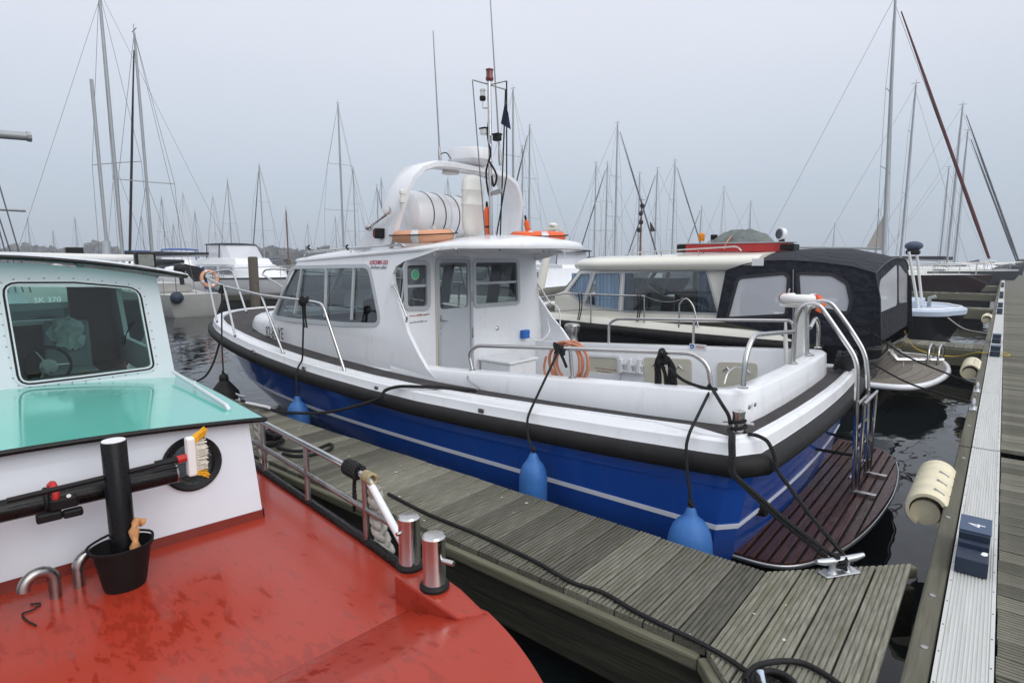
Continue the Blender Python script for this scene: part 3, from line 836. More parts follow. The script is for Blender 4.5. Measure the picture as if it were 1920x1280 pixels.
# ---- roof: crowned, long rounded overhang aft
def roof_ring(inset, zoff, crown=0.12):
    o = []
    nb = []
    for X in (-6.95,-6.88,-6.6,-6.2,-5.8,-5.4,-5.0,-4.6):
        nb.append((X, b0(X)-.168-inset))
    bA = nb[-1][1]
    arc = []
    for i in range(1, 12):
        a = math.pi*i/12
        arc.append((-4.6+(1.0-inset)*math.sin(a)**.9, -bA*math.cos(a)))
    pts = [(X+inset*(1 if X < -6.9 else 0), -b) for X, b in nb]+arc+[(X+inset*(1 if X < -6.9 else 0), b) for X, b in nb[::-1]]
    return [Vector((X, YC+y, zr0(X)+zoff+crown*(1-(y/1.15)**2)*(0.5 if zoff < .01 else 1))) for X, y in pts]
rf = MB(); rf.loft([roof_ring(.25,-.03,.1), roof_ring(.02,-.012,.02), roof_ring(-.006,-.004,.02), roof_ring(-.012,.012,.02), roof_ring(-.004,.032,.03), roof_ring(.02,.042,.05), roof_ring(.25,.055,.08), roof_ring(.6,.065,.10)], True, True, True)
roof = rf.build('roof', 'gelcoat', bb, smooth=40)
lp = PY(871,487,4.9)
MB().lathe([(.001,0),(.07,.012),(.085,.03),(.085,.045)], (-3.95,YC+.35,2.265), (0,0,1), n=16).build('deck_lamp', 'clear_lens', roof, smooth=40)
def steel(pts, r=.014, nm='rail', par=None, k=.08):
    return tubeob(nm, bend(pts, k), r, 'steel', par or bb, n=8)
ZR = 2.36
steel([PY(568,489,4.1),PY(572,473,4.1),PY(640,467,4.1),PY(752,459,4.1),PY(762,473,4.1)], .013, 'roof_rail', roof, .05)
steel([PY(657,467,4.1),PY(659,483,4.1)], .011, 'roof_rail', roof)
steel([PY(815,477,3.98),PY(817,470,3.95),PY(855,466,3.95),PY(858,474,4.0)], .010, 'grab_handle', roof, .02)
steel([PX(992,470,-4.15),PX(996,464,-4.1),PX(1016,468,-4.2),PX(1020,474,-4.25)], .010, 'grab_handle', roof, .02)
for px in (580,652):
    q = PY(px, 467, 4.1)
    MB().tube([q+V(.02,0,-.01),q+V(0,-.02,.02),q+V(-.03,0,.03),q+V(-.02,.02,.05)], .012, n=6).build('clip', 'black_plastic', roof, smooth=40)
# grab rails on the pilothouse wings
steel([PY(734,538,3.96),PY(738,535,3.90),PY(744,545,3.90),PY(763,595,3.86),PY(762,603,3.90)], .012, 'grab_rail', bb, .03)
steel([PY(996,525,6.34),PY(1004,525,6.30),PY(1031,568,6.30),PY(1033,575,6.36)], .012, 'grab_rail', bb, .04)
# ---- radar arch
AR = [(4.10,2.28,-5.52,-5.18),(4.11,2.5,-5.42,-5.07),(4.13,2.75,-5.32,-4.97),(4.165,2.93,-5.26,-4.92),(4.24,3.08,-5.22,-4.89),(4.36,3.20,-5.20,-4.87),(4.54,3.265,-5.18,-4.86),(4.8,3.285,-5.17,-4.85)]
full = AR+[(2*YC-y,z,f,a) for y,z,f,a in AR[::-1]]
rings = []
for i, (y,z,f,a) in enumerate(full):
    y0, z0 = full[max(i-1,0)][:2]; y1, z1 = full[min(i+1,len(full)-1)][:2]
    t = Vector((0,y1-y0,z1-z0)).normalized(); nn = Vector((0,-t.z,t.y))     # outward
    p = Vector((0,y,z)); th = .06
    rings.append([V(f,0,0)+p+nn*-.01, V(f+.03,0,0)+p+nn*.012, V(a-.02,0,0)+p+nn*.012, V(a,0,0)+p, V(a,0,0)+p-nn*th*.8, V(a-.03,0,0)+p-nn*th, V(f+.03,0,0)+p-nn*th*.8, V(f,0,0)+p-nn*th*.5])
ar = MB().loft(rings, True, True, True).build('radar_arch', 'gelcoat', bb, smooth=40)
fl = MB().plate([(-5.85,2.31),(-5.40,2.64),(-5.42,2.31)], [], lambda X,z: (X, YC-1.035, z), (0,.05,0)).build('arch_fairing', 'gelcoat', bb)
MB().lathe([(.15,0),(.25,.045),(.272,.06),(.272,.17),(.262,.188),(.1,.198),(.001,.2)], (-5.02,YC+.10,3.31), n=28).build('radar_dome', 'gelcoat', ar, smooth=40)
MB().lathe([(.1,0),(.1,.03),(.08,.04)], (-5.08,YC-.18,3.20), n=20).build('speaker', 'gelcoat_old', ar, smooth=40)
# side light, horns, small lamp on the near arch leg
q = PY(719,438,4.12)
MB().box(q.x-.05,q.x+.05,4.02,4.12,q.z-.055,q.z+.055).build('side_light', 'black_plastic', ar, bevel=.015)
MB().box(q.x-.052,q.x-.02,4.012,4.06,q.z-.04,q.z+.04).build('side_light_lens', 'red_lens', ar, bevel=.008)
q1, q2 = PY(695,424,4.05), PY(730,398,4.05)
MB().tube([q1,(q1+q2)/2,q2], [.018,.012,.02], n=8).lathe([(.03,0),(.045,.03),(.04,.05),(.01,.06)], q1, (q1-q2), n=12).lathe([(.03,0),(.05,.03),(.045,.06),(.01,.07)], q2, (q2-q1).normalized()*.2+V(0,-1,.3), n=12).build('horn', 'steel', ar, smooth=40)
q = PY(754,370,4.10); MB().lathe([(.012,-.1),(.02,-.06),(.03,-.055),(.03,-.02),(.022,-.015),(.022,.03),(.03,.035),(.028,.07),(.01,.085)], q, n=12).build('search_lamp', 'gelcoat_old', ar, smooth=40)
# antennas
def whip(nm, b_, t_, par):
    b_, t_ = Vector(b_), Vector(t_); d = (t_-b_)
    tubeob(nm, [b_, b_+d*.06, b_+d*.10], [.018,.018,.011], 'steel_dull', par)
    return tubeob(nm, [b_+d*.10, b_+d*.5, t_], [.010,.008,.005], 'ink_grey', par, n=6)
qa = PY(825,300,4.62); whip('antenna', qa, PY(812,58,4.62), ar)
tubeob('cable', smoothpath([qa+V(.0,.0,.06),qa+V(.08,.02,.07),qa+V(.14,.03,.0)]), .006, 'black_plastic', ar)
# ---- light mast
XM, YM = -4.28, 4.86
mt = tubeob('light_mast', [PY(921,458,YM), PY(917,142,YM)], .021, 'steel', bb)
def mz(py): return PY(918, py, YM)
MB().lathe([(.035,0),(.042,.01),(.042,.035),(.036,.045),(.036,.10),(.042,.105),(.042,.115),(.02,.125)], mz(152), n=16).build('top_light', 'red_lens', mt, smooth=40)
q = PY(905,188,YM); MB().lathe([(.028,0),(.032,.01),(.032,.03),(.026,.035),(.026,.09),(.032,.094),(.03,.11),(.01,.118)], q, n=16).build('steaming_light', 'clear_lens', mt, smooth=40)
MB().lathe([(.029,0),(.033,.01),(.033,.04),(.029,.045)], q+V(0,0,-.005), n=16).build('lamp_base', 'black_plastic', mt)
tubeob('lamp_bracket', bend([q, PY(905,203,YM), mz(203)], .02), .008, 'steel', mt)
for px, py, c in ((908,247,'clear_lens'),(932,258,'black_plastic')):
    q = PY(px,py,YM); MB().box(q.x-.04,q.x+.04,q.y-.035,q.y+.035,q.z-.035,q.z+.035).build('lamp', c, mt, bevel=.012)
    MB().box(q.x-.043,q.x+.043,q.y-.038,q.y+.038,q.z+.025,q.z+.04).build('lamp_cap', 'black_plastic', mt)
tubeob('crosstree', [PY(886,150,YM-.1), mz(159), PY(948,168,YM+.1)], .008, 'steel_dull', mt, n=6)
tubeob('crosstree', [mz(159), PY(950,152,YM+.25)], .008, 'steel_dull', mt, n=6)
q = PY(933,360,YM); MB().obox(q, V(.06,0,.01), V(0,.03,0), V(0,0,.022)).build('floodlight', 'steel_dull', mt, bevel=.006)
tubeob('cable', smoothpath([mz(215), mz(250)+V(-.03,0,0), mz(290)+V(.03,-.02,0), mz(320)+V(-.05,0,0), mz(350)+V(-.03,0,-.02), mz(370)]), .011, 'black_plastic', mt, n=6)
tubeob('cable', smoothpath([mz(300)+V(.0,-.02,0), mz(330)+V(.10,0,0), mz(345)+V(.06,0,-.03), mz(330)+V(.03,0,0)]), .011, 'black_plastic', mt, n=6)
tubeob('stay', [PY(886,152,YM-.1), PY(912,470,YM-.1)], .006, 'wire', mt, n=5)
tubeob('stay', [PY(948,168,YM+.1), PY(937,470,YM)], .008, 'black_rope', mt, n=5)
tubeob('stay', [PY(950,152,YM+.25), PY(950,330,YM+.2), PY(928,460,YM)], .008, 'black_rope', mt, n=5)
whip('antenna', PY(938,310,YM+.15), PY(917,-40,YM+.15), ar)
MB().add([PY(947,190,YM+.12), PY(939,232,YM+.12), PY(949,238,YM+.10), PY(958,243,YM+.14), PY(953,212,YM+.11)], [(0,1,2,4),(2,3,4)]).build('pennant', 'flag_navy', mt, normals=False)
for px in (905,930):
    q = PY(px,462,YM); MB().ball(q, .022).build('block', 'black_plastic', roof)
# ---- liferaft canister on its cradle, upright white case, rings
y0_, y1_ = 4.50, 5.62; XR, ZRA, RR = -5.42, 2.73, .275
rp = [(.05,0),(.20,.02),(.255,.06),(.275,.12),(.275,.54),(.285,.545),(.285,.575),(.275,.58),(.275,1.0),(.255,1.06),(.20,1.1),(.05,1.12)]
lr = thing('liferaft', 'white plastic liferaft canister strapped under the arch of the blue boat', 'liferaft', (XR, 5.0, 2.38))
MB().lathe(rp, (XR,y0_,ZRA), (0,1,0), n=32).build('canister', 'gelcoat', lr, smooth=35)
for t in (.26,.45,.68,.88):
    MB().lathe([(.276,-.006),(.280,-.006),(.280,.006),(.276,.006)], (XR,y0_+t,ZRA), (0,1,0), n=32, caps=False).build('strap', 'black_rope', lr)
for t in (.25,.85):
    MB().plate([(-.26,-.33),(.26,-.33),(.26,-.12),(.14,-.24),(-.14,-.24),(-.26,-.12)], [], lambda a,b,t=t: (XR+a, y0_+t, ZRA+b), (0,.05,0)).build('cradle', 'gelcoat_old', lr)
vc = thing('rescue_case', 'white upright rounded rescue line case beside the light mast', 'case', (-4.62, 4.98, 2.4))
def VC(z, s): return [V(-4.66+.075*s*math.cos(a)*1.1, 4.90+.16*s*math.sin(a), z) for a in [2*math.pi*i/20 for i in range(20)]]
MB().loft([VC(2.47,.35),VC(2.50,.75),VC(2.56,.97),VC(2.62,1),VC(2.80,1),VC(2.805,1.04),VC(2.83,1.04),VC(2.835,1),VC(2.96,1),VC(2.965,1.04),VC(2.985,1.04),VC(2.99,1),VC(3.06,.97),VC(3.12,.75),VC(3.14,.4)], True, True, True).build('case', 'gelcoat_old', vc, smooth=40)
tubeob('post', [V(-4.5,5.02,2.36), V(-4.5,5.02,3.1), V(-4.56,4.96,3.13)], .014, 'steel', vc)
def lifering(lab, c, Rr, r, colr, tilt, cat='life ring', ax=0.0):
    t = thing('life_ring', lab, cat, (c[0],c[1],c[2]-r))
    c = Vector(c); e1 = V(math.cos(ax),math.sin(ax),0); e2 = V(-math.sin(ax)*math.cos(tilt), math.cos(ax)*math.cos(tilt), math.sin(tilt)); e3 = e1.cross(e2)
    rings = []
    for i in range(40):
        a = 2*math.pi*i/40; d = e1*math.cos(a)+e2*math.sin(a)
        rings.append([c+d*(Rr+r*math.cos(b))+e3*r*math.sin(b)*.92 for b in [2*math.pi*k/12 for k in range(12)]])
    rings.append(rings[0]); MB().loft(rings, True).build('ring', colr, t, smooth=60)
    for a0 in (.35, .35+math.pi/2, .35+math.pi, .35+3*math.pi/2):
        rs = []
        for i in range(5):
            a = a0+(i-2)*.06; d = e1*math.cos(a)+e2*math.sin(a)
            rs.append([c+d*(Rr+(r+.004)*math.cos(b))+e3*(r+.004)*math.sin(b)*.92 for b in [2*math.pi*k/12 for k in range(12)]])
        MB().loft(rs, True).build('band', 'reflective', t, smooth=60)
    lp = []
    for i in range(48):
        a = 2*math.pi*i/48; d = e1*math.cos(a)+e2*math.sin(a)
        lp.append(c+d*(Rr+r+.012+.018*abs(math.sin(2*(a-.35))))+e3*.02)
    tubeob('grab_line', lp, .007, 'black_rope', t, n=6, closed=True)
    return t
lifering('faded peach life ring lying on the near edge of the pilothouse roof', (-4.86,4.34,2.46), .27, .072, 'orange_faded', R(4), ax=.2)
lifering('bright orange life ring lying on the aft overhang of the pilothouse roof', (-4.25,5.55,2.47), .27, .07, 'orange', R(4), ax=.6)
for p, q, lab in ((PX(986,412,-4.75), PX(994,452,-4.75), 'orange cylinder lifebuoy light hanging from the far arch leg'), (PX(913,388,-4.42), PX(915,440,-4.42), 'orange lifebuoy light standing beside the light mast')):
    t = thing('lifebuoy_light', lab, 'beacon', tuple(q))
    d = p-q; MB().lathe([(.03,0),(.036,.01),(.036,d.length*.85),(.03,d.length*.9),(.018,d.length)], q, d, n=14).build('body', 'orange', t, smooth=40)
    MB().lathe([(.014,0),(.014,.04),(.006,.06)], p, d, n=10).build('cap', 'black_plastic', t)
    MB().lathe([(.0375,d.length*.25),(.0375,d.length*.32)], q, d, n=14, caps=False).build('band', 'ink_black', t)
# ---- lettering
s_near = lambda X, z: Vector((X, YC-sideY(X,z)-.004, z))
def letter(nm, body, mt_, pxa, pya, pxb, h, shear=0, squeeze=1.0):
    a, b_ = side(pxa, pya), side(pxb, pya)
    o = s_near(*a); ux = (s_near(b_[0], a[1])-o)
    up = s_near(a[0], a[1]+.1)-o
    return text_mesh(nm, body, mt_, bb, o, ux, up, h, shear, squeeze)
letter('lettering', 'LOCHIN 333', 'ink_red', 693, 495.5, 726, .066, .22, .86)
letter('lettering', 'harbour pilot', 'ink_grey', 695, 503.5, 726, .054, .22, .95)
qa = PY(498,634,3.83); qb = PY(529,639,3.72)
o = V(-7.60, YC-1.30, 1.15); ux = V(.44,-.07,.01)
text_mesh('lettering', '82-81-YE', 'ink_black', bb, PY(498.5,632,3.885), PY(529,636,3.85)-PY(498.5,632,3.885), V(0,.02,1), .215, 0, .66, ext=.001)
q = bh(768,591)
def scrawl(nm, o, ux, length, h, mt_, seed):
    """small print that cannot be read in the photograph: a row of short strokes"""
    rg = random.Random(seed); x = 0; mb = MB(); ux = Vector(ux); nn = ux.cross(V(0,0,1))
    while x < length:
        w_ = h*rg.uniform(.25,.6); hh = h*rg.choice((.6,.6,1.0))
        mb.obox(Vector(o)+ux*(x+w_/2)+V(0,0,hh/2), ux*w_/2, V(0,0,hh/2), nn*.001); x += w_+h*rg.choice((.2,.2,.2,.6))
    ob = mb.build(nm, mt_, bb, normals=False); ob['kind'] = 'stuff'; return ob
scrawl('small_print', V(XB+.004,q[0],q[1]-.015), (0,1,0), .27, .022, 'ink_brown', 1)
scrawl('small_print', V(XB+.004,q[0],q[1]-.085), (0,1,0), .25, .020, 'ink_grey', 2)
q = bh(780,515); MB().lathe([(.05,0),(.05,.002)], (XB-.012,q[0],q[1]), (1,0,0), n=20).build('sticker', 'sticker_green', bb)
MB().lathe([(.055,0),(.055,.001)], (XB-.0125,q[0],q[1]), (1,0,0), n=20).build('sticker', 'label_white', bb)
# ---- inside the pilothouse
MB().box(-7.5,XB-.05,YC-1.15,YC+1.15,.45,.5).build('cabin_floor', 'interior', bb)
MB().box(-7.45,-6.75,YC-1.1,YC+1.1,.5,1.38).build('dashboard', 'interior', bb, bevel=.03)
MB().box(-6.2,-5.0,YC-1.15,YC-.65,.5,1.42).box(-6.4,-5.1,YC+.65,YC+1.15,.5,1.5).build('cabin_bench', 'interior_wood', bb, bevel=.02)
MB().obox((-6.0,YC+.3,1.45),(.06,0,.02),(0,.22,0),(-.05,0,.38)).box(-6.3,-5.85,YC+.08,YC+.52,1.0,1.1).build('helm_seat', 'seat_grey', bb, bevel=.03)
MB().obox((-6.0,YC-.55,1.4),(.06,0,.02),(0,.2,0),(-.05,0,.32)).build('helm_seat', 'interior', bb, bevel=.03)
wc = V(-6.7,YC+.3,1.5); tubeob('steering_wheel', [wc+V(.05*math.cos(a),.17*math.sin(a),.17*math.cos(a)) for a in [2*math.pi*i/20 for i in range(20)]], .013, 'black_plastic', bb, closed=True)
MB().lathe([(.045,0),(.042,.12)], side(699,606)[0:1] and V(side(699,606)[0],YC-1.05,1.44), n=12).build('mug', 'orange', bb, smooth=40)
MB().box(-5.35,-4.9,YC-1.15,YC-.9,1.40,1.44).build('shelf', 'interior_wood', bb)
for px in (590,680):
    x_ = side(px,550)[0]
    MB().obox((x_,YC+1.03,1.85),(.10,0,.0),(0,.012,0),(.06,0,.28)).build('curtain', 'seat_grey', bb)
# ---- swim platform
PLZ = .30
po = [(-1.22,3.72),(-1.0,3.74),(-.86,3.83),(-.74,4.05),(-.64,4.4),(-.575,4.85),(-.545,5.35),(-.545,5.7),(-.57,6.1),(-.63,6.5),(-.74,6.78),(-.92,6.93),(-1.22,6.97)]
tubeob('platform_edge', smoothpath([V(x,y,PLZ-.028) for x,y in po], 4), .014, 'aluminium', bb, n=10, flat=.6)
MB().prism([(x-.012,y) for x,y in po], PLZ-.055, PLZ-.03).build('platform_base', 'black_plastic', bb)
def ybounds(X):
    sm = smoothpath([V(x,y,0) for x,y in po], 6); lo, hi = None, None
    for a, b_ in zip(sm, sm[1:]):
        if (a.x-X)*(b_.x-X) <= 0 and abs(a.x-b_.x) > 1e-9:
            y = a.y+(b_.y-a.y)*(X-a.x)/(b_.x-a.x)
            lo = y if lo is None else min(lo,y); hi = y if hi is None else max(hi,y)
    return lo, hi
SW = .074
for i in range(8):
    xa = -1.21+i*SW; xb = xa+SW-.020
    ba, bb_ = ybounds(xa), ybounds(xb)
    if bb_[0] is None: continue
    lo, hi = max(ba[0],bb_[0])+.01, min(ba[1],bb_[1])-.01
    if i < 7:
        cuts_ = [lo, lo+(hi-lo)*.5, hi]
        mid = (lo+hi)/2
    for (c0,c1) in ((lo,hi),):
        MB().prism([(xa,ba[0]+.012),(xb,bb_[0]+.012),(xb,bb_[1]-.012),(xa,ba[1]-.012)], PLZ-.03, PLZ).build('slat', 'teak_wet', bb, bevel=.003)
sm = [p for p in smoothpath([V(x,y,0) for x,y in po], 5)]
ex = [(p.x-.012,p.y) for p in sm if p.x > -1.21+8*SW-.0]
if len(ex) > 2: MB().prism(ex, PLZ-.03, PLZ+.001).build('border_board', 'teak_wet', bb)
for y in (4.0,4.9,5.8,6.4):
    MB().box(-1.2,-.66 if 4.2 < y < 6.2 else -.85,y,y+.05,PLZ-.052,PLZ-.031).build('bearer', 'gelcoat_old', bb)
# ---- boarding ladder: two hoops, stiles and rungs
YA, YB_ = 5.34, 5.90
zc = ctop(-1.3)
A_ = [V(-1.32,YA,zc), PY(1491,600,YA), PY(1505,571,YA), PY(1535,569,YA), PY(1562,607,YA), PY(1608,675,YA), PY(1606,760,YA), PY(1600,930,YA)]
B2 = [V(-1.34,YB_,zc), PY(1513,585,YB_), PY(1530,563,YB_), PY(1558,566,YB_), PY(1592,612,YB_), PY(1623,662,YB_), PY(1628,720,YB_)]
tubeob('ladder_hoop', bend(A_, .10, 6), .019, 'steel', bb, n=10)
zz_b = B2[-1]; B2.append(V(A_[-1].x+.0, YB_, A_[-1].z)); 
tubeob('ladder_hoop', bend(B2, .10, 6), .019, 'steel', bb, n=10)
xs_ = A_[-2].x
for zz in (1.02, .80, .60, .42):
    tubeob('rung', [V(xs_-.01,YA,zz), V(xs_-.01,YB_,zz)], .014, 'steel', bb)
for y in (YA,YB_):
    tubeob('stile', [V(xs_+.055,y,1.06), V(xs_+.055,y,.36)], .013, 'steel', bb)
    MB().obox((xs_+.10,y,PLZ+.02),(.09,0,0),(0,.02,0),(0,0,.012)).build('ladder_foot', 'steel', bb, bevel=.005)
    tubeob('stay_bar', [V(-1.12,y-.02,.62), V(xs_,y,.62)], .013, 'black_plastic', bb)
tubeob('rung', [V(xs_+.055,YA-.02,1.06), V(xs_+.055,YB_+.02,1.06)], .016, 'steel', bb)
for x_, y in ((A_[0].x,YA),(A_[0].x,YB_)):
    MB().lathe([(.04,0),(.04,.008),(.022,.012)], (x_,y,zc), n=12).build('rail_foot', 'steel', bb)
# ---- rails
def foot(p): MB().lathe([(.034,0),(.034,.006),(.018,.014)], p, n=12).build('rail_foot', 'steel', bb)
g0 = lambda X: V(X, YC-1.62, sheer(X)+.09)
f3, f2, f1, f0 = g0(PY(640,697,3.49).x), g0(PY(525,663,3.49).x), PZ(441,630,1.27), PZ(407,603,1.35)
t3 = PY(610,580,3.55); 
top = [f3, PY(605,570,3.56), PY(590,566,3.56), PY(489,553,3.56), PY(421,536,3.66), PY(395,524,3.90), PY(387,517,4.2), PY(398,510,4.6), PY(428,505.5,5.0), PY(437,509,5.05), PZ(462,585,1.36)]
sp_ = bend(top[:3], .06, 4)+smoothpath(top[3:9], 4)+bend(top[8:], .06, 4)[1:]
tubeob('bow_rail', sp_, .017, 'steel', bb, n=8)
tubeob('stanchion', [f2, PY(490,554,3.56)], .015, 'steel', bb); tubeob('stanchion', [f1, PY(420,536,3.66)], .015, 'steel', bb); tubeob('stanchion', [f0, PY(389,518,4.1)], .015, 'steel', bb)
for p in (f3,f2): foot(p-V(0,0,.008))
far_r = [V(-9.55,YC+.75,1.36), PY(491,514,5.95), PY(497,506,6.0), PY(512,504,6.05), V(-7.2,YC+1.55,1.86), V(-5.6,YC+1.62,1.80), V(-5.1,YC+1.64,1.1)]
tubeob('bow_rail', bend(far_r, .10, 5), .017, 'steel', bb, n=8)
for x_ in (-8.3,-6.8): tubeob('stanchion', [V(x_,YC+(1.45 if x_<-8 else 1.62),sheer(x_)+.1), V(x_+.1,YC+(1.5 if x_<-8 else 1.57),1.86)], .015, 'steel', bb)
cN = lambda px: V(PY(px,710,3.96).x, YC-1.19, ctop(PY(px,710,3.96).x))
ra = cN(886); rb = cN(1335)
zr_ = lambda px, py: PY(px, py, YC-1.19)
tubeob('cockpit_rail', bend([ra, zr_(879,662), zr_(893,648), zr_(1060,653), zr_(1300,662), zr_(1328,684), rb], .07, 6), .017, 'steel', bb, n=10)
foot(ra); foot(rb)
q = cN(1073); tubeob('stanchion', [q, zr_(1069,655)], .015, 'steel', bb); foot(q)
yF = YC+1.19
q0 = V(PY(1142,632,yF).x, yF, ctop(-3.9))
tubeob('cockpit_rail', bend([q0, PY(1142,606,yF), PY(1156,598,yF), PY(1400,600,yF), PY(1482,601,yF), PY(1488,612,yF), V(PY(1488,640,yF).x,yF,1.34)], .07, 6), .017, 'steel', bb, n=10)
q = V(PY(1300,640,yF).x, yF, 1.26); tubeob('stanchion', [q, PY(1301,600,yF)], .015, 'steel', bb)
ps = PZ(1393,727,1.355); tubeob('stern_rail', bend([ps, ps+V(0,.02,.22), ps+V(.0,.16,.34), V(-1.33,YA,1.60)], .08, 6), .018, 'steel', bb, n=10); foot(ps)
ps2 = V(-1.33,YC+1.1,1.355); tubeob('stern_rail', bend([ps2, ps2+V(0,-.02,.22), ps2+V(0,-.16,.32), V(-1.33,YB_,1.58)], .08, 6), .018, 'steel', bb, n=10); foot(ps2)
# ---- cockpit fittings on the far inner side
yi = YC+1.285-.176
def inner(px, py): p = PY(px, py, yi); return p
def panel(nm, c, r, mt_, th=.012, par=None):
    pts = [inner(*q) for q in c]
    return MB().plate(rpoly([(p.x,p.z) for p in pts], r), [], lambda a,b: (a,yi-.002,b), (0,-th,0)).build(nm, mt_, par or bb, bevel=.004)
pk = MB().plate(rpoly([(p.x,p.z) for p in [inner(*q) for q in ((1098,664),(1164,667),(1164,712),(1098,708))]], .03),
        [rpoly([(p.x,p.z) for p in [inner(*q) for q in ((1103,668),(1158,671),(1158,700),(1103,696))]], .02)], lambda a,b: (a,yi-.002,b), (0,-.02,0)).build('locker_frame', 'gelcoat', bb)
panel('recess_panel', ((1103,668),(1158,671),(1158,700),(1103,696)), .01, 'hatch_beige', .006)
q = inner(1117,690); scrawl('small_print', V(q.x,yi-.010,q.z), (1,0,0), .28, .016, 'ink_brown', 3); scrawl('small_print', V(q.x+.02,yi-.010,q.z-.035), (1,0,0), .22, .016, 'ink_brown', 4)
for c in (((1208,669),(1297,673),(1297,728),(1210,722)), ((1346,678),(1420,680),(1416,740),(1345,735))):
    h = panel('hatch', c, .04, 'hatch_beige', .014)
    for fx in (.28,.78):
        a, b_ = inner(*c[0]), inner(*c[1]); xx = a.x+(b_.x-a.x)*fx; zz = a.z-.07
        MB().tube([V(xx-.045,yi-.024,zz-.02),V(xx,yi-.03,zz+.025),V(xx+.045,yi-.024,zz-.02)], .007, n=6).build('latch', 'steel', h)
rk = MB()
for px in (1167,1184,1201): 
    a, b_ = inner(px,672), inner(px,698); rk.box(a.x-.022,a.x+.022,yi-.06,yi-.01,b_.z,a.z)
a, b_ = inner(1163,680), inner(1208,682)
rk.box(a.x,b_.x,yi-.05,yi-.02,a.z-.015,a.z+.015); rk.box(a.x,b_.x,yi-.05,yi-.02,a.z-.10,a.z-.075)
rk.build('rod_rack', 'gelcoat', bb, bevel=.004)
def sticker(px, py):
    q = inner(px, py)
    MB().box(q.x-.03,q.x+.16,yi-.004,yi-.002,q.z-.03,q.z+.03).build('notice', 'label_white', bb)
    MB().lathe([(.024,0),(.024,.003)], (q.x,yi-.004,q.z), (0,-1,0), n=16).build('notice_sign', 'sign_blue', bb)
    MB().box(q.x-.006,q.x+.006,yi-.009,yi-.008,q.z-.012,q.z+.006).build('notice_mark', 'label_white', bb)
    for dz in (.008,-.008): MB().box(q.x+.045,q.x+.14,yi-.006,yi-.005,q.z+dz-.003,q.z+dz+.003).build('notice_line', 'ink_red', bb)
sticker(1298, 649)
a = PX(1074,634,-4.45)
# white locker by the bulkhead, blue shore-power socket with lead, small cap
MB().box(-4.76,-4.3,5.12,5.62,.42,1.0).build('locker', 'gelcoat', bb, bevel=.012)
MB().box(-4.77,-4.28,5.10,5.64,1.003,1.03).build('locker_lid', 'gelcoat', bb, bevel=.008)
q = bh(981,625); MB().box(XB,XB+.07,q[0]-.07,q[0]+.06,q[1]-.06,q[1]+.05).build('power_socket', 'sign_blue', bb, bevel=.012)
tubeob('power_lead', smoothpath([V(XB+.06,q[0]+.05,q[1]-.02), PX(1000,637,XB+.12), PX(1018,636,XB+.18), PX(1030,620,XB+.2), PX(1026,600,XB+.1), PX(1022,575,XB-.0), PY(1034,569,6.4), PY(1048,580,6.4), PY(1050,610,6.4), PY(1047,640,6.4)]), .009, 'label_white', bb, n=6)
q = bh(932,615); MB().lathe([(.03,0),(.03,.006),(.012,.02)], (XB,q[0],q[1]), (1,0,0), n=14).build('bulkhead_fitting', 'steel', bb)
# capstan on the far side deck
MB().lathe([(.12,0),(.12,.03),(.085,.06),(.07,.14),(.075,.2),(.105,.26),(.11,.30),(.09,.325),(.03,.335)], (-4.45,6.62,1.02), n=24).build('capstan', 'steel_dull', bb, smooth=40)
# bollard on the near quarter and transom caps, exhaust
q = PZ(1394,800,1.115)
MB().lathe([(.05,0),(.05,.008),(.038,.012),(.038,.15),(.041,.152),(.041,.165),(.03,.168)], (-1.20,3.66,1.10), n=22).build('bollard', 'steel', bb, smooth=40)
tubeob('bollard_pin', [V(-1.29,3.64,1.19), V(-1.11,3.68,1.19)], .009, 'steel', bb)
for px, py in ((1404,763),(1415,758)):
    q = PX(px,py,-1.225); MB().lathe([(.016,0),(.014,.008),(.004,.01)], q+V(.0,0,0), (1,0,0), n=12).build('cap', 'steel_dull', bb)
q = PX(1427,951,-1.14); MB().lathe([(.06,0),(.055,.05),(.05,.06),(.01,.062)], q+V(-.02,0,0), (1,-.1,0), n=18).build('exhaust', 'black_plastic', bb, smooth=40)
q = PX(1480,838,-.97); MB().box(q.x-.01,q.x+.0,q.y-.03,q.y+.03,q.z-.01,q.z+.01).build('rail_tag', 'steel', bb)
tubeob('hoop_cover', smoothpath([V(-1.42,4.0,1.355),V(-1.42,4.06,1.42),V(-1.42,4.22,1.44),V(-1.42,4.36,1.41),V(-1.42,4.42,1.34)]), .007, 'steel', bb)
# ============================================================ RED-DECKED WORKBOAT (lies at a slight angle to the finger)
EA, EB = V(-.993,.118,0), V(.118,.993,0)
def W(a, b, z=0.0): return EA*a+EB*b+V(0,0,z)
def PA(x, y, a): r = ray(x,y); return O+r*(a/r.dot(EA))
def PBb(x, y, b): r = ray(x,y); return O+r*(b/r.dot(EB))
def ab(p): return (Vector(p).dot(EA), Vector(p).dot(EB))
rb_ = thing('workboat', 'red-decked steel workboat with white trunk, turquoise cabin roof and wheelhouse', 'workboat', tuple(W(4.5,0,0)))
RD = .60
def redge(off=0.0, n=16, aend=9.6):
    pts = [(aend,1.2+off*0),(8.0,1.5+off),(6.0,1.57+off),(4.0,1.57+off),(2.9,1.57+off),(2.2,1.555+off)]
    for i in range(1, n+1):
        t = math.pi/2*i/n
        pts.append((2.0-(1.65+off)*math.sin(t), (1.55+off)*math.cos(t)))
    return pts
def both(pts): return pts+[(a,-b) for a,b in pts[::-1] if b > 1e-6]
hl = MB(); e = both(redge()); e2 = both(redge(-.12)); e3 = both(redge(.03))
hl.loft([[W(a,b,-.3) for a,b in e2],[W(a,b,.2) for a,b in e],[W(a,b,.50) for a,b in e3],[W(a,b,.575) for a,b in e]], True, True, True)
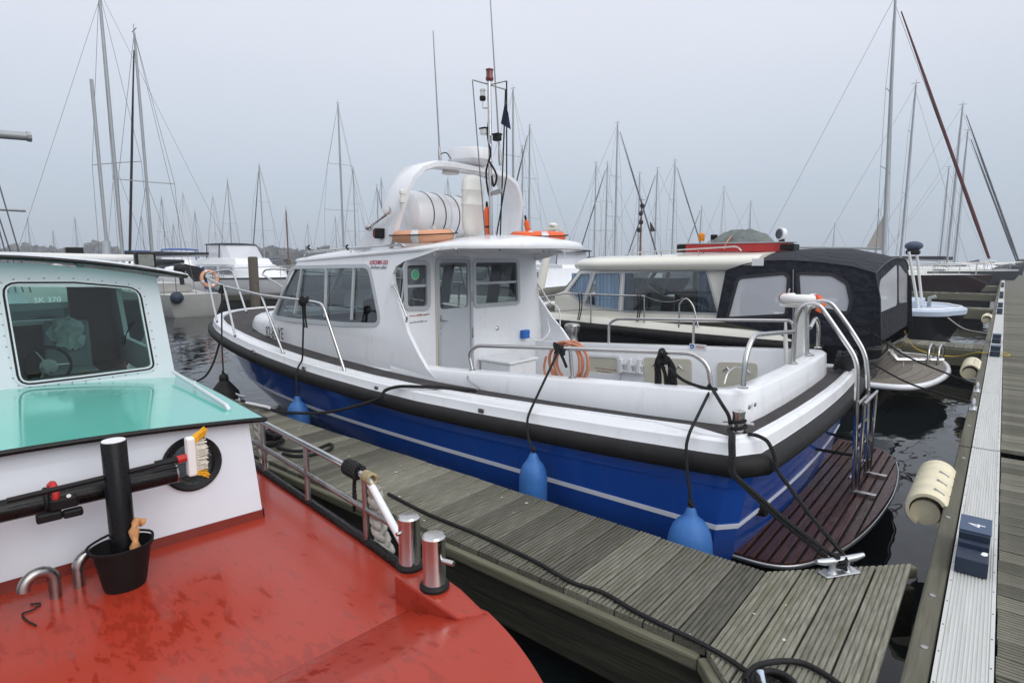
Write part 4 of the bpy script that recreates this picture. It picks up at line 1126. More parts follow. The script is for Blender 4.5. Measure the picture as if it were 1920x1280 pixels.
hl.build('hull', 'black_hull', rb_, smooth=40)
tubeob('rubbing_strake', [W(a,b,.36) for a,b in both(redge(.06))], .07, 'rubber', rb_, n=10)
dk = MB().prism([tuple(W(a,b).to_2d()) for a,b in both(redge(-.025))], .55, RD).build('deck', 'red_deck', rb_)
tubeob('deck_edge', [W(a,b,RD+.012) for a,b in redge()[1:7]], .028, 'black_paint', rb_, n=10)
# raised end of the deck: a wedge, high at the side, flush towards the middle
ra_ = redge(-.03)[5:]
def wz(b): return RD+.012
pf = MB()
edge_pts = [(2.20,b) for b in (.0,.3,.6,.9,1.15,1.36)]+[(2.05,1.53)]+[(a,b) for a,b in ra_ if a < 2.0]
edge_pts += [(min(p[0],.5),0) for p in ra_[-1:]]
rows = []
outer = [p for p in redge(-.03,24)[6:]]
for k in range(0, 25):
    t = k/24; a = 2.0-1.6*t
    bo = 1.52*math.sqrt(max(0,1-((2.0-a)/1.625)**2))
    rows.append([W(a, bo*j/10, RD+.006+.13*min(1,max(0,(2.16-a))/.42)) for j in range(11)])
front = [W(2.16-.07*(1-j/10), 1.52*j/10, RD+.004) for j in range(11)]
base = [W(2.17-.07*(1-j/10), 1.52*j/10, RD-.003) for j in range(11)]
pf.loft([base,front]+rows, False)
pf.build('raised_deck', 'red_deck', rb_, smooth=25)
pf = MB(); pf.loft([[Vector((p.x,p.y,p.z))-EB*(2*ab(p)[1]) for p in r] for r in [base,front]+rows], False); pf.build('raised_deck', 'red_deck', rb_, smooth=25)
MB().prism([tuple(W(a,b).to_2d()) for a,b in ((2.26,1.37),(2.26,1.545),(1.95,1.53),(1.72,1.49),(1.80,1.38))], RD-.01, .735).build('bollard_base', 'red_deck', rb_, bevel=.012)
# bollards
for (px,py), hh in (((769,1062),.235),((815,1100),.225)):
    p = PZ(px,py,.735)
    bo = MB().lathe([(.058,-.02),(.058,.0),(.052,.012),(.052,hh),(.054,hh+.002),(.054,hh+.018),(.046,hh+.026),(.001,hh+.028)], p, n=28).build('bollard', 'steel', rb_, smooth=35)
    MB().lathe([(.052,0),(.066,.004),(.068,.018),(.06,.03),(.053,.032)], p-V(0,0,.004), n=24).build('bollard_seal', 'rubber', bo, smooth=40)
    if px > 800:
        tubeob('bollard_pin', [p+V(0,0,hh*.62), p+V(0,0,hh*.62)+ (EB*.3-EA*.9).normalized()*.105], .013, 'steel', bo)
    else: tubeob('bollard_pin', [p+V(0,0,hh*.8), p+V(0,0,hh*.8)-EB*.07], .010, 'steel', bo)
# side rail
BR = 1.565
top = [PBb(330,708,BR), PBb(474,784,BR), PBb(560,826,BR), PBb(668,880,BR)]
rend = PBb(690,893,BR); low = PZ(752,1020,.80)
zt_ = sum(p.z for p in top[1:])/3
top = [W(ab(p)[0],BR,zt_) for p in top]
tubeob('side_rail', top+[W(ab(rend)[0]+.02,BR,zt_-.005)], .021, 'steel', rb_, n=10)
tubeob('rail_end', [W(ab(rend)[0]+.01,BR,zt_-.005), W(2.42,BR-.02,.74)], .021, 'gelcoat', rb_, n=10)
feet = [(490,886),(574,940),(680,1016)]; tops = [474,560,667]
tubeob('side_rail', [W(6.2,BR,RD+.21), W(2.55,BR,RD+.21)], .017, 'steel_dull', rb_, n=8)
for (fx,fy), tx in zip(feet,tops):
    p = PZ(fx,fy,RD+.02); a = ab(p)[0]
    tubeob('rail_post', [W(a,BR,RD), W(a,BR,zt_)], .018, 'steel_dull', rb_, n=10)
for a in (5.2,6.1): tubeob('rail_post', [W(a,BR,RD), W(a,BR,zt_)], .018, 'steel_dull', rb_, n=8)
# trunk
TF, TT = 3.62, 3.70
tk = MB()
def tfr(b, t): return W(TF+(TT-TF)*t, b*(1-.022*t), RD+(1.215-RD)*t+ .06*t*(1-(b/1.27)**2))
bs = [-1.27+2.54*i/12 for i in range(13)]
ph = (ab(PA(366,868,3.66))[1], (PA(366,868,3.66).z-RD)/(1.215-RD+.03))
PRAD = .148
hole = [(ph[0]+(PRAD-.02)*math.cos(a), ph[1]+(PRAD-.02)*math.sin(a)/.63) for a in [2*math.pi*i/24 for i in range(24)]]
tk.plate([(b,0) for b in bs]+[(b,1) for b in bs[::-1]], [hole], tfr, tuple(EA*.02))
for s in (-1,1): tk.add([tfr(s*1.27,0), tfr(s*1.27,1), W(5.5,s*1.24,1.22), W(5.5,s*1.27,RD)], [(0,1,2,3)])
tk.build('trunk', 'trunk_white', rb_)
MB().plate([(b,-.002) for b in bs]+[(b,.085) for b in bs[::-1]], [], lambda b,t: tfr(b,t)-EA*.006, tuple(EA*.004)).build('trunk_base_band', 'brown_red', rb_)
MB().add([W(TF-.006,1.276,RD),W(5.5,1.276,RD),W(5.5,1.276,RD+.055),W(TF-.006,1.276,RD+.055)], [(0,1,2,3)]).build('trunk_base_band', 'brown_red', rb_)
pc = tfr(*ph); pn = (-EA+V(0,0,.13)).normalized()
pr = MB().lathe([(PRAD+.012,0),(PRAD+.012,.012),(PRAD,.022),(PRAD-.028,.018),(PRAD-.032,-.01)], pc, pn, n=36, caps=False).build('porthole_ring', 'black_paint', rb_, smooth=40)
MB().lathe([(PRAD-.03,0),(PRAD-.03,.002)], pc-pn*.01, pn, n=30).build('porthole_glass', 'glass_dark', pr)
MB().lathe([(PRAD,0),(PRAD,.002)], pc-pn*.06, pn, n=24).build('porthole_blind', 'interior', pr)
# turquoise coach roof with black edge
def croof(a, b): return W(a, b, 1.235+.065*(1-(b/1.3)**2)+.012*max(0,min(1,(a-3.7))))
al = [3.63,3.66,4.0,4.5,5.0,5.5]; bl = [-1.32+2.64*i/20 for i in range(21)]
cr_ = MB(); cr_.loft([[croof(a,b) for b in bl] for a in al], False); cr_.loft([[croof(a,b)-V(0,0,.025) for b in bl] for a in al], False)
cr_.build('cabin_roof', 'teal', rb_, smooth=40)
tubeob('roof_edge', [croof(5.5,bl[-1])-V(0,0,.012)]+[croof(3.63,b)-V(0,0,.012) for b in bl[::-1]]+[croof(5.5,bl[0])-V(0,0,.012)], .016, 'black_paint', rb_, n=8)
h0 = PBb(325,697,1.20); h1 = PBb(425,760,1.20)
tubeob('hand_rail', bend([h0, h1, croof(ab(h1)[0]-.05,1.2)], .06), .014, 'wh_paint', rb_, n=8)
p = W(ab(PBb(366,735,1.2))[0],1.2); tubeob('hand_rail_post', [croof(ab(p)[0],1.2), croof(ab(p)[0],1.2)+V(0,0,.07)], .011, 'wh_paint', rb_)
# wheelhouse
WF = 5.32; WB = 7.35
def wf(b, t, a=WF): return W(a+.05*t, b*(1-.055*t), 1.235+(2.07-1.235)*t+(.06-.0*t)*(1-(b/1.24)**2)+.06*t*(1-(b/1.24)**2))
def wfbt(px, py, a=WF):
    p = PA(px,py,a+.02); b = ab(p)[1]
    t = .5
    for _ in range(6):
        bb0 = b/(1-.055*t); base = .06*(1-(bb0/1.24)**2); t = (p.z-1.235-base)/(.835+base)
    return (b/(1-.055*t), t)
bs2 = [-1.24+2.48*i/16 for i in range(17)]
wq = [wfbt(*q) for q in ((4,531),(140,530),(262,541),(288,690),(160,706),(36,721))]
wh1 = rpoly(wq, [.09,0,.09,.06,0,.08])
wh2 = [(-p[0],p[1]) for p in wh1][::-1]
MB().plate([(b,0) for b in bs2]+[(b,1) for b in bs2[::-1]], [wh1,wh2], wf, tuple(EA*.03)).build('wheelhouse_front', 'wh_paint', rb_, smooth=25)
for lp_ in (wh1,wh2):
    f_ = frame(MB(), lp_, wf, .04, tuple(-EA*.008), tuple(EA*.03)).build('window_frame', 'wh_paint', rb_, smooth=30)
    sealp = frame(MB(), lp_, wf, .014, tuple(-EA*.011), tuple(EA*.02)).build('window_seal', 'rubber', rb_, smooth=30)
    g = MB(); g.add([Vector(wf(*p))+EA*.012 for p in lp_], [list(range(len(lp_)))]); g.build('pane', 'glass_teal', f_, normals=False)
    rv = MB(); n_ = len(lp_)
    loop = [Vector(p) for p in lp_]; c = sum(loop, Vector((0,0)))/n_
    per = [loop[i].lerp(loop[(i+1)%n_], k/max(1,int((loop[(i+1)%n_]-loop[i]).length/.075))) for i in range(n_) for k in range(max(1,int((loop[(i+1)%n_]-loop[i]).length/.075)))]
    last = None
    for p in per:
        q = p+(p-c).normalized()*.035
        if last is not None and (q-last).length < .055: continue
        last = q; rv.lathe([(.006,0),(.004,.004)], Vector(wf(q.x,q.y)), -EA, n=6)
    rv.build('rivet', 'ink_grey', f_)['kind'] = 'stuff'
for s in (-1,1):
    def ws(a,t,s=s): return W(a, s*1.24*(1-.055*t), 1.235+.835*t)
    hol = rpoly([(5.62,.22),(6.95,.22),(6.95,.86),(5.62,.86)], .08)
    MB().plate([(WF,-.1),(WB,-.1),(WB,1),(WF+.05,1)], [hol], ws, tuple(EB*(-s*.03))).build('wheelhouse_side', 'wh_paint', rb_)
    g = MB(); g.add([Vector(ws(*p))-EB*(s*.015) for p in hol], [list(range(len(hol)))]); g.build('side_pane', 'glass_teal', rb_, normals=False)
    frame(MB(), hol, ws, .03, tuple(EB*(s*.008)), tuple(EB*(-s*.035))).build('window_frame', 'window_frame', rb_)
bh_h = rpoly([wfbt(*q, a=WB) for q in ((-60,528),(132,528),(136,592),(128,600),(-60,612))], .05)
bh_2 = rpoly([(-1.05,.3),(-.35,.3),(-.35,.85),(-1.05,.85)], .05)
MB().plate([(b,-.3) for b in bs2]+[(b,1) for b in bs2[::-1]], [bh_h], lambda b,t: wf(b,t,WB), tuple(EA*.03)).build('wheelhouse_back', 'interior_wood', rb_)
frame(MB(), bh_h, lambda b,t: wf(b,t,WB), .05, tuple(-EA*.01), tuple(EA*.03)).build('window_frame', 'wh_paint', rb_)
g = MB(); g.add([Vector(wf(p[0],p[1],WB))+EA*.01 for p in bh_h], [list(range(len(bh_h)))]); g.build('back_pane', 'glass_teal', rb_, normals=False)
wr2 = MB()
def wroof(a,b,dz): return W(a,b,2.075+dz+.155*(1-(b/1.34)**2))
bl2 = [-1.34+2.68*i/16 for i in range(17)]
wr2.loft([[wroof(5.20,b,-.015) for b in bl2],[wroof(5.20,b,.015) for b in bl2],[wroof(5.3,b,.03) for b in bl2],[wroof(6.4,b,.045) for b in bl2],[wroof(7.5,b,.03) for b in bl2],[wroof(7.5,b,-.015) for b in bl2]], False)
wr2.loft([[wroof(5.20,b,-.015) for b in bl2],[wroof(7.5,b,-.015) for b in bl2]], False)
wroof_o = wr2.build('wheelhouse_roof', 'wh_paint', rb_, smooth=30)
tubeob('roof_edge', [wroof(7.5,bl2[-1],0)]+[wroof(5.19,b,-.002) for b in bl2[::-1]]+[wroof(7.5,bl2[0],0)], .015, 'black_paint', rb_, n=8)
# interior
MB().obox(W(6.3,0,1.05),EA*1.0,EB*1.1,V(0,0,.02)).build('cabin_floor', 'interior', rb_)
MB().obox(W(5.7,-.1,1.15),EA*.3,EB*1.1,V(0,0,.12)).build('console', 'interior', rb_)
for b_ in (.55,.72):
    MB().obox(W(7.2,b_+.33,1.6),EA*.02,EB*.09,V(0,0,.42)).build('curtain', 'interior_wood', rb_)
ch = W(6.7,.70,1.05)
MB().obox(ch+V(0,0,.38),EA*.05,EB*.17,V(0,0,.22)).obox(ch+V(0,0,.15)-EA*.16,EA*.2,EB*.18,V(0,0,.03)).build('helm_chair', 'seat_grey', rb_, bevel=.03)
bg = MB(); rg = random.Random(2)
def bagring(z,s): return [ch+EA*(-.05)+V(0,0,z)+EA*(.08*s*math.cos(t)*rg.uniform(.6,1.25))+EB*(.13*s*math.sin(t)*rg.uniform(.6,1.25))+V(0,0,rg.uniform(-.03,.03)) for t in [2*math.pi*i/22 for i in range(22)]]
bg.loft([bagring(.36,.8),bagring(.40,1.0),bagring(.44,1.05),bagring(.48,1.1),bagring(.52,1.0),bagring(.56,.9),bagring(.60,.7),bagring(.62,.35)], True, False, True).build('plastic_bag', 'bag', rb_, smooth=35)
wc = W(5.95,.48,1.36)
tubeob('steering_wheel', [wc+EB*(.15*math.cos(t))+V(0,0,.15*math.sin(t)) for t in [2*math.pi*i/20 for i in range(20)]], .012, 'black_plastic', rb_, closed=True)
MB().lathe([(.05,0),(.06,.05)], wc, -EA, n=14).build('wheel_hub', 'steel_dull', rb_)
for t in (0,2.1,4.2): tubeob('wheel_spoke', [wc, wc+EB*(.15*math.cos(t))+V(0,0,.15*math.sin(t))], .009, 'steel_dull', rb_)
tubeob('wiper', smoothpath([wf(1.02,.55)-EA*.03, wf(.95,.45)-EA*.03, wf(.92,.34)-EA*.03]), .005, 'black_plastic', rb_)
# roof gear
z_ = wroof(5.5,.6,0).z
tubeob('roof_pole', [PA(-60,478,5.55), PA(262,484,5.55)], .028, 'spar_white', rb_, n=10)
MB().obox(PA(150,497,5.55)-V(0,0,.02), EA*.03, EB*.02, V(0,0,.04)).build('pole_chock', 'wh_paint', rb_)
fl_ = PA(272,488,5.35)
MB().obox(fl_, EA*.035, EB*.072, V(0,0,.066)).build('floodlight', 'black_plastic', rb_, bevel=.015)
MB().obox(fl_-EA*.037, EA*.003, EB*.052, V(0,0,.046)).build('floodlight_lens', 'led', rb_)
tubeob('floodlight_bracket', [fl_-V(0,0,.05), fl_-V(0,0,.15)+EA*.05], .012, 'steel_dull', rb_)
q = PA(139,470,6.2); MB().obox(q, EA*.05, EB*.06, V(0,0,.028)).build('roof_lamp', 'black_plastic', rb_, bevel=.008)
tubeob('roof_lamp_post', [q-V(0,0,.02), q-V(0,0,.12)], .012, 'steel_dull', rb_)
tubeob('stern_post', [PA(200,478,6.6)-V(0,0,.05), PA(199,452,6.6)], .035, 'spar', rb_, n=10)
# black post with cross tube
pb = thing('mast_crutch', 'black steel post and cross tube in front of the white trunk', 'post', tuple(W(3.36,.49,RD)))
MB().lathe([(.060,0),(.056,.02),(.055,.72),(.052,.725)], W(3.36,.49,RD), n=28).build('post', 'black_paint', pb, smooth=40)
MB().lathe([(.0515,0),(.050,.006),(.001,.007)], W(3.36,.49,RD+.723), n=28).build('post_cap', 'label_white', pb)
MB().lathe([(.058,0),(.055,.45)], W(3.36,-.10,RD), n=24).build('post', 'black_paint', pb, smooth=40)
ta, tb = PA(-120,985,3.50), PA(331,886,3.50)
tube_c = MB().tube([ta,tb], .052, n=28).build('cross_tube', 'black_paint', pb, smooth=40)
MB().lathe([(.0525,-.006),(.0525,.002)], tb, tb-ta, n=28, caps=False).build('end_ring', 'steel_dull', pb)
q = PA(318,862,3.46); MB().obox(q, EB*.07, EA*.012, V(0,0,.008)).build('pad', 'black_plastic', pb)
# lashing clamp on the tube
q = PA(88,930,3.42)
cl = thing('lashing_clamp', 'black ratchet clamp with red strap loop on the black cross tube', 'clamp', tuple(q-V(0,0,.08)))
d = (tb-ta).normalized()
cc = ta+d*((q-ta).dot(d)); 
tubeob('strap', [cc+(V(0,0,1)*math.cos(t)+d.cross(V(0,0,1))*math.sin(t))*.058 for t in [2*math.pi*i/20 for i in range(20)]], .012, 'black_plastic', cl, closed=True)
up = V(0,0,1); fw = -EA
tubeob('strap_loop', smoothpath([cc+up*.07+d*.02, cc+up*.085+fw*.02+d*.03, cc+up*.05+fw*.07+d*.035, cc+up*.02+fw*.075+d*.03]), .016, 'red_plastic', cl)
MB().obox(cc+fw*.075+up*.0+d*.06, d*.055, up*.028, fw*.02).obox(cc+fw*.08-up*.05+d*.0, d*.05, up*.022, fw*.022).obox(cc+fw*.085-up*.055+d*.09, d*.04, up*.02, fw*.02).build('ratchet', 'black_plastic', cl, bevel=.01)
MB().lathe([(.012,0),(.01,.006)], cc+up*.03+fw*.09+d*.08, fw+up, n=10).build('ratchet_pin', 'steel', cl)
# vents, bucket, wire
def gooseneck(base, dirv, lab, rad=.060, r=.026, rise=.09):
    t = thing('gooseneck_vent', lab, 'vent pipe', tuple(base))
    pts = [base, base+V(0,0,rise)]
    dv = Vector(dirv).normalized(); c = base+V(0,0,rise)+dv*rad
    for i in range(1,11):
        a = math.pi*1.02*i/10; pts.append(c-dv*rad*math.cos(a)+V(0,0,rad*math.sin(a)))
    MB().tube(pts, r, n=16).build('pipe', 'steel_dull', t, smooth=50)
    MB().lathe([(r+.003,0),(r+.003,.006)], base+V(0,0,rise), n=16, caps=False).build('weld', 'steel_dull', t)
    return t
gooseneck(PZ(105,1118,RD), -EB*.9-EA*.25, 'bent stainless vent pipe on red deck, the one curving away from the bucket')
gooseneck(PZ(149,1098,RD), EB*.8+EA*.2, 'bent stainless vent pipe on red deck, partly hidden behind the bucket')
bk = PZ(236,1098,RD)
bu = thing('bucket', 'black plastic bucket with wire handle on the red deck', 'bucket', tuple(bk))
def bkr(z, s): return [bk+EB*(.132*s*math.cos(t))+EA*(.108*s*math.sin(t))+V(0,0,z*.93) for t in [2*math.pi*i/28 for i in range(28)]]
MB().loft([bkr(.003,.0),bkr(.003,.66),bkr(.02,.70),bkr(.22,.94),bkr(.222,1.02),bkr(.238,1.03),bkr(.24,.97),bkr(.225,.93),bkr(.03,.67),bkr(.012,.0)], True).build('pail', 'black_plastic', bu, smooth=40)
tubeob('handle', smoothpath([bk+EB*.132+V(0,0,.21), bk+EB*.128+EA*.05+V(0,0,.232), bk+EA*.115+V(0,0,.242), bk-EB*.128+EA*.05+V(0,0,.232), bk-EB*.132+V(0,0,.21)]), .006, 'black_plastic', bu)
spg = MB(); rg = random.Random(9)
pth = smoothpath([bk+EB*.02-EA*.02+V(0,0,.10), bk+EB*.05-EA*.03+V(0,0,.2), bk+EB*.055+V(0,0,.27), bk+EB*.075+EA*.02+V(0,0,.31), bk+EB*.10+EA*.03+V(0,0,.29)], 3)
spg.tube(pth, [.020*rg.uniform(.6,1.35) for _ in pth], n=10)
tag(spg.build('mop_rope', 'sponge', smooth=60), 'frayed orange-brown rope end hanging over the rim of the black bucket', 'rope')
tag(tubeob('wire_piece', smoothpath([PZ(57,1132,RD+.006),PZ(76,1131,RD+.006),PZ(60,1143,RD+.006),PZ(42,1150,RD+.006),PZ(50,1162,RD+.006),PZ(68,1172,RD+.006)]), .004, 'black_rope', None, n=6), 'bent scrap of black wire lying on the red deck', 'wire')
# brush on its pole
q = PA(358,855,3.36)
br_ = thing('deck_brush', 'deck brush with white head, white and yellow bristles and red socket', 'brush', tuple(q-V(0,0,.12)))
MB().obox(q, EB*.022, EA*.028, V(0,0,.105)).build('head', 'brush_white', br_, bevel=.01)
def bristles(nm, mt_, zs, tilt, ln):
    mb = MB(); rg2 = random.Random(nm)
    for z in zs:
        for k in range(5):
            o_ = q+EB*.02+EA*(-.024+.012*k)+V(0,0,z)
            dv = (EB+V(0,0,tilt+rg2.uniform(-.3,.3))+EA*rg2.uniform(-.25,.25)).normalized()
            mb.tube([o_, o_+dv*ln*rg2.uniform(.9,1.1)], [.0055,.0035], n=5)
    return mb.build(nm, mt_, br_)
bristles('bristle_white', 'bristle_white', [-.075+.012*i for i in range(13)], 0, .056)
bristles('bristle_yellow', 'bristle_yellow', [.075,.08,.085,.09,.095,.10], .75, .07)
bristles('bristle_yellow.lower', 'bristle_yellow', [-.08,-.085,-.09,-.095,-.10], -.5, .062)
MB().tube([q-EB*.02, q-EB*.065-V(0,0,.005)], [.018,.022], n=12).build('socket', 'red_plastic', br_, smooth=40)
MB().tube([q-EB*.065-V(0,0,.005), q-EB*.75-V(0,0,.03)], .013, n=10).build('pole', 'black_plastic', br_, smooth=40)
# ropes and plaited fender on the rail
def coilwrap(mb, c, ax, R_, r, turns, step):
    ax = Vector(ax).normalized(); u = ax.orthogonal().normalized(); w_ = ax.cross(u)
    return mb.tube([c+ax*(step*t/(2*math.pi))+(u*math.cos(t)+w_*math.sin(t))*R_ for t in [2*math.pi*i/10 for i in range(int(turns*10)+1)]], r, n=6)
axr = -EA
p0 = W(ab(rend)[0]+.03,BR,zt_)
t = thing('fender_rope', 'grey plaited rope fender lashed with manila cord to the rail by the bollards', 'rope', tuple(W(ab(rend)[0],BR,RD)))
coilwrap(MB(), p0, axr, .028, .008, 7, .012).build('manila_lashing', 'manila', t, smooth=60)
def plait(mb, pts, R_, r):
    sm = smoothpath(pts, 8)
    for k in range(3):
        q_ = []
        for i, p in enumerate(sm):
            a = i*.55+k*2.094
            q_.append(p+EB*(R_*math.sin(a))+EA*(R_*math.sin(2*a)*.6))
        mb.tube(q_, r, n=7)
    return mb
gy = p0+EB*.05
plait(MB(), [gy+V(0,0,-.08), gy-EA*.03+V(0,0,-.2), gy-EA*.05+V(0,0,-.32), gy-EA*.09+EB*.02+V(0,0,-.45)], .030, .020).build('plait', 'grey_rope', t, smooth=60)
for k in range(4):
    tubeob('manila_tail', smoothpath([p0+EA*(.02*k-.02)+V(0,0,-.02), p0+EA*(.03*k-.03)+EB*.02+V(0,0,-.15-.02*k), p0+EA*(.02*k-.05)+EB*.03+V(0,0,-.24-.02*k)]), .006, 'manila', t, n=6)
t = thing('fender_rope', 'grey rope fender hanging by manila cord from the rail beside the turquoise roof', 'rope', tuple(W(ab(top[1])[0],BR,RD)))
p1 = W(ab(top[1])[0]+.03,BR,zt_)
coilwrap(MB(), p1, axr, .027, .008, 4, .012).build('manila_lashing', 'manila', t, smooth=60)
plait(MB(), [p1+EB*.03+V(0,0,-.06), p1+EB*.05+V(0,0,-.2), p1+EB*.06-EA*.03+V(0,0,-.36), p1+EB*.06-EA*.05+V(0,0,-.46)], .018, .013).build('plait', 'grey_rope', t, smooth=60)
pk_ = W(ab(PBb(660,875,BR))[0],BR,zt_)
t = thing('rope_hitch', 'thick black rope hitched round the rail with a hanging tail', 'rope', tuple(pk_))
coilwrap(MB(), pk_-axr*.05, axr, .034, .016, 5, .026).build('turns', 'black_rope', t, smooth=60)
tubeob('tail', smoothpath([pk_+V(0,0,-.03)+EB*.02, pk_+V(0,0,-.12)+EA*.02+EB*.02, pk_+V(0,0,-.22)+EA*.01+EB*.02]), .011, 'black_rope', t)
tubeob('tail', smoothpath([pk_+V(0,0,-.03)-EA*.03, pk_+V(0,0,-.16)+EA*.08+EB*.05, pk_+V(0,0,-.36)+EA*.22+EB*.12]), .011, 'black_rope', t)
# ============================================================ CREAM CRUISER WITH BLUE CANOPY
CY_ = 11.75
cb = thing('cabin_cruiser', 'cream cabin cruiser with black hull, dark blue cockpit canopy and teak platform', 'cabin cruiser', (-7, CY_, 0))
def gout(Xt, Xb, B, p=2.6, q=.7, bulge=.1, corner=.25, yc=CY_, us=US, ntr=8, taper=.06):
    near = []
    for u in us:
        X = Xt+u*(Xb-Xt); b = B*max(1-u**p,0)**q; d = Xt-X
        if d < corner: b -= corner*(1-math.sqrt(max(0,1-(1-d/corner)**2)))
        b *= 1-taper*max(0,1-d/3.0)
        near.append((X,b))
    b00 = near[0][1]
    tr = [(Xt+bulge*(1-(1-2*i/ntr)**2), yc+b00*(1-2*i/ntr)) for i in range(1,ntr)]
    return [(X,yc-b) for X,b in near]+[(Xb,yc)]+[(X,yc+b) for X,b in near[::-1]]+tr
shc = lambda X: .93+.012*max(0,-2-X)**1.3*.5
MB().loft([[V(x,y,-.3) for x,y in gout(-1.7,-12.2,1.6)],[V(x,y,.25) for x,y in gout(-1.45,-12.6,1.92)],[V(x,y,shc(x)-.1) for x,y in gout(-1.3,-13.4,2.04)],[V(x,y,shc(x)) for x,y in gout(-1.3,-13.5,2.05)]], True, True).build('hull', 'black_hull', cb, smooth=40)
rrp = [V(x,y,shc(x)-.07) for x,y in gout(-1.27,-13.5,2.07)]
for s_ in (-1,1): MB().tube([p for p in (rrp if s_ < 0 else rrp[::-1]) if p.x < -2.0 and (p.y-CY_)*s_ >= -.01], .085, n=10).build('rubber_rail', 'rubber', cb, smooth=50)
MB().loft([[V(x,y,shc(x)-.01) for x,y in gout(-2.3,-13.42,2.02)],[V(x,y,shc(x)+.10) for x,y in gout(-2.32,-13.38,1.98)],[V(x,y,shc(x)+.13) for x,y in gout(-2.36,-13.3,1.93)],[V(x,y,shc(x)+.10) for x,y in gout(-2.5,-13.1,1.80)],[V(x,y,shc(x)+.10) for x,y in gout(-2.7,-12,1.2)]], True, False, True).build('bulwark', 'cream', cb, smooth=40)
YS = CY_-1.78
def cs(px, py): p = PY(px,py,YS); return (p.x,p.z)
sb_ = MB()
body = [cs(1040,600),cs(1040,552),cs(1057,545),cs(1083,508),cs(1345,503),cs(1385,503),cs(1385,605)]
wn1 = rpoly([cs(1064,546),cs(1086,513),cs(1108,512),cs(1092,568)], .03)
wn2 = rpoly([cs(1096,570),cs(1113,512),cs(1162,511),cs(1160,581),cs(1128,577)], .03)
wn3 = rpoly([cs(1167,583),cs(1168,511),cs(1322,508),cs(1347,588)], .03)
for s in (-1,1):
    fn = (lambda s: lambda x,z: (x, CY_+s*(1.78-.12*max(0,z-1.4)), z))(s)
    MB().plate(body, [wn1,wn2,wn3], fn, (0,-s*.05,0)).build('cabin_side', 'cream', cb)
    for w_ in (wn1,wn2,wn3):
        f = frame(MB(), w_, fn, .03, (0,s*.01,0), (0,-s*.03,0)).build('window_frame', 'window_frame', cb)
        MB().add([Vector(fn(*p))+V(0,-s*.02,0) for p in w_], [list(range(len(w_)))]).build('pane', 'glass_tint' if w_ is wn3 else 'glass_clear', f, normals=False)
x0_ = cs(1057,545)[0]
MB().loft([[V(x0_-1.9,CY_+y,1.15) for y in (-1.3,-.6,.6,1.3)],[V(x0_-.6,CY_+y,1.62) for y in (-1.6,-.7,.7,1.6)],[V(x0_,CY_+y,1.68) for y in (-1.76,-.8,.8,1.76)]], False).build('foredeck', 'cream', cb, smooth=30)
xt_ = cs(1083,508)[0]
MB().loft([[V(x0_-.15*(1-(y/1.7)**2),CY_+y,1.66) for y in (-1.74,-1.,0,1.,1.74)],[V(xt_-.15*(1-(y/1.7)**2),CY_+y,2.02) for y in (-1.68,-1.,0,1.,1.68)]], False).build('windscreen', 'glass_dark', cb, smooth=30)
def rsec(x, b, zl, h):
    pr_ = [(-.86,0),(-.97,.02),(-1,.12),(-1.0,.2),(-.97,.28),(-.88,.34),(-.6,.40),(-.3,.43),(0,.44)]
    pr_ = pr_+[(-a,z) for a,z in pr_[-2::-1]]
    return [V(x, CY_+a*b, zl+z*h/.44) for a,z in pr_]
xa, xb = cs(1054,497)[0], cs(1424,497)[0]
MB().loft([rsec(xa,.9,2.08,.05), rsec(xa+.12,1.5,2.03,.18), rsec(xa+.4,1.78,2.0,.30), rsec(xa+.9,1.85,2.0,.30), rsec((xa+xb)/2,1.87,2.01,.325), rsec(xb-.3,1.87,2.03,.33), rsec(xb,1.86,2.04,.33)], True, True, True).build('cabin_roof', 'cream', cb, smooth=45)
st2 = lambda pts, r=.014, nm='rail': tubeob(nm, bend(pts,.08), r, 'steel', cb)
YR = CY_-1.62
st2([PY(1172,480,YR),PY(1180,474,YR),PY(1300,467,YR),PY(1382,462,YR),PY(1390,470,YR)], .012, 'roof_rail')
for px in (1240,1310): st2([PY(px,480,YR),PY(px,470,YR)], .01, 'roof_rail')
YR = CY_-1.92
st2([PY(1000,560,YR),PY(1060,550,YR),PY(1210,555,YR)], .016, 'deck_rail')
tubeob('deck_wire', smoothpath([PY(1210,556,YR),PY(1240,565,YR),PY(1265,565,YR),PY(1280,558,YR)],4), .007, 'steel', cb, n=5)
tubeob('deck_wire', [PY(1000,585,YR),PY(1108,580,YR),PY(1210,586,YR)], .006, 'wire', cb, n=5)
for px, py in ((1108,552),(1208,555)): st2([PY(px,py,YR),PY(px,609,YR)], .013, 'stanchion')
st2([PY(1273,616,YR),PY(1274,568,YR),PY(1287,557,YR),PY(1300,572,YR),PY(1309,612,YR)], .016, 'boarding_hoop')
for px, a in ((1085,550),(1195,553)):
    for k in range(2): tubeob('hanging_line', smoothpath([PY(px+k*5,a,YR-.03),PY(px+k*4+2,a+25,YR-.05),PY(px+k*3-2,a+50,YR-.04)]), .012, 'black_rope', cb, n=5)
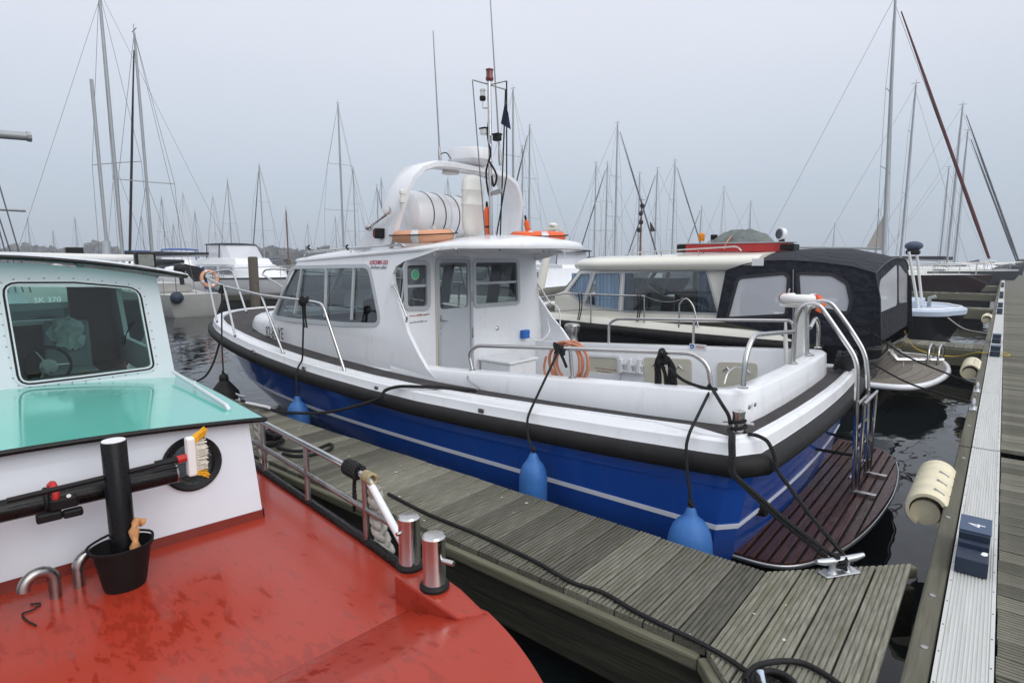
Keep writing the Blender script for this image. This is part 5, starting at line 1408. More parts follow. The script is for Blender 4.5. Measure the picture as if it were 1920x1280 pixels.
# inside
MB().box(-7.4,xb+.1,CY_-1.6,CY_+1.6,.9,.95).box(-7.2,-6.6,CY_-1.5,CY_+1.5,.95,1.4).build('cabin_floor', 'interior', cb)
MB().box(-5.6,-3.7,CY_+.6,CY_+1.5,.95,1.55).box(-5.4,-4.2,CY_-.5,CY_+.4,.95,1.35).build('cabin_furniture', 'interior_wood', cb, bevel=.03)
def curtain(pxa, pxb, pyt, pyb):
    mb = MB(); n_ = 22; rows = []
    a, b_ = PY(pxa,pyt,YS+.1), PY(pxb,pyt,YS+.1); c, d = PY(pxa,pyb,YS+.1), PY(pxb,pyb,YS+.1)
    for t in (0,.5,1):
        rows.append([ (a.lerp(c,t)).lerp(b_.lerp(d,t), i/n_)+V(0,.03*math.sin(i*1.9),0) for i in range(n_+1)])
    return mb.loft(rows, False).build('curtain', 'curtain', cb, smooth=60)
curtain(1072,1105,512,570); curtain(1116,1162,512,582); curtain(1168,1186,512,583); curtain(1308,1334,508,588)
# canopy
YN = CY_-1.88
def cn(px, py): p = PY(px,py,YN); return (p.x,p.z)
so = [cn(1342,600),cn(1360,508),cn(1392,497),cn(1430,489),cn(1480,488),cn(1540,492),cn(1600,500),cn(1641,512),cn(1650,560),cn(1652,648),cn(1600,655),cn(1500,640),cn(1420,618)]
v1 = rpoly([cn(1384,521),cn(1470,513),cn(1478,520),cn(1474,590),cn(1364,596)], [.08,.05,.04,.05,.05])
v2 = rpoly([cn(1496,513),cn(1560,515),cn(1588,532),cn(1595,565),cn(1590,587),cn(1500,572)], [.05,.05,.05,.05,.06,.04])
fnc = lambda x,z: (x, YN+.10*max(0,z-1.7)**2, z)
MB().plate(so, [v1,v2], fnc, (0,.015,0)).build('canopy_side', 'navy_cloth', cb)
MB().plate(so, [v1,v2], lambda x,z: (x, 2*CY_-fnc(x,z)[1], z), (0,-.015,0)).build('canopy_side', 'navy_cloth', cb)
for v_ in (v1,v2):
    frame(MB(), v_, fnc, .05, (0,-.006,0), (0,.01,0)).build('window_seam', 'spar_black', cb)
    MB().add([Vector(fnc(*p))+V(0,.006,0) for p in v_], [list(range(len(v_)))]).build('canopy_window', 'clear_vinyl', cb, normals=False)
    MB().add([V(p[0],2*CY_-YN-.02,p[1]) for p in v_], [list(range(len(v_)))]).build('canopy_window', 'clear_vinyl', cb, normals=False)
top_edge = so[1:8]
rows = []
for (x,z) in top_edge:
    y0 = fnc(x,z)[1]; hw = CY_-y0
    sag = .02*math.sin(x*5)
    rows.append([V(x+.06*(1-(k/8)**2), CY_+hw*k/8, z-.005+(.22+sag)*(1-abs(k/8)**2.6)) for k in range(-8,9)])
MB().loft(rows, False).loft([[p-V(0,0,.015) for p in r] for r in rows], False).build('canopy_top', 'navy_cloth', cb, smooth=40)
xe, ze = top_edge[-1]; hw = CY_-fnc(xe,ze)[1]
def aft(y, t):        # t 0 bottom, 1 top
    zt_ = ze-.005+.22*(1-abs(y/hw)**2.6); zb_ = .95
    return (xe+.06*(1-(y/hw)**2)*t+.16*(1-t)*(1-.6*(y/hw)**2), CY_+y*(1+.03*(1-t)), zb_+(zt_-zb_)*t)
ha = [rpoly([(a,.42),(b_,.40),(b_,.93 if abs(b_)<1.5 else .86),(a,.93 if abs(a)<1.5 else .84)], .12) for a,b_ in ((-1.62,-.22),(-.08,1.6))]
yy = [-hw+2*hw*i/16 for i in range(17)]
MB().plate([(y,0) for y in yy]+[(y,1) for y in yy[::-1]], ha, aft, (-.012,0,0)).build('canopy_back', 'navy_cloth', cb, smooth=30)
for h in ha: MB().add([Vector(aft(*p))+V(-.006,0,0) for p in h], [list(range(len(h)))]).build('canopy_window', 'clear_vinyl', cb, normals=False)
tubeob('canopy_seam', [Vector(fnc(*p))+V(0,-.004,.004) for p in so[1:8]], .010, 'spar_black', cb, n=6)
tubeob('canopy_seam', [Vector(fnc(*p))+V(.004,-.004,0) for p in so[7:10]], .010, 'spar_black', cb, n=6)
tubeob('canopy_seam', [Vector(aft(y,1))+V(.006,0,.004) for y in yy], .010, 'spar_black', cb, n=6)
za_, zb_ = cn(1487,505), cn(1487,630)
tubeob('zip', [Vector(fnc(*za_))+V(0,-.006,0), Vector(fnc(*zb_))+V(0,-.006,0)], .007, 'ink_grey', cb, n=5)
tubeob('canopy_bow', smoothpath([V(-2.6,YN+.08,1.2),V(-2.55,YN+.12,1.9),V(-2.5,CY_,2.3),V(-2.55,2*CY_-YN-.12,1.9),V(-2.6,2*CY_-YN-.08,1.2)]), .014, 'steel_dull', cb)
tubeob('canopy_bow', smoothpath([V(-2.6,YN+.1,1.2),V(-1.7,YN+.14,1.9)]), .012, 'steel_dull', cb)
MB().box(-3.7,-1.5,CY_-1.7,CY_+1.7,.55,.6).box(-2.1,-1.55,CY_-1.5,CY_+1.5,.6,1.0).build('cockpit', 'cream', cb)
q = PY(1423,491,YN-.02); MB().box(q.x-.10,q.x+.08,q.y-.03,q.y-.02,q.z-.06,q.z+.05).build('canopy_tag', 'label_white', cb)
# platform with curved teak boards
PZ2 = .42
pol = [(-1.55,CY_-1.85),(-1.1,CY_-1.82),(-.86,CY_-1.62),(-.70,CY_-1.2),(-.60,CY_-.6),(-.56,CY_),(-.60,CY_+.6),(-.70,CY_+1.2),(-.86,CY_+1.62),(-1.1,CY_+1.82),(-1.55,CY_+1.85)]
MB().prism([(x-.02,y) for x,y in pol], PZ2-.08, PZ2-.02).build('platform', 'cream', cb)
tubeob('platform_edge', smoothpath([V(x,y,PZ2-.04) for x,y in pol],4), .045, 'gelcoat', cb, n=10)
sm = smoothpath([V(x,y,PZ2) for x,y in pol],4)
for k in range(6):
    d0, d1 = .03+k*.15, .03+k*.15+.135
    r0 = [V(p.x-d0, CY_+(p.y-CY_)*(1-.02*k), PZ2-.02) for p in sm]; r1 = [V(p.x-d1, CY_+(p.y-CY_)*(1-.02*k), PZ2-.02) for p in sm]
    r0, r1 = [V(max(p.x,-1.75),p.y,p.z) for p in r0], [V(max(p.x,-1.75),p.y,p.z) for p in r1]
    u = V(0,0,.018); MB().loft([r0,[p+u for p in r0],[p+u for p in r1],r1], False).build('deck_board', 'teak_grey', cb)
for k in (0,1):
    b_ = V(-.74-.14*k,CY_+1.0,PZ2)
    tubeob('platform_hoop', bend([b_+V(0,-.45,0),b_+V(0,-.42,.26),b_+V(0,.1,.30),b_+V(.02,.35,.22),b_+V(.02,.38,0)],.14,6), .018, 'steel', cb)
tubeob('gangway_bar', [V(-1.35,CY_+.25,PZ2+.06),V(-.68,CY_+.75,PZ2+.06)], .025, 'steel', cb)
tubeob('gangway_bar', [V(-1.35,CY_+.38,PZ2+.06),V(-.68,CY_+.88,PZ2+.06)], .025, 'steel', cb)
# roof gear: red gangway, tarp-covered tender, lamps
YG = CY_-.9
ga, gb = PY(1272,466,YG), PY(1478,466,YG)
gg = thing('gangway', 'red folded gangway lying on the cream cabin roof', 'gangway', tuple((ga+gb)/2-V(0,0,.08)))
MB().box(ga.x,gb.x,YG-.03,YG+.35,ga.z-.075,ga.z+.075).build('beam', 'red_paint', gg, bevel=.006)
MB().box(ga.x-.02,gb.x+.05,YG-.045,YG+.36,ga.z+.078,ga.z+.095).build('cap_rail', 'aluminium', gg)
MB().box(ga.x-.015,ga.x+.16,YG-.04,YG+.36,ga.z-.07,ga.z+.07).build('end_block', 'black_plastic', gg)
MB().box(gb.x-.12,gb.x+.10,YG-.045,YG+.3,ga.z-.05,ga.z+.05).build('hinge_block', 'black_plastic', gg)
for xx in (ga.x+.4,gb.x-.4): MB().box(xx-.05,xx+.05,YG,YG+.3,2.40,ga.z-.075).build('chock', 'rubber', gg)
ta_, tb_ = PY(1342,456,YG+.6), PY(1444,456,YG+.6)
tp = MB(); rg = random.Random(4); n_ = 14
rows = []
for i in range(n_+1):
    t = i/n_; x = ta_.x+(tb_.x-ta_.x)*t; hh = .30*(math.sin(math.pi*min(1,t*1.0+.02))**.35)*(1-.15*t)+.04
    rows.append([V(x, YG+.25+.9*(j/8), ga.z+.05+hh*math.sin(math.pi*j/8)**.6*rg.uniform(.86,1.06)) for j in range(9)])
tp.loft(rows, False)
tag(tp.build('covered_tender', 'tarp', smooth=60), 'small tender under a grey-green tarpaulin on the cruiser roof', 'tender')
tubeob('tender_strap', smoothpath([PY(1358,468,YG-.06),PY(1362,455,YG+.0),PY(1376,438,YG+.55)]), .012, 'orange_hose', gg, n=5)
q = PY(1315,452,YG+.5); lm = thing('beacon', 'amber beacon and small lamps on a black bracket on the cruiser roof', 'lamp', tuple(q-V(0,0,.08)))
MB().lathe([(.05,0),(.06,.02),(.06,.13),(.03,.16)], q, n=14).build('lens', 'amber', lm, smooth=40)
tubeob('bracket', [PY(1307,472,YG+.5),PY(1307,462,YG+.5),PY(1340,462,YG+.5),PY(1340,445,YG+.5)], .014, 'black_plastic', lm, n=6)
MB().ball(PY(1332,456,YG+.5), .06).build('lamp', 'steel_dull', lm, smooth=60); MB().box(PY(1339,443,YG+.5).x-.05,PY(1339,443,YG+.5).x+.05,YG+.45,YG+.55,PY(1339,450,YG+.5).z,PY(1339,440,YG+.5).z).build('lamp', 'black_plastic', lm)
q = PY(1465,462,YG+.3); lm = thing('searchlight', 'white searchlight on a black post behind the red gangway', 'searchlight', tuple(q-V(0,0,.05)))
MB().lathe([(.05,-.1),(.05,.12),(.035,.13)], q, n=12).build('post', 'black_plastic', lm)
MB().lathe([(.05,-.06),(.10,-.03),(.11,.05),(.10,.055)], q+V(0,0,.22), (-.6,-.8,0), n=16).build('lamp_head', 'gelcoat', lm, smooth=40)
MB().lathe([(.09,0),(.09,.003)], q+V(-.04,-.05,.22), (-.6,-.8,0), n=16).build('lens', 'glass_dark', lm)
# ============================================================ OTHER BOATS
def xform(loc, hd):
    hd = Vector((hd[0],hd[1],0)).normalized(); lf = V(-hd.y,hd.x,0); L_ = Vector((loc[0],loc[1],0))
    return lambda x,y,z: L_+hd*x+lf*y+V(0,0,z)
def hull_rings(T, L, B, sh, stern=.75, drop=.0):
    """rings bottom to top; x runs stern(-.5L) to bow(.5L)"""
    out = []
    for (zz, kB, kb, ks) in ((-.25,.6,.80,.90),(.08,.84,.88,.95),(sh*.6,.97,.96,.985),(sh,1,1,1)):
        near = []
        for i in range(17):
            u = i/16; x = -.5*L*ks+u*(.5*L*kb+.5*L*ks)
            b = .5*B*kB*(stern+(1-stern)*min(1,u*2.2)**.8)*max(1-max(0,(u-.42)/.58)**2.1,0)**.85
            z = zz if zz < .3 else zz*(1+.18*max(0,u-.35)+.05*max(0,.3-u))
            near.append((x,b,z))
        out.append([T(x,-b,z) for x,b,z in near]+[T(x,b,z) for x,b,z in near[::-1]])
    return out
def sail_yacht(loc, hd, L, H, label, group=None, hull='white_hull', spar='spar', furl=None, spread=(.38,.66), mx=.08, cover='navy_cloth', wires=True, wr=.009, name='sailing_yacht', boom=True, detail=False, rake=0.0, cat='sailing yacht', bz=1.05):
    t = thing(name, label, cat, (loc[0],loc[1],0), group)
    T0 = xform(loc, hd); T = lambda x,y,z: T0(x-mx*L,y,z)          # loc is the mast foot
    B = L*.31; sh = .085*L+.18
    rs = hull_rings(T, L, B, sh); MB().loft(rs, True, True).build('hull', hull, t, smooth=40)
    dk_ = MB(); r = rs[-1]; n2 = len(r)//2
    for i in range(n2-1): dk_.add([r[i],r[i+1],r[2*n2-2-i],r[2*n2-1-i]], [(0,1,2,3)])
    dk_.build('deck', 'gelcoat_old', t)
    c_ = MB(); 
    def cring(s, z): return [T(x*L,y*B*s,z) for x,y in ((-.2,-.3),(.0,-.3),(.15,-.24),(.26,-.1),(.26,.1),(.15,.24),(.0,.3),(-.2,.3))]
    c_.loft([cring(1,sh*1.02),cring(.95,sh+.26),cring(.8,sh+.36)], True, False, True).build('cabin', 'gelcoat_old', t, smooth=30)
    for s in (-1,1):
        MB().add([T(-.12*L,s*.296*B,sh+.10),T(.08*L,s*.285*B,sh+.10),T(.08*L,s*.28*B,sh+.22),T(-.12*L,s*.29*B,sh+.22)], [(0,1,2,3)]).build('cabin_window', 'glass_dark', t, normals=False)
    mr = .0062*L+.012
    M0, M1 = T(mx*L,0,sh+.3), T(mx*L-rake*H,0,H)
    ms = tubeob('mast', [M0, M0.lerp(M1,.7), M1], [mr,mr,mr*.7], spar, t, n=8)
    tubeob('masthead', [M1, M1+V(0,0,.35)], .012, 'wire', ms, n=4); tubeob('masthead', [M1+T(.25,0,0)-T(0,0,0)+V(0,0,.08), M1-(T(.3,0,0)-T(0,0,0))+V(0,0,.12)], .018, 'wire', ms, n=4)
    tips = []
    for f in spread:
        p = M0.lerp(M1,f); wds = .5*B*(.85 if f < .5 else .6)
        a, b = p+(T(-.1,wds,0)-T(0,0,0)), p+(T(-.1,-wds,0)-T(0,0,0))
        tubeob('spreader', [a,p,b], .022, spar, ms, n=5); tips.append((a,b))
    bow, ste = T(.5*L,0,sh*1.18), T(-.5*L,0,sh*1.05)
    if wires:
        for k in (0,1):
            s = (1,-1)[k]
            pts = [T(mx*L-.1,s*.46*B,sh)]+[tp[k] for tp in tips]+[M1]
            tubeob('shroud', pts, wr, 'wire', t, n=4)
            if tips: tubeob('shroud', [T(mx*L-.3,s*.44*B,sh), M0.lerp(M1,spread[0])], wr*.8, 'wire', t, n=4)
        tubeob('backstay', [ste, M1], wr, 'wire', t, n=4)
        tubeob('forestay', [bow, M1.lerp(M0,.03)], wr, 'wire', t, n=4)
        tubeob('halyard', [M1, T(mx*L+.25,0,sh+.4)], wr*.8, 'wire', t, n=4)
    if furl:
        a, b = bow.lerp(M1,.05), bow.lerp(M1,.94)
        tubeob('furled_sail', [a, a.lerp(b,.15), a.lerp(b,.7), b], [mr*.7,mr*1.0,mr*.8,mr*.35], furl, t, n=8)
    if boom:
        b0_, b1_ = T(mx*L-.15,0,sh+bz), T(-.36*L,0,sh+bz+.15)
        bo = tubeob('boom', [b0_,b1_], mr*.8, spar, t, n=8)
        if cover: tubeob('sail_cover', [b0_+V(0,0,.14), b0_.lerp(b1_,.3)+V(0,0,.13), b1_+V(0,0,.08)], [.17,.15,.07], cover, t, n=8)
    if detail:
        for s in (-1,1):
            pts = [T(.5*L,0,sh*1.2+.62)]+[T(x*L,s*B*.5*w_,sh*k_+.6) for x,w_,k_ in ((.44,.25,1.15),(.30,.62,1.1),(.1,.95,1.05),(-.2,.98,1.0),(-.45,.8,1.02))]
            tubeob('guard_rail', pts, .016, 'steel', t, n=5)
            for x,w_,k_ in ((.44,.25,1.15),(.30,.62,1.1),(.1,.95,1.05),(-.05,.98,1.0),(-.2,.98,1.0),(-.45,.8,1.02)):
                tubeob('stanchion', [T(x*L,s*B*.5*w_,sh*k_*.98), T(x*L,s*B*.5*w_,sh*k_+.6)], .014, 'steel', t, n=5)
    return t, T, sh, B, M0, M1
def motor_yacht(loc, hd, L, label, group=None, hull='white_hull', canvas='navy_cloth', fly=True, name='motor_yacht', cat='motor yacht'):
    t = thing(name, label, cat, (loc[0],loc[1],0), group)
    T = xform(loc, hd); B = L*.34; sh = .11*L
    rs = hull_rings(T, L, B, sh, stern=.95); MB().loft(rs, True, True).build('hull', hull, t, smooth=40)
    r = rs[-1]; n2 = len(r)//2; dk_ = MB()
    for i in range(n2-1): dk_.add([r[i],r[i+1],r[2*n2-2-i],r[2*n2-1-i]], [(0,1,2,3)])
    dk_.build('deck', 'gelcoat', t)
    tubeob('rub_rail', r[:n2], .05, 'rubber', t, n=6); tubeob('rub_rail', r[n2:], .05, 'rubber', t, n=6)
    def ring(pts, z): return [T(x*L,s*y*B,z) for s in (-1,1) for x,y in (pts if s < 0 else pts[::-1])]
    z1, z2, z3 = sh*1.02, sh+.085*L, sh+.15*L
    c_ = MB().loft([ring(((-.34,.42),(.1,.42),(.26,.3),(.36,.02)),z1), ring(((-.34,.41),(.08,.40),(.2,.28),(.28,.02)),z1+.55*(z2-z1)), ring(((-.34,.40),(.06,.38),(.12,.25),(.16,.02)),z2)], True, False, True).build('cabin', 'gelcoat', t, smooth=25)
    for s in (-1,1):
        for xa, xb in ((-.3,-.12),(-.10,.06)):
            MB().add([T(xa*L,s*.425*B,z1+.30*(z2-z1)),T(xb*L,s*.423*B,z1+.30*(z2-z1)),T((xb-.01)*L,s*.412*B,z1+.85*(z2-z1)),T(xa*L,s*.412*B,z1+.85*(z2-z1))], [(0,1,2,3)]).build('cabin_window', 'glass_dark', t, normals=False)
        MB().add([T(.22*L,s*.04*B,z1+.58*(z2-z1)),T(.19*L,s*.26*B,z1+.58*(z2-z1)),T(.128*L,s*.24*B,z2-.03),T(.155*L,s*.04*B,z2-.03)], [(0,1,2,3)]).build('windscreen', 'glass_dark', t, normals=False)
    if fly:
        MB().loft([ring(((-.38,.42),(-.05,.42),(.06,.34),(.12,.02)),z2), ring(((-.36,.40),(-.06,.40),(.03,.32),(.07,.02)),z3-.03*L), ring(((-.36,.37),(-.07,.37),(.0,.3),(.03,.02)),z3-.03*L+.05)], True, True, True).build('flybridge', 'gelcoat', t, smooth=25)
        zc_ = z3+.055*L
        MB().loft([ring(((-.26,.36),(-.08,.36),(-.02,.3),(.02,.02)),z3-.035*L), ring(((-.24,.34),(-.12,.34),(-.09,.28),(-.07,.02)),zc_)], True).build('flybridge_screen', 'clear_vinyl', t, smooth=25)
        MB().loft([ring(((-.30,.36),(-.12,.36),(-.08,.3),(-.06,.02)),zc_-.02), ring(((-.29,.34),(-.13,.34),(-.1,.26),(-.08,.02)),zc_+.06), ring(((-.27,.2),(-.15,.2),(-.13,.1),(-.12,.02)),zc_+.10)], True, True, True).build('bimini_top', canvas, t, smooth=30)
        for s in (-1,1):
            for x in (-.27,-.12): tubeob('bimini_pole', [T(x*L,s*.37*B,z3-.03*L), T(x*L,s*.35*B,zc_)], .03, canvas, t, n=5)
        tubeob('antenna', [T(-.33*L,.3*B,z3), T(-.33*L,.3*B,z3+.12*L)], .02, 'spar_white', t, n=5)
    for s in (-1,1):
        pts = [T(x*L,s*B*w_,sh*k_+.6) for x,w_,k_ in ((.5,.01,1.2),(.42,.17,1.16),(.25,.40,1.08),(.0,.49,1.02),(-.3,.49,1.0))]
        tubeob('guard_rail', pts, .022, 'steel', t, n=5)
        for x,w_,k_ in ((.42,.17,1.16),(.25,.40,1.08),(.1,.47,1.04),(.0,.49,1.02),(-.15,.49,1.0),(-.3,.49,1.0)): tubeob('stanchion', [T(x*L,s*B*w_,sh*k_), T(x*L,s*B*w_,sh*k_+.6)], .018, 'steel', t, n=5)
    return t, T, sh, B

# ---- light blue decked boat beyond the second finger
bd = thing('open_boat', 'dark hulled boat with light blue deck beyond the cream cruiser', 'boat', (-6,20.2,0))
o1 = lambda d,z: [V(x,y,z) for x,y in gout(-.95-d,-9.5,1.9-d,yc=20.2,corner=.9,bulge=.25)]
MB().loft([o1(.4,-.2),o1(.15,.3),o1(0,.78)], True, True).build('hull', 'black_hull', bd, smooth=40)
MB().loft([o1(-.02,.76),o1(-.03,.88),o1(.02,.92),o1(.18,.90),o1(.9,.90)], True, False, True).build('deck', 'light_blue_deck', bd, smooth=40)
MB().box(-3.4,-1.7,19.2,21.0,.90,1.12).build('hatch_box', 'light_blue_deck', bd, bevel=.04)
MB().tube([V(x,y,.93) for x,y in gout(-1.05,-9.4,1.8,yc=20.2,corner=.9,bulge=.25)], .03, n=6, closed=True).build('toe_rail', 'gelcoat', bd)
for y in (19.0,20.2):
    pp = [PY(1700+ (y-19)*16,470,y), PY(1722+(y-19)*10,582,y)]
    tubeob('davit_post', [V(PY(1704+(y-19)*12,472,y).x,y,PY(1704,472,y).z), V(PY(1722+(y-19)*6,580,y).x,y,.9)], .035, 'spar_white', bd)
q = PY(1712,468,19.5); 
MB().ball(q+V(.0,.1,.10), .22,.30,.13, n=14, m=8).build('cover', 'slate_cloth', bd, smooth=60)
MB().box(q.x-.16,q.x+.16,q.y-.15,q.y+.25,q.z-.14,q.z-.0).build('outboard', 'black_plastic', bd, bevel=.05)
tubeob('winch', [V(-1.55,20.3,.9),V(-1.55,20.3,1.15),V(-1.4,20.3,1.2)], .05, 'steel_dull', bd)
# ---- maroon yacht with red furled sail, others along the main jetty
t,T,sh,B,M0,M1 = sail_yacht((-5.6,41.4),(1,0),13.0,17.1,'maroon hulled sailing yacht with tall grey mast and furled red headsail', hull='maroon_hull', furl='furl_red', mx=.10, detail=True, wr=.010, cover=None, rake=.03, bz=1.62)
MB().add([M0+V(-.05,-.02,1.2),M0+V(-1.0,0,1.25),M0+V(-.05,-.02,3.6)], [(0,1,2)]).build('tri_sail', 'sail_beige', t, normals=False)
p = PD(1688,46); sail_yacht((p.x,p.y),(1,0),11,15.2,'sailing yacht with plain mast next to the maroon yacht', mx=.1, boom=True, spread=(.42,.75), detail=True)
for (px,dist,H,L,lab,fu,hu) in ((1776,52,15.2,12,'sailing yacht with dark furled headsail beyond the maroon yacht','furl_grey','dark_hull'),(1790,60,14.8,12,'white sailing yacht with raked dark furled headsail far along the jetty','furl_grey','white_hull'),(1762,68,12.5,11,'white sailing yacht farthest along the main jetty',None,'white_hull')):
    p = PD(px,dist); sail_yacht((p.x,p.y),(1,0),L,H,lab, furl=fu, hull=hu, detail=True, mx=.08, cover='navy_cloth')
for i,(px,dist) in enumerate(((1842,74),(1850,86),(1858,98))):
    p = PD(px,dist); motor_yacht((p.x-2,p.y),(1,0),9,'small white motor boat moored nose-in far along the main jetty', 'motor boats far along the main jetty', fly=False, name='motor_boat', cat='motor boat')
# ---- grey sailing boat across the water, at the left
pm_ = PD(287,26.0)
t,T,sh,B,M0,M1 = sail_yacht((pm_.x,pm_.y),(-.998,.03),8.2,11.6,'grey sailing boat with dark furled headsail and peach life ring on its stern', hull='grey_hull', furl='spar_black', mx=.06, detail=True, cover='navy_cloth', spread=(.42,))
MB().add([T(-2.6,-1.2,sh+.1),T(-1.8,-1.2,sh+.1),T(-1.7,-1.1,sh+1.0),T(-2.1,-1.1,sh+1.05)], [(0,1,2,3)]).build('dodger_cloth', 'blue_cloth', t, normals=False)
MB().loft([[T(-1.2,y*1.0,sh+.4+.75*(1-abs(y)**3)) for y in (-1,-.6,0,.6,1)],[T(-2.9,y*1.05,sh+.5+.7*(1-abs(y)**3)) for y in (-1,-.6,0,.6,1)]], False).build('sprayhood', 'navy_cloth', t, smooth=40)
lifering('peach horseshoe ring on the pushpit of the grey sailing boat', T(-3.9,-.6,sh+.6), .30,.07,'orange_faded',R(82), ax=R(90))
for y,nm in ((.5,'outboard'),):
    MB().ball(T(-4.0,y,sh+1.0), .22,.22,.2).build('outboard', 'black_plastic', t, smooth=50)
    MB().tube([T(-4.05,y,sh+.95),T(-4.15,y,sh+.4)], [.10,.08], n=8).build('outboard_leg', 'black_plastic', t, smooth=50)
fg = 'fenders on the grey sailing boat'
for x,y in ((-2.6,-1.25),(-4.2,.75)):
    q = T(x,y,sh*.9); tag(MB().ball(q, .24,.24,.24).tube([q,q+V(0,0,.9)],.012,n=5).build('ball_fender', 'service_blue', smooth=60), 'round dark blue fender hung on the grey sailing boat', 'fender', fg)
# ---- white flybridge motor yacht behind it
p = PD(468,36); motor_yacht((p.x,p.y),(.93,.05),10.0,'white flybridge motor yacht with dark bimini across the water')
# timber mooring piles
for px,d,h in ((474,25.5,2.35),(541,48,2.2),(160,40,2.4)):
    p = PD(px,d); MBp = MB().lathe([(.2,-.5),(.2,h-.05),(.17,h),(.001,h+.01)], (p.x,p.y,0), n=14)
    tag(MBp.build('mooring_pile', 'pile_wood', smooth=40), {474:'thick grey timber mooring pile in front of the flybridge yacht',541:'timber mooring pile standing far behind the bow of the blue boat',160:'timber mooring pile behind the red workboat'}[px], 'pile')
# far jetty under the boats on the left
lj = thing('distant_jetty', 'low dark jetty under the boats across the water', 'jetty', tuple(PD(480,28.5)))
a, b = PD(398,28.5), PD(640,31)
bar(MB(), (a.x,a.y), (b.x,b.y), 1.4, .3, .55).build('walkway', 'beam', lj); bar(MB(), (a.x,a.y), (b.x,b.y), 1.0, -.2, .29).build('float', 'black_plastic', lj)
# ---- dark vessel seen through the wheelhouse windows
dv = thing('dark_vessel', 'dark hulled vessel with white line and number SK 370 seen through the wheelhouse', 'ship', (-14.2,0,0))
T = xform((-13.6,-1.2),(.10,.995)); L=11.5
rs = hull_rings(T, L, 3.6, 1.28, stern=.8); MB().loft(rs, True, True).build('hull', 'dark_hull', dv, smooth=40)
ln = MB()
for i in range(15):
    a, b = rs[2][33-i], rs[3][33-i]; c, d = rs[2][32-i], rs[3][32-i]
    for rr_, k in ((a,b),): pass
    off_ = V(.02,0,0)
    ln.add([a.lerp(b,.30)+off_, c.lerp(d,.30)+off_, c.lerp(d,.38)+off_, a.lerp(b,.38)+off_], [(0,1,2,3)])
    a, b, c, d = rs[2][i], rs[3][i], rs[2][i+1], rs[3][i+1]
    ln.add([a.lerp(b,.30)+off_, c.lerp(d,.30)+off_, c.lerp(d,.38)+off_, a.lerp(b,.38)+off_], [(0,1,2,3)])
ln.build('white_line', 'label_white', dv, normals=False)
MB().loft([[T(x,-y,1.3) for x,y in ((-4.5,1.3),(1,1.3),(2,.2))],[T(x,-y,2.0) for x,y in ((-4.5,1.2),(.8,1.2),(1.6,.2))],[T(x,y,2.0) for x,y in ((-4.5,1.2),(.8,1.2),(1.6,.2))],[T(x,y,1.3) for x,y in ((-4.5,1.3),(1,1.3),(2,.2))]], False, False, False).build('deckhouse', 'teal', dv)
rl_ = MB()
tubeob('guard_rail', [T(x,-b_,1.85) for x,b_ in ((-5,1.5),(-2,1.7),(0,1.7),(2.5,1.4),(4.5,.8))], .02, 'steel_dull', dv, n=5)
for x,b_ in ((-4,1.6),(-2.6,1.7),(-1.2,1.72),(.2,1.7),(1.6,1.6),(3,1.3)): tubeob('stanchion', [T(x,-b_,1.2),T(x,-b_,1.85)], .018, 'steel_dull', dv, n=5)
q = PX(64,568,-11.66); 
text_mesh('lettering', 'SK 370', 'label_white', dv, V(-11.66, q.y, q.z), V(.02,1,0), V(0,0,1), .12)
XV = -13.7; my = PX(-150,300,XV).y
tubeob('mast', [V(XV,my,1.0), V(XV,my,10.5)], .10, 'spar', dv, n=8)
ze_ = PX(50,256,XV); zs_ = PX(-150,240,XV).z
tubeob('spar', [V(XV,my,zs_), ze_], .075, 'spar', dv, n=10); MB().lathe([(.09,0),(.09,.06)], ze_, ze_-V(XV,my,zs_), n=10).build('spar_end', 'spar', dv)
for k, (px_, zt2) in enumerate(((58,10.2),(44,8.5),(30,10.2),(16,6.5))):
    tubeob('shroud', [V(XV,my,zt2), PX(px_,548,-11.98)], .010, 'wire', dv, n=4)
sp2 = PX(48,395,XV); tubeob('spreader', [V(XV,my,sp2.z), sp2], .03, 'spar', dv, n=6)
q = PX(-2,466,XV); tubeob('covered_boom', [V(XV,my,q.z-.05), q.lerp(V(XV,my,q.z-.05),.3), q], [.17,.15,.09], 'blue_cloth', dv, n=10)
# ---- tall ketch at the left
p = PD(231,31.5); t,T,sh,B,M0,M1 = sail_yacht((p.x,p.y),(.35,-.94),13.5,15.6,'tall-masted ketch with swept rigging behind the red workboat wheelhouse', furl=None, hull='white_hull', mx=.1, spread=(.40,), wr=.010)
p = PD(203,31.0); tubeob('mizzen_mast', [V(p.x,p.y,1.2), V(p.x,p.y,11.2)+V(-.0,0,0)], .085, 'spar', t)
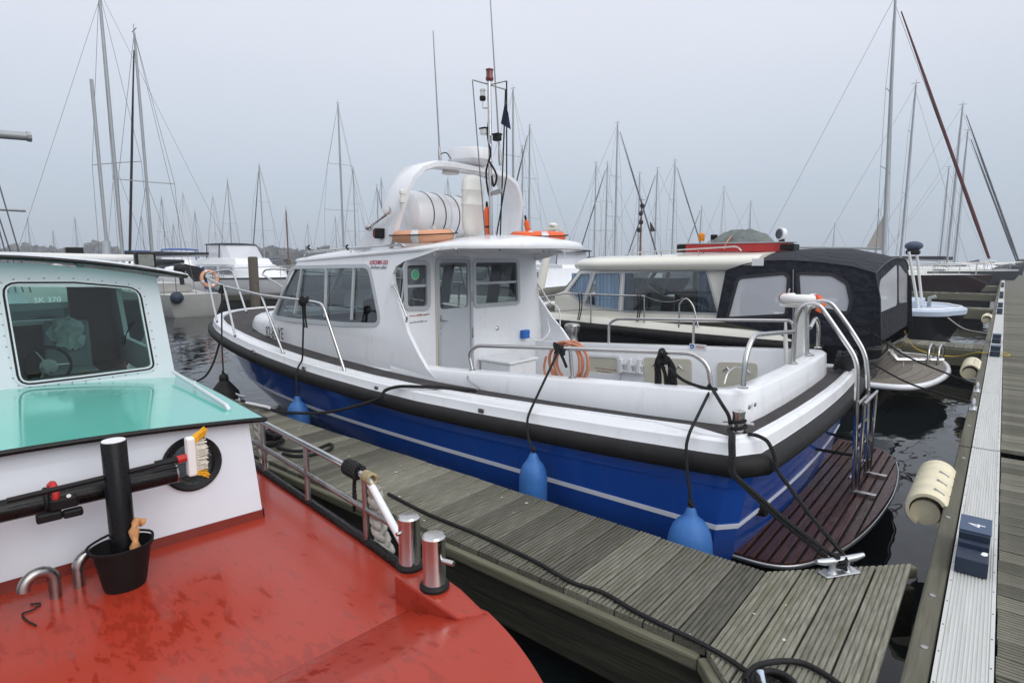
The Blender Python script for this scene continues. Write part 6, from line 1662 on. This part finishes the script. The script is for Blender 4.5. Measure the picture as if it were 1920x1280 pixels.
# ---- the rows of yachts across the basin
far_lab = 'white sailing yacht with bare grey mast in the rows across the basin'
rows_ = [ # px, top y, mast height
 (-20,330,11),(60,410,11),(105,432,11),(148,408,12),(272,405,11),(312,372,12),(352,365,13),(372,398,11),(407,368,13),(436,342,13),(496,315,14),(330,420,11),(580,420,11),
 (645,208,16),(632,408,12),(668,320,14),(719,340,13),(711,352,12),(842,340,13),(962,183,15.5),(992,247,15),(979,283,14),(1114,312,13.5),(1135,312,13),(1152,242,15.5),(1195,330,13),(1227,322,13),(1259,308,13.5),(1351,355,12.5),(1402,380,12),(1311,390,11),(1640,395,11),(1560,420,11)]
rng = random.Random(11)
for i,(px,ty,H) in enumerate(rows_):
    H = H*rng.uniform(.97,1.03); dist = (H-EYE)*1109.0/(488-ty)
    p = PD(px, dist)
    a = rng.choice((0,1)); hd = (-.99,.12) if a else (.99,-.12)
    if px > 1000: hd = (1,.02) if a else (-1,.02)
    furl_ = 'furl_grey' if rng.random() < .17 else None
    spr_ = (.36,.64) if H > 13 else (.5,)
    wsp = px in (352,407,1351)
    reg = 'behind the red workboat' if px < 315 else 'beyond the flybridge motor yacht' if px < 540 else 'seen past the pilothouse roof rail' if px < 760 else 'behind the arch of the blue boat' if px < 1000 else 'rising over the cream cabin roof' if px < 1290 else 'rising over the dark blue canopy'
    lab = 'white yacht %s, %s %s mast%s' % (reg, 'cream' if wsp else 'grey', 'two-spreader' if len(spr_) == 2 else 'one-spreader', ', furled headsail' if furl_ else '')
    sail_yacht((p.x,p.y), hd, H*.78, H, lab, 'sailing yachts moored across the basin', spar='spar_white' if wsp else 'spar', furl=furl_, spread=spr_, wr=.007+dist*.00009, cover=rng.choice(['navy_cloth','blue_cloth','slate_cloth']))
p = PD(541,52); sail_yacht((p.x,p.y),(.9,-.4),9,6.5,'small classic yacht with short brown wooden mast and gaff', spar='spar_brown', spread=(), hull='dark_hull', wires=True)
p = PD(1200,42); t,T,sh,B,M0,M1 = sail_yacht((p.x,p.y),(1,0),9,6.3,'old workboat with rusty brown mast carrying lamps and a black flag', spar='spar_brown', spread=(), hull='dark_hull', wires=False, boom=False, name='old_workboat', cat='workboat')
for k,(px,py) in enumerate(((1201,388),(1199,402),(1200,418),(1196,432))): MB().ball(PD(px,42,2.2+(488-py)*42/1109), .16,.16,.18).build('mast_lamp', 'black_plastic', t, smooth=60)
q = PD(1216,42,2.2+(488-425)*42/1109); MB().add([q+V(0,0,.35),q+V(.15,.1,.1),q+V(.35,.25,-.35),q+V(.05,.05,-.4)], [(0,1,2,3)]).build('flag', 'ink_black', t, normals=False)
# filler motor boats across the basin
for px,d,lab in ((600,44,'white motor cruiser moored behind the bow of the blue boat'),(330,44,'white motor cruiser behind the grey sailing boat'),(250,52,'white motor cruiser far behind the tall ketch')):
    p = PD(px,d); motor_yacht((p.x,p.y),(.85,-.5),9.5,lab, fly=(px!=600), canvas='blue_cloth', name='motor_cruiser', cat='motor cruiser')
p = PD(1020,26); t,T,sh,B = motor_yacht((p.x-1.0,p.y),(-.95,.3),9.5,'cream motor boat with tilted radar mast beyond the pilothouse', hull='cream', fly=False, name='motor_boat', cat='motor boat')
ma, mb_ = PD(1012,20,1.2), PD(1036,20,2.2+(488-430)*20/1109)
MB().tube([ma,mb_], [.16,.10], n=8).build('radar_mast', 'cream', t, smooth=50)
MB().obox(mb_, V(.25,.1,0), V(-.05,.12,0), V(0,0,.04)).ball(mb_+V(0,0,.12), .16,.16,.08).build('mast_platform', 'cream', t)
MB().ball(mb_+V(.2,.1,-.18), .09).build('mast_lamp', 'black_plastic', t)
for px,d,hd,cv in ((1035,34,(-.9,.4),'navy_cloth'),(1010,48,(.9,.3),'blue_cloth')):
    p = PD(px,d); motor_yacht((p.x,p.y),hd,8.5,'white motor boat with %s covers glimpsed between pilothouse and cream cruiser' % ('dark navy' if cv == 'navy_cloth' else 'bright blue'), 'boats glimpsed beyond the pilothouse', canvas=cv, name='motor_boat', cat='motor boat')
# ============================================================ FENDERS, LINES, JETTY FITTINGS
def rope(name, pts, r, label, mt_='black_rope', parent=None, k=5, n=7, smooth=True):
    o = tubeob(name, smoothpath(pts, k) if smooth else pts, r, mt_, parent, n=n)
    if parent is None: tag(o, label, 'rope')
    return o
def knot(mb, c, s, seed=0):
    rg = random.Random(seed); c = Vector(c)
    pts = [c+V(rg.uniform(-1,1)*s, rg.uniform(-.7,.7)*s, rg.uniform(-1,1)*s) for _ in range(9)]
    return mb.tube(smoothpath(pts,4,closed=True), s*.38, n=7, closed=True)
FYc = 3.30
def fender(px, ptop, r, ln, shape, mt_, label, rope_px, ryY, tip=None, Y=FYc):
    q = PY(px, ptop, Y)
    t = thing('fender', label, 'fender', (q.x,Y,q.z-ln))
    if shape == 'drop': prof = [(.018,0),(.03,-.015),(.036,-.04),(r*.36,-.062),(r*.58,-.085),(r*.76,-.12),(r*.89,-.165),(r*.97,-.22),(r,-.29),(r*.98,-.37),(r*.88,-.45),(r*.65,-.51),(r*.35,-.54),(.02,-.555)]
    elif shape == 'cyl': prof = [(.018,0),(.032,-.02),(.042,-.045),(r*.55,-.07),(r*.75,-.095),(r*.9,-.135),(r*.98,-.18),(r,-.23),(r,-.55),(r*.93,-.62),(r*.6,-.69),(.03,-.72)]
    else: prof = [(.02,0),(.05,-.02),(.06,-.07),(.055,-.09),(r*.55,-.16),(r*.85,-.24),(r,-.34),(r,-.55),(r*.8,-.65),(.02,-.68)]
    MB().lathe([(a,b) for a,b in prof], q, n=24).build('body', mt_, t, smooth=50)
    knot(MB(), q+V(0,0,.015), .022, px).build('knot', 'black_rope', t, smooth=60)
    top = PY(*rope_px, ryY)
    if Y == FYc:
        sx = sheer(q.x); hx = q.x+(top.x-q.x)*.35; ox = q.x+(top.x-q.x)*.55; ln_ = YC-1.735
        pts = [q+V(0,0,.01), V(hx,ln_-.082,sx-.07), V(ox,ln_-.035,sx+.05), V(ox+(top.x-ox)*.12,ln_+.03,sx+.115), top]
        tubeob('lanyard', bend(pts, .04), .010, 'black_rope', t, n=6)
    else: tubeob('lanyard', smoothpath([q+V(0,0,.01), PY(*tip), top]), .010, 'black_rope', t, n=6)
    return t
fender(1000,848,.105,.72,'cyl','fender_blue','long blue cylinder fender amidships between blue boat and finger jetty',(1047,658),YC-1.23, tip=(1012,800,3.36))
fender(1296,950,.138,.56,'drop','fender_blue','scuffed blue teardrop fender by the stern quarter of the blue boat',(1330,735),YC-1.25, tip=(1303,860,3.36))
fender(557,742,.125,.56,'drop','fender_blue','blue round fender below the side window of the blue boat',(570,566),3.54, tip=(560,700,3.38))
fender(419,700,.20,.68,'cone','rubber','black fender hanging at the bow beside the end of the finger jetty',(416,545),3.66, tip=(416,640,3.5), Y=3.35)
# knots on the rails
for i,(px,py,Y,s) in enumerate(((1047,654,YC-1.20,.04),(570,564,3.55,.05),(416,541,3.66,.05))):
    q = PY(px,py,Y); o = knot(knot(MB(), q, s, i+20), q+V(.02,0,-.02), s*.9, i+50)
    if i == 1:
        for dx in (.02,-.03): o.tube(smoothpath([q+V(dx,0,-.02),q+V(dx+.01,-.01,-.18),q+V(dx+.03,-.01,-.3)]), .011, n=6)
    if i == 0: o.tube(smoothpath([q,q+V(.05,.0,-.08),q+V(.07,.02,-.15)]), .012, n=6)
    tag(o.build('rope_knot', 'black_rope', smooth=60), ['bulky black rope hitch on the cockpit rail above the orange hose','black rope hitch with hanging tails on the bow rail by the side window','black rope hitch at the forward corner of the bow rail'][i], 'rope')
# hose coil
t = thing('hose_coil', 'coiled orange hose hanging on the cockpit rail', 'hose', tuple(PY(1062,712,YC-1.13)))
rg = random.Random(6)
for k in range(5):
    c = PY(1060+rg.uniform(-6,14), 677+rg.uniform(-2,6), YC-1.14+.02*k)
    ra_, rz = rg.uniform(.15,.20), rg.uniform(.15,.185)
    tubeob('loop', [c+V(ra_*math.cos(a),.05*math.sin(a*.5),rz*math.sin(a)) for a in [2*math.pi*i/28 for i in range(28)]], .011, 'orange_hose', t, n=7, closed=True)
tubeob('hose_tail', smoothpath([PY(1024,668,YC-1.13),PY(1020,690,YC-1.13),PY(1024,708,YC-1.13)]), .011, 'orange_hose', t, n=7)
# black rope bundle over the cockpit rail
t = thing('rope_bundle', 'bundle of black rope looped over the cockpit rail near the stern', 'rope', tuple(PY(1245,725,YC-1.19)))
Yb = YC-1.16
for k,(a,b) in enumerate((((1238,662),(1228,728)),((1241,662),(1236,728)),((1244,664),(1250,728)),((1248,668),(1258,728)),((1250,668),(1266,728)),((1252,670),(1272,726)))):
    p, q = PY(*a,Yb+.01*(k%2)), PY(*b,Yb+.03)
    tubeob('strand', smoothpath([p, p.lerp(q,.3)+V(-.02 if k<3 else .02,0,0), p.lerp(q,.7), q-V(0,0,.15)]), .014, 'black_rope', t, n=7)
tubeob('loop', smoothpath([PY(1236,680,Yb-.03),PY(1237,660,Yb-.05),PY(1242,655,Yb),PY(1246,661,Yb-.05),PY(1250,678,Yb-.03)]), .014, 'black_rope', t, n=7)
knot(MB(), PY(1243,682,Yb-.03), .035, 3).build('knot', 'black_rope', t, smooth=60)
tubeob('lead', smoothpath([PY(1255,690,Yb-.02),PY(1280,712,Yb-.04),PY(1310,724,Yb-.05),PY(1336,730,YC-1.23)]), .012, 'black_rope', t, n=7)
knot(MB(), PY(1336,730,YC-1.22), .030, 8).build('knot', 'black_rope', t, smooth=60)
tubeob('lead', smoothpath([PY(1338,732,YC-1.25),PY(1352,755,3.66),PY(1366,778,3.62),V(-1.24,3.63,1.18)]), .012, 'black_rope', t, n=7)
# finger cleat and the mooring lines to it
def horn_cleat(c, dirv, label, s=1.0, group=None, mt_='aluminium'):
    c = Vector(c); d = Vector(dirv).normalized(); n_ = V(-d.y,d.x,0)
    t = thing('mooring_cleat', label, 'cleat', tuple(c), group)
    MB().obox(c+V(0,0,.006*s), d*.11*s, n_*.035*s, V(0,0,.006*s)).build('base', mt_, t, bevel=.006*s)
    for k in (-1,1): MB().lathe([(.028*s,0),(.018*s,.02*s),(.018*s,.06*s)], c+d*.045*s*k+V(0,0,.01*s), n=12).build('leg', mt_, t, smooth=40)
    MB().tube([c+d*(-.15*s)+V(0,0,.085*s), c+d*(-.1*s)+V(0,0,.077*s), c+V(0,0,.073*s), c+d*.1*s+V(0,0,.077*s), c+d*.15*s+V(0,0,.085*s)], [.012*s,.018*s,.02*s,.018*s,.012*s], n=12).build('horn', mt_, t, smooth=50)
    return t
cc = PZ(1573,1074,DECK)
horn_cleat(cc, (PZ(1612,1066,DECK)-PZ(1535,1078,DECK)), 'grey metal horn cleat on the flared end of the finger jetty')
MB().tube([cc+V(.03*math.cos(a),.03*math.sin(a)+.0,.03+.004*a) for a in [i*.6 for i in range(30)]], .010, n=6).build('rope_turns', 'black_rope', None)
tag(bpy.data.objects['rope_turns'], 'black rope turns wound round the finger jetty cleat', 'rope')
bl_ = V(-1.20,3.66,1.15)
ml = thing('mooring_line', 'three-part black mooring line from the stern bollard down to the finger cleat', 'rope', tuple(cc))
for k,(a,b) in enumerate(((V(-1.24,3.61,1.12),cc+V(-.06,.02,.05)),(V(-1.22,3.60,1.11),cc+V(.0,.03,.05)),(V(-1.12,3.62,1.11),cc+V(.05,.04,.05)))):
    if k < 2: mid = [V(-1.19+.02*k,3.50,1.15), V(-1.165+.02*k,3.425,1.135), V(-1.135+.02*k,3.36,1.05), V(-1.125+.02*k,3.335,.97)]
    else: mid = [V(-1.07,3.60,1.15), V(-1.00,3.585,1.135), V(-.955,3.58,1.06), V(-.935,3.575,.97)]
    e = mid[-1]
    tubeob('strand', bend([a+V(0,0,.03)]+mid+[e.lerp(b,.5)+V(0,-.005,-.015), b], .03), .012, 'black_rope', ml, n=7)
MB().tube([V(-1.20+.045*math.cos(a),3.66+.045*math.sin(a),1.125+.007*a) for a in [i*.5 for i in range(26)]], .011, n=6).build('bollard_turns', 'black_rope', ml, smooth=60)
# midships line to the small cleat on the finger
horn_cleat(PZ(452,751,DECK), (1,0,0), 'small cleat near the outer end of the finger jetty', .8)
ml = thing('spring_line', 'black spring line sagging from the blue boat side deck to the outer finger cleat', 'rope', tuple(PY(640,770,3.3)))
tubeob('line', smoothpath([V(-3.55,3.66,1.055),V(-3.8,3.60,1.06),V(-4.0,3.50,1.055),V(-4.2,3.41,1.045),V(-4.33,3.345,1.0),PY(712,746,3.30),PY(660,763,3.28),PY(600,774,3.22),PY(530,772,3.18),PY(480,760,3.16),PZ(452,750,DECK+.05)],4), .016, 'black_rope', ml, n=7)
tubeob('line', smoothpath([V(-3.5,3.70,1.055),V(-3.75,3.63,1.06),V(-3.98,3.53,1.06)],4), .014, 'black_rope', ml, n=7)
tubeob('chafe_sleeve', [PZ(462,755,DECK+.04),PZ(505,764,DECK+.05)], .018, 'label_white', ml, n=8)
tag(tubeob('chain', smoothpath([PY(880,700,YC-1.25),PY(877,712,YC-1.31),V(-3.55,3.80,1.05),V(-3.6,3.72,1.045),V(-3.65,3.66,1.06)]), .006, 'steel_dull', None, n=5), 'thin chain hanging from the cockpit rail foot onto the side deck', 'chain')
tag(tubeob('bow_line', smoothpath([PY(411,645,3.6),PY(400,680,3.45),PY(385,705,3.3),PZ(365,716,.56)]), .014, 'black_rope', None), 'black line dropping from the bow of the blue boat past the jetty end', 'rope')
# horseshoe buoy on a white stand, rod holder, coil at the far quarter
hs_ = thing('horseshoe_buoy', 'white and red horseshoe buoy on a white stand behind the boarding ladder', 'life buoy', (-1.45,6.25,1.3))
q = PY(1508,690,6.25); xh = PY(1503,572,6.25)
MB().box(xh.x-.05,xh.x+.06,6.20,6.30,1.2,xh.z-.02).build('stand', 'gelcoat_old', hs_, bevel=.01)
MB().box(xh.x-.18,xh.x+.14,6.14,6.36,xh.z-.02,xh.z+.012).build('plate', 'gelcoat_old', hs_, bevel=.01)
def hsarc(a0, a1, r, mt_, nm):
    c = V(xh.x-.02,6.26,xh.z+.065)
    MB().tube([c+V(.15*math.cos(a),.13*math.sin(a),0) for a in [a0+(a1-a0)*i/14 for i in range(15)]], r, n=12).build(nm, mt_, hs_, smooth=50)
hsarc(R(-150),R(-30),.045,'brush_white','float_white'); hsarc(R(-30),R(20),.046,'red_plastic','float_red'); hsarc(R(-200),R(-150),.046,'red_plastic','float_red')
hsarc(R(20),R(60),.045,'brush_white','float_white'); hsarc(R(160),R(122),.045,'brush_white','float_white')
MB().tube(smoothpath([V(xh.x+.15,6.2,xh.z+.08),V(xh.x+.2,6.18,xh.z+.03),V(xh.x+.17,6.16,xh.z-.05)]), .03, n=8).build('light_cord', 'orange', hs_, smooth=50)
tubeob('rod_holder', [PY(1475,690,6.2),PY(1473,640,6.2),PY(1473,604,6.2)], [.022,.022,.012], 'gelcoat_old', bb)
t = thing('rope_coil', 'black rope coil heaped on the far stern quarter of the blue boat', 'rope', (-1.25,6.45,1.1))
for k in range(5):
    c = V(-1.14+.01*k,6.50-.02*k,1.16+.035*k); tubeob('turn', [c+V(.07*math.cos(a),.17*math.sin(a),.015*math.sin(3*a+k)) for a in [2*math.pi*i/24 for i in range(24)]], .018, 'black_rope', t, closed=True)
# ---- things on the main jetty
def number_box(y, label, digit=None, group=None):
    t = thing('berth_box', label, 'box', (.003,y,DECK+.018), group)
    z0 = DECK+.019
    MB().box(-.066,.072,y+.22,y+.48,z0,z0+.145).build('rear_block', 'service_blue', t, bevel=.006)
    MB().box(-.068,.074,y+.235,y+.482,z0+.146,z0+.153).build('lid', 'service_blue_lid', t)
    MB().box(-.064,.070,y+.16,y+.213,z0,z0+.11).build('middle_block', 'service_blue', t, bevel=.004)
    MB().box(-.066,.072,y,y+.155,z0,z0+.085).build('front_block', 'service_blue', t, bevel=.006)
    if digit:
        text_mesh('digit', digit, 'label_white', t, V(.045,y+.31,z0+.1535), V(0,1,0), V(-1,0,0), .11, 0, 1.0, ext=.0006)
        MB().plate(rpoly([(.035,.10),(.05,.085),(.066,.10),(.066,.14),(.045,.14)], .008), [], lambda a,b: (a,y+b,z0+.0862), (0,0,.0008)).build('sticker', 'label_white', t)
    return t
number_box(3.74, 'dark blue service box with white number 4 on the ribbed metal strip', '4')
for y in (12.9,15.0,23.3,26.6,33.0,36.2,46.5,51): number_box(y, 'plain dark blue service box on the metal strip farther along the main jetty', None, 'service boxes along the main jetty')
def roll(y, ln, label, x=-.265, z=.50, r=.13):
    t = thing('roll_fender', label, 'fender', (x,y+ln/2,z-r))
    prof = []
    nr = 4
    for k in range(nr):
        a, b = ln*k/nr, ln*(k+1)/nr
        prof += [(r*.93,a+.002),(r,a+.02),(r,b-.02),(r*.93,b-.002)]
    ang = [R(-55)+R(300)*i/24 for i in range(25)]
    mb = MB()
    for rr, flip in ((1.0,0),(.82,1)):
        mb.loft([[V(x+p[0]*rr*math.cos(a)*1.0, y+p[1], z+p[0]*rr*math.sin(a)) for a in ang] for p in prof], False)
    for p in (prof[0],prof[-1]):
        mb.loft([[V(x+p[0]*math.cos(a),y+p[1],z+p[0]*math.sin(a)) for a in ang],[V(x+p[0]*.82*math.cos(a),y+p[1],z+p[0]*.82*math.sin(a)) for a in ang]], False)
    mb.build('roll', 'roll_cream', t, smooth=40)
    sl = MB()
    for k in range(nr-1):
        yy_ = y+ln*(k+.5)/nr; sl.obox((x+.055,yy_,z+r*.90), V(.03,0,-.018), V(0,.006,0), V(.002,0,.006))
    sl.build('slot', 'ink_grey', t)
    MB().tube([V(x-.01,y+.05,z-.03),V(x-.01,y+ln-.05,z-.03)], .088, n=14).build('core', 'roll_cream', t, smooth=50)
    return t
roll(4.75,.88,'cream ribbed roll fender over the jetty edge beside the swim platform')
roll(11.3,.85,'cream ribbed roll fender over the jetty edge beside the teak platform of the cream cruiser')
roll(21.8,.85,'cream roll fender on the jetty edge beyond the light blue decked boat')
for y,lab in ((8.18,'galvanised cleat on the jetty kerb holding the lower line of the cream cruiser'),(9.34,'galvanised cleat on the jetty kerb holding the upper line of the cream cruiser')):
    horn_cleat((-.132,y,.562), (0,1,0), lab, 1.0)
tag(rope('stern_line', [V(-1.36,CY_-1.95,1.15),V(-.9,9.7,.86),V(-.132,9.34,.64)], .012, ''), 'black stern line from the blue canopy to the jetty kerb, upper of two', 'rope')
tag(rope('stern_line', [V(-1.36,CY_-1.95,.72),V(-.8,9.0,.62),V(-.132,8.18,.63)], .012, ''), 'black stern line from the cream cruiser hull to the jetty kerb, lower of two', 'rope')
tag(rope('power_cable', [V(-1.30,CY_+.9,.95),V(-1.1,CY_+1.1,.6),V(-.6,CY_+1.6,.45),V(-.25,13.0,.6),V(.0,13.05,.60),V(.16,13.1,.575),V(.2,13.35,.57),V(.05,13.5,.60)], .007, '', 'yellow'), 'yellow power cable running from the cream cruiser onto the jetty', 'cable')
tag(rope('stern_line', [V(-1.0,18.6,.75),V(-.6,17.4,.6),V(-.13,16.6,.6)], .012, '', 'grey_rope'), 'pale line from the light blue decked boat to the jetty', 'rope')
dbx = thing('dock_bin', 'dark blue storage bin standing on the far end of the main jetty', 'bin', (.95,83,DECK))
MB().box(.35,1.55,82.6,83.4,DECK+.1,DECK+.95).build('bin', 'service_blue', dbx, bevel=.04); MB().box(.3,1.6,82.55,83.45,DECK+.96,DECK+1.05).build('lid', 'service_blue', dbx, bevel=.02)
for x_ in (.5,1.4): MB().box(x_-.05,x_+.05,82.7,83.3,DECK,DECK+.1).build('foot', 'steel_dull', dbx)
tag(MB().lathe([(.22,-.5),(.22,4.2),(.18,4.3),(.001,4.32)], (2.9,120,0), n=14).build('harbour_post', 'steel_dull', smooth=40), 'tall grey steel post at the far end of the main jetty', 'post')
# ---- cable and rope heaps on the finger
tag(rope('deck_cable', [PZ(728,925,DECK+.012),PZ(800,962,DECK+.012),PZ(900,1003,DECK+.012),PZ(1000,1050,DECK+.012),PZ(1070,1090,DECK+.012),PZ(1130,1110,DECK+.012),PZ(1200,1150,DECK+.012),PZ(1327,1212,DECK+.014),PZ(1400,1258,DECK+.014),PZ(1430,1290,DECK+.02)], .011, '', 'rubber'), 'black cable laid along the planks of the finger jetty', 'cable')
cr2 = PZ(1440,1292,DECK)
t = thing('cable_coil', 'coil of black cable with pale blue plug on the finger jetty', 'cable', tuple(cr2))
for k in range(4):
    c = cr2+V(.012*k,-.009*k,.014+.016*k); tubeob('turn', [c+V((.085-.006*k)*math.cos(a),(.085-.006*k)*math.sin(a),0) for a in [2*math.pi*i/28 for i in range(28)]], .012, 'rubber', t, closed=True)
tubeob('lead', smoothpath([PZ(1400,1275,DECK+.03),PZ(1412,1252,DECK+.05),PZ(1450,1240,DECK+.03),PZ(1500,1241,DECK+.014),PZ(1545,1262,DECK+.014),PZ(1590,1295,DECK+.014)]), .012, 'rubber', t)
q = PZ(1425,1256,DECK+.075); tubeob('plug', [q, q+V(.02,-.03,-.03)], .014, 'light_blue_deck', t, n=10)
t = thing('rope_heap', 'heap of black rope with trailing loop on the finger jetty behind the rail', 'rope', tuple(PZ(505,835,DECK)))
rg = random.Random(12); c0 = PZ(507,832,DECK)
for k in range(6):
    c = c0+V(rg.uniform(-.08,.08),rg.uniform(-.05,.05),.02+.02*k)
    tubeob('turn', [c+V((.13-.012*k)*math.cos(a)*rg.uniform(.92,1.08),(.09-.006*k)*math.sin(a)*rg.uniform(.92,1.08),.01*math.sin(2*a+k)) for a in [2*math.pi*i/20 for i in range(20)]], .015, 'black_rope', t, closed=True)
tubeob('trail', smoothpath([PZ(520,838,DECK+.02),PZ(550,845,DECK+.016),PZ(590,842,DECK+.016),PZ(618,832,DECK+.016),PZ(622,840,DECK+.016),PZ(600,849,DECK+.016),PZ(560,855,DECK+.016),PZ(530,850,DECK+.02)]), .014, 'black_rope', t)
# ---- damp winter air
hz = MB().box(-480,260,-330,420,-1.2,20.5).build('haze', 'water', loc=(0,0,0)); hz['kind'] = 'stuff'
hm = bpy.data.materials.new('haze_air'); hm.use_nodes = True; hn = hm.node_tree.nodes; hn.clear()
ho = hn.new('ShaderNodeOutputMaterial'); hv = hn.new('ShaderNodeVolumePrincipled')
hv.inputs['Color'].default_value = (.92,.95,1,1); hv.inputs['Density'].default_value = .0014; hv.inputs['Anisotropy'].default_value = 0.2
hm.node_tree.links.new(hv.outputs[0], ho.inputs['Volume']); hz.data.materials[0] = hm
hz.display_type = 'WIRE'
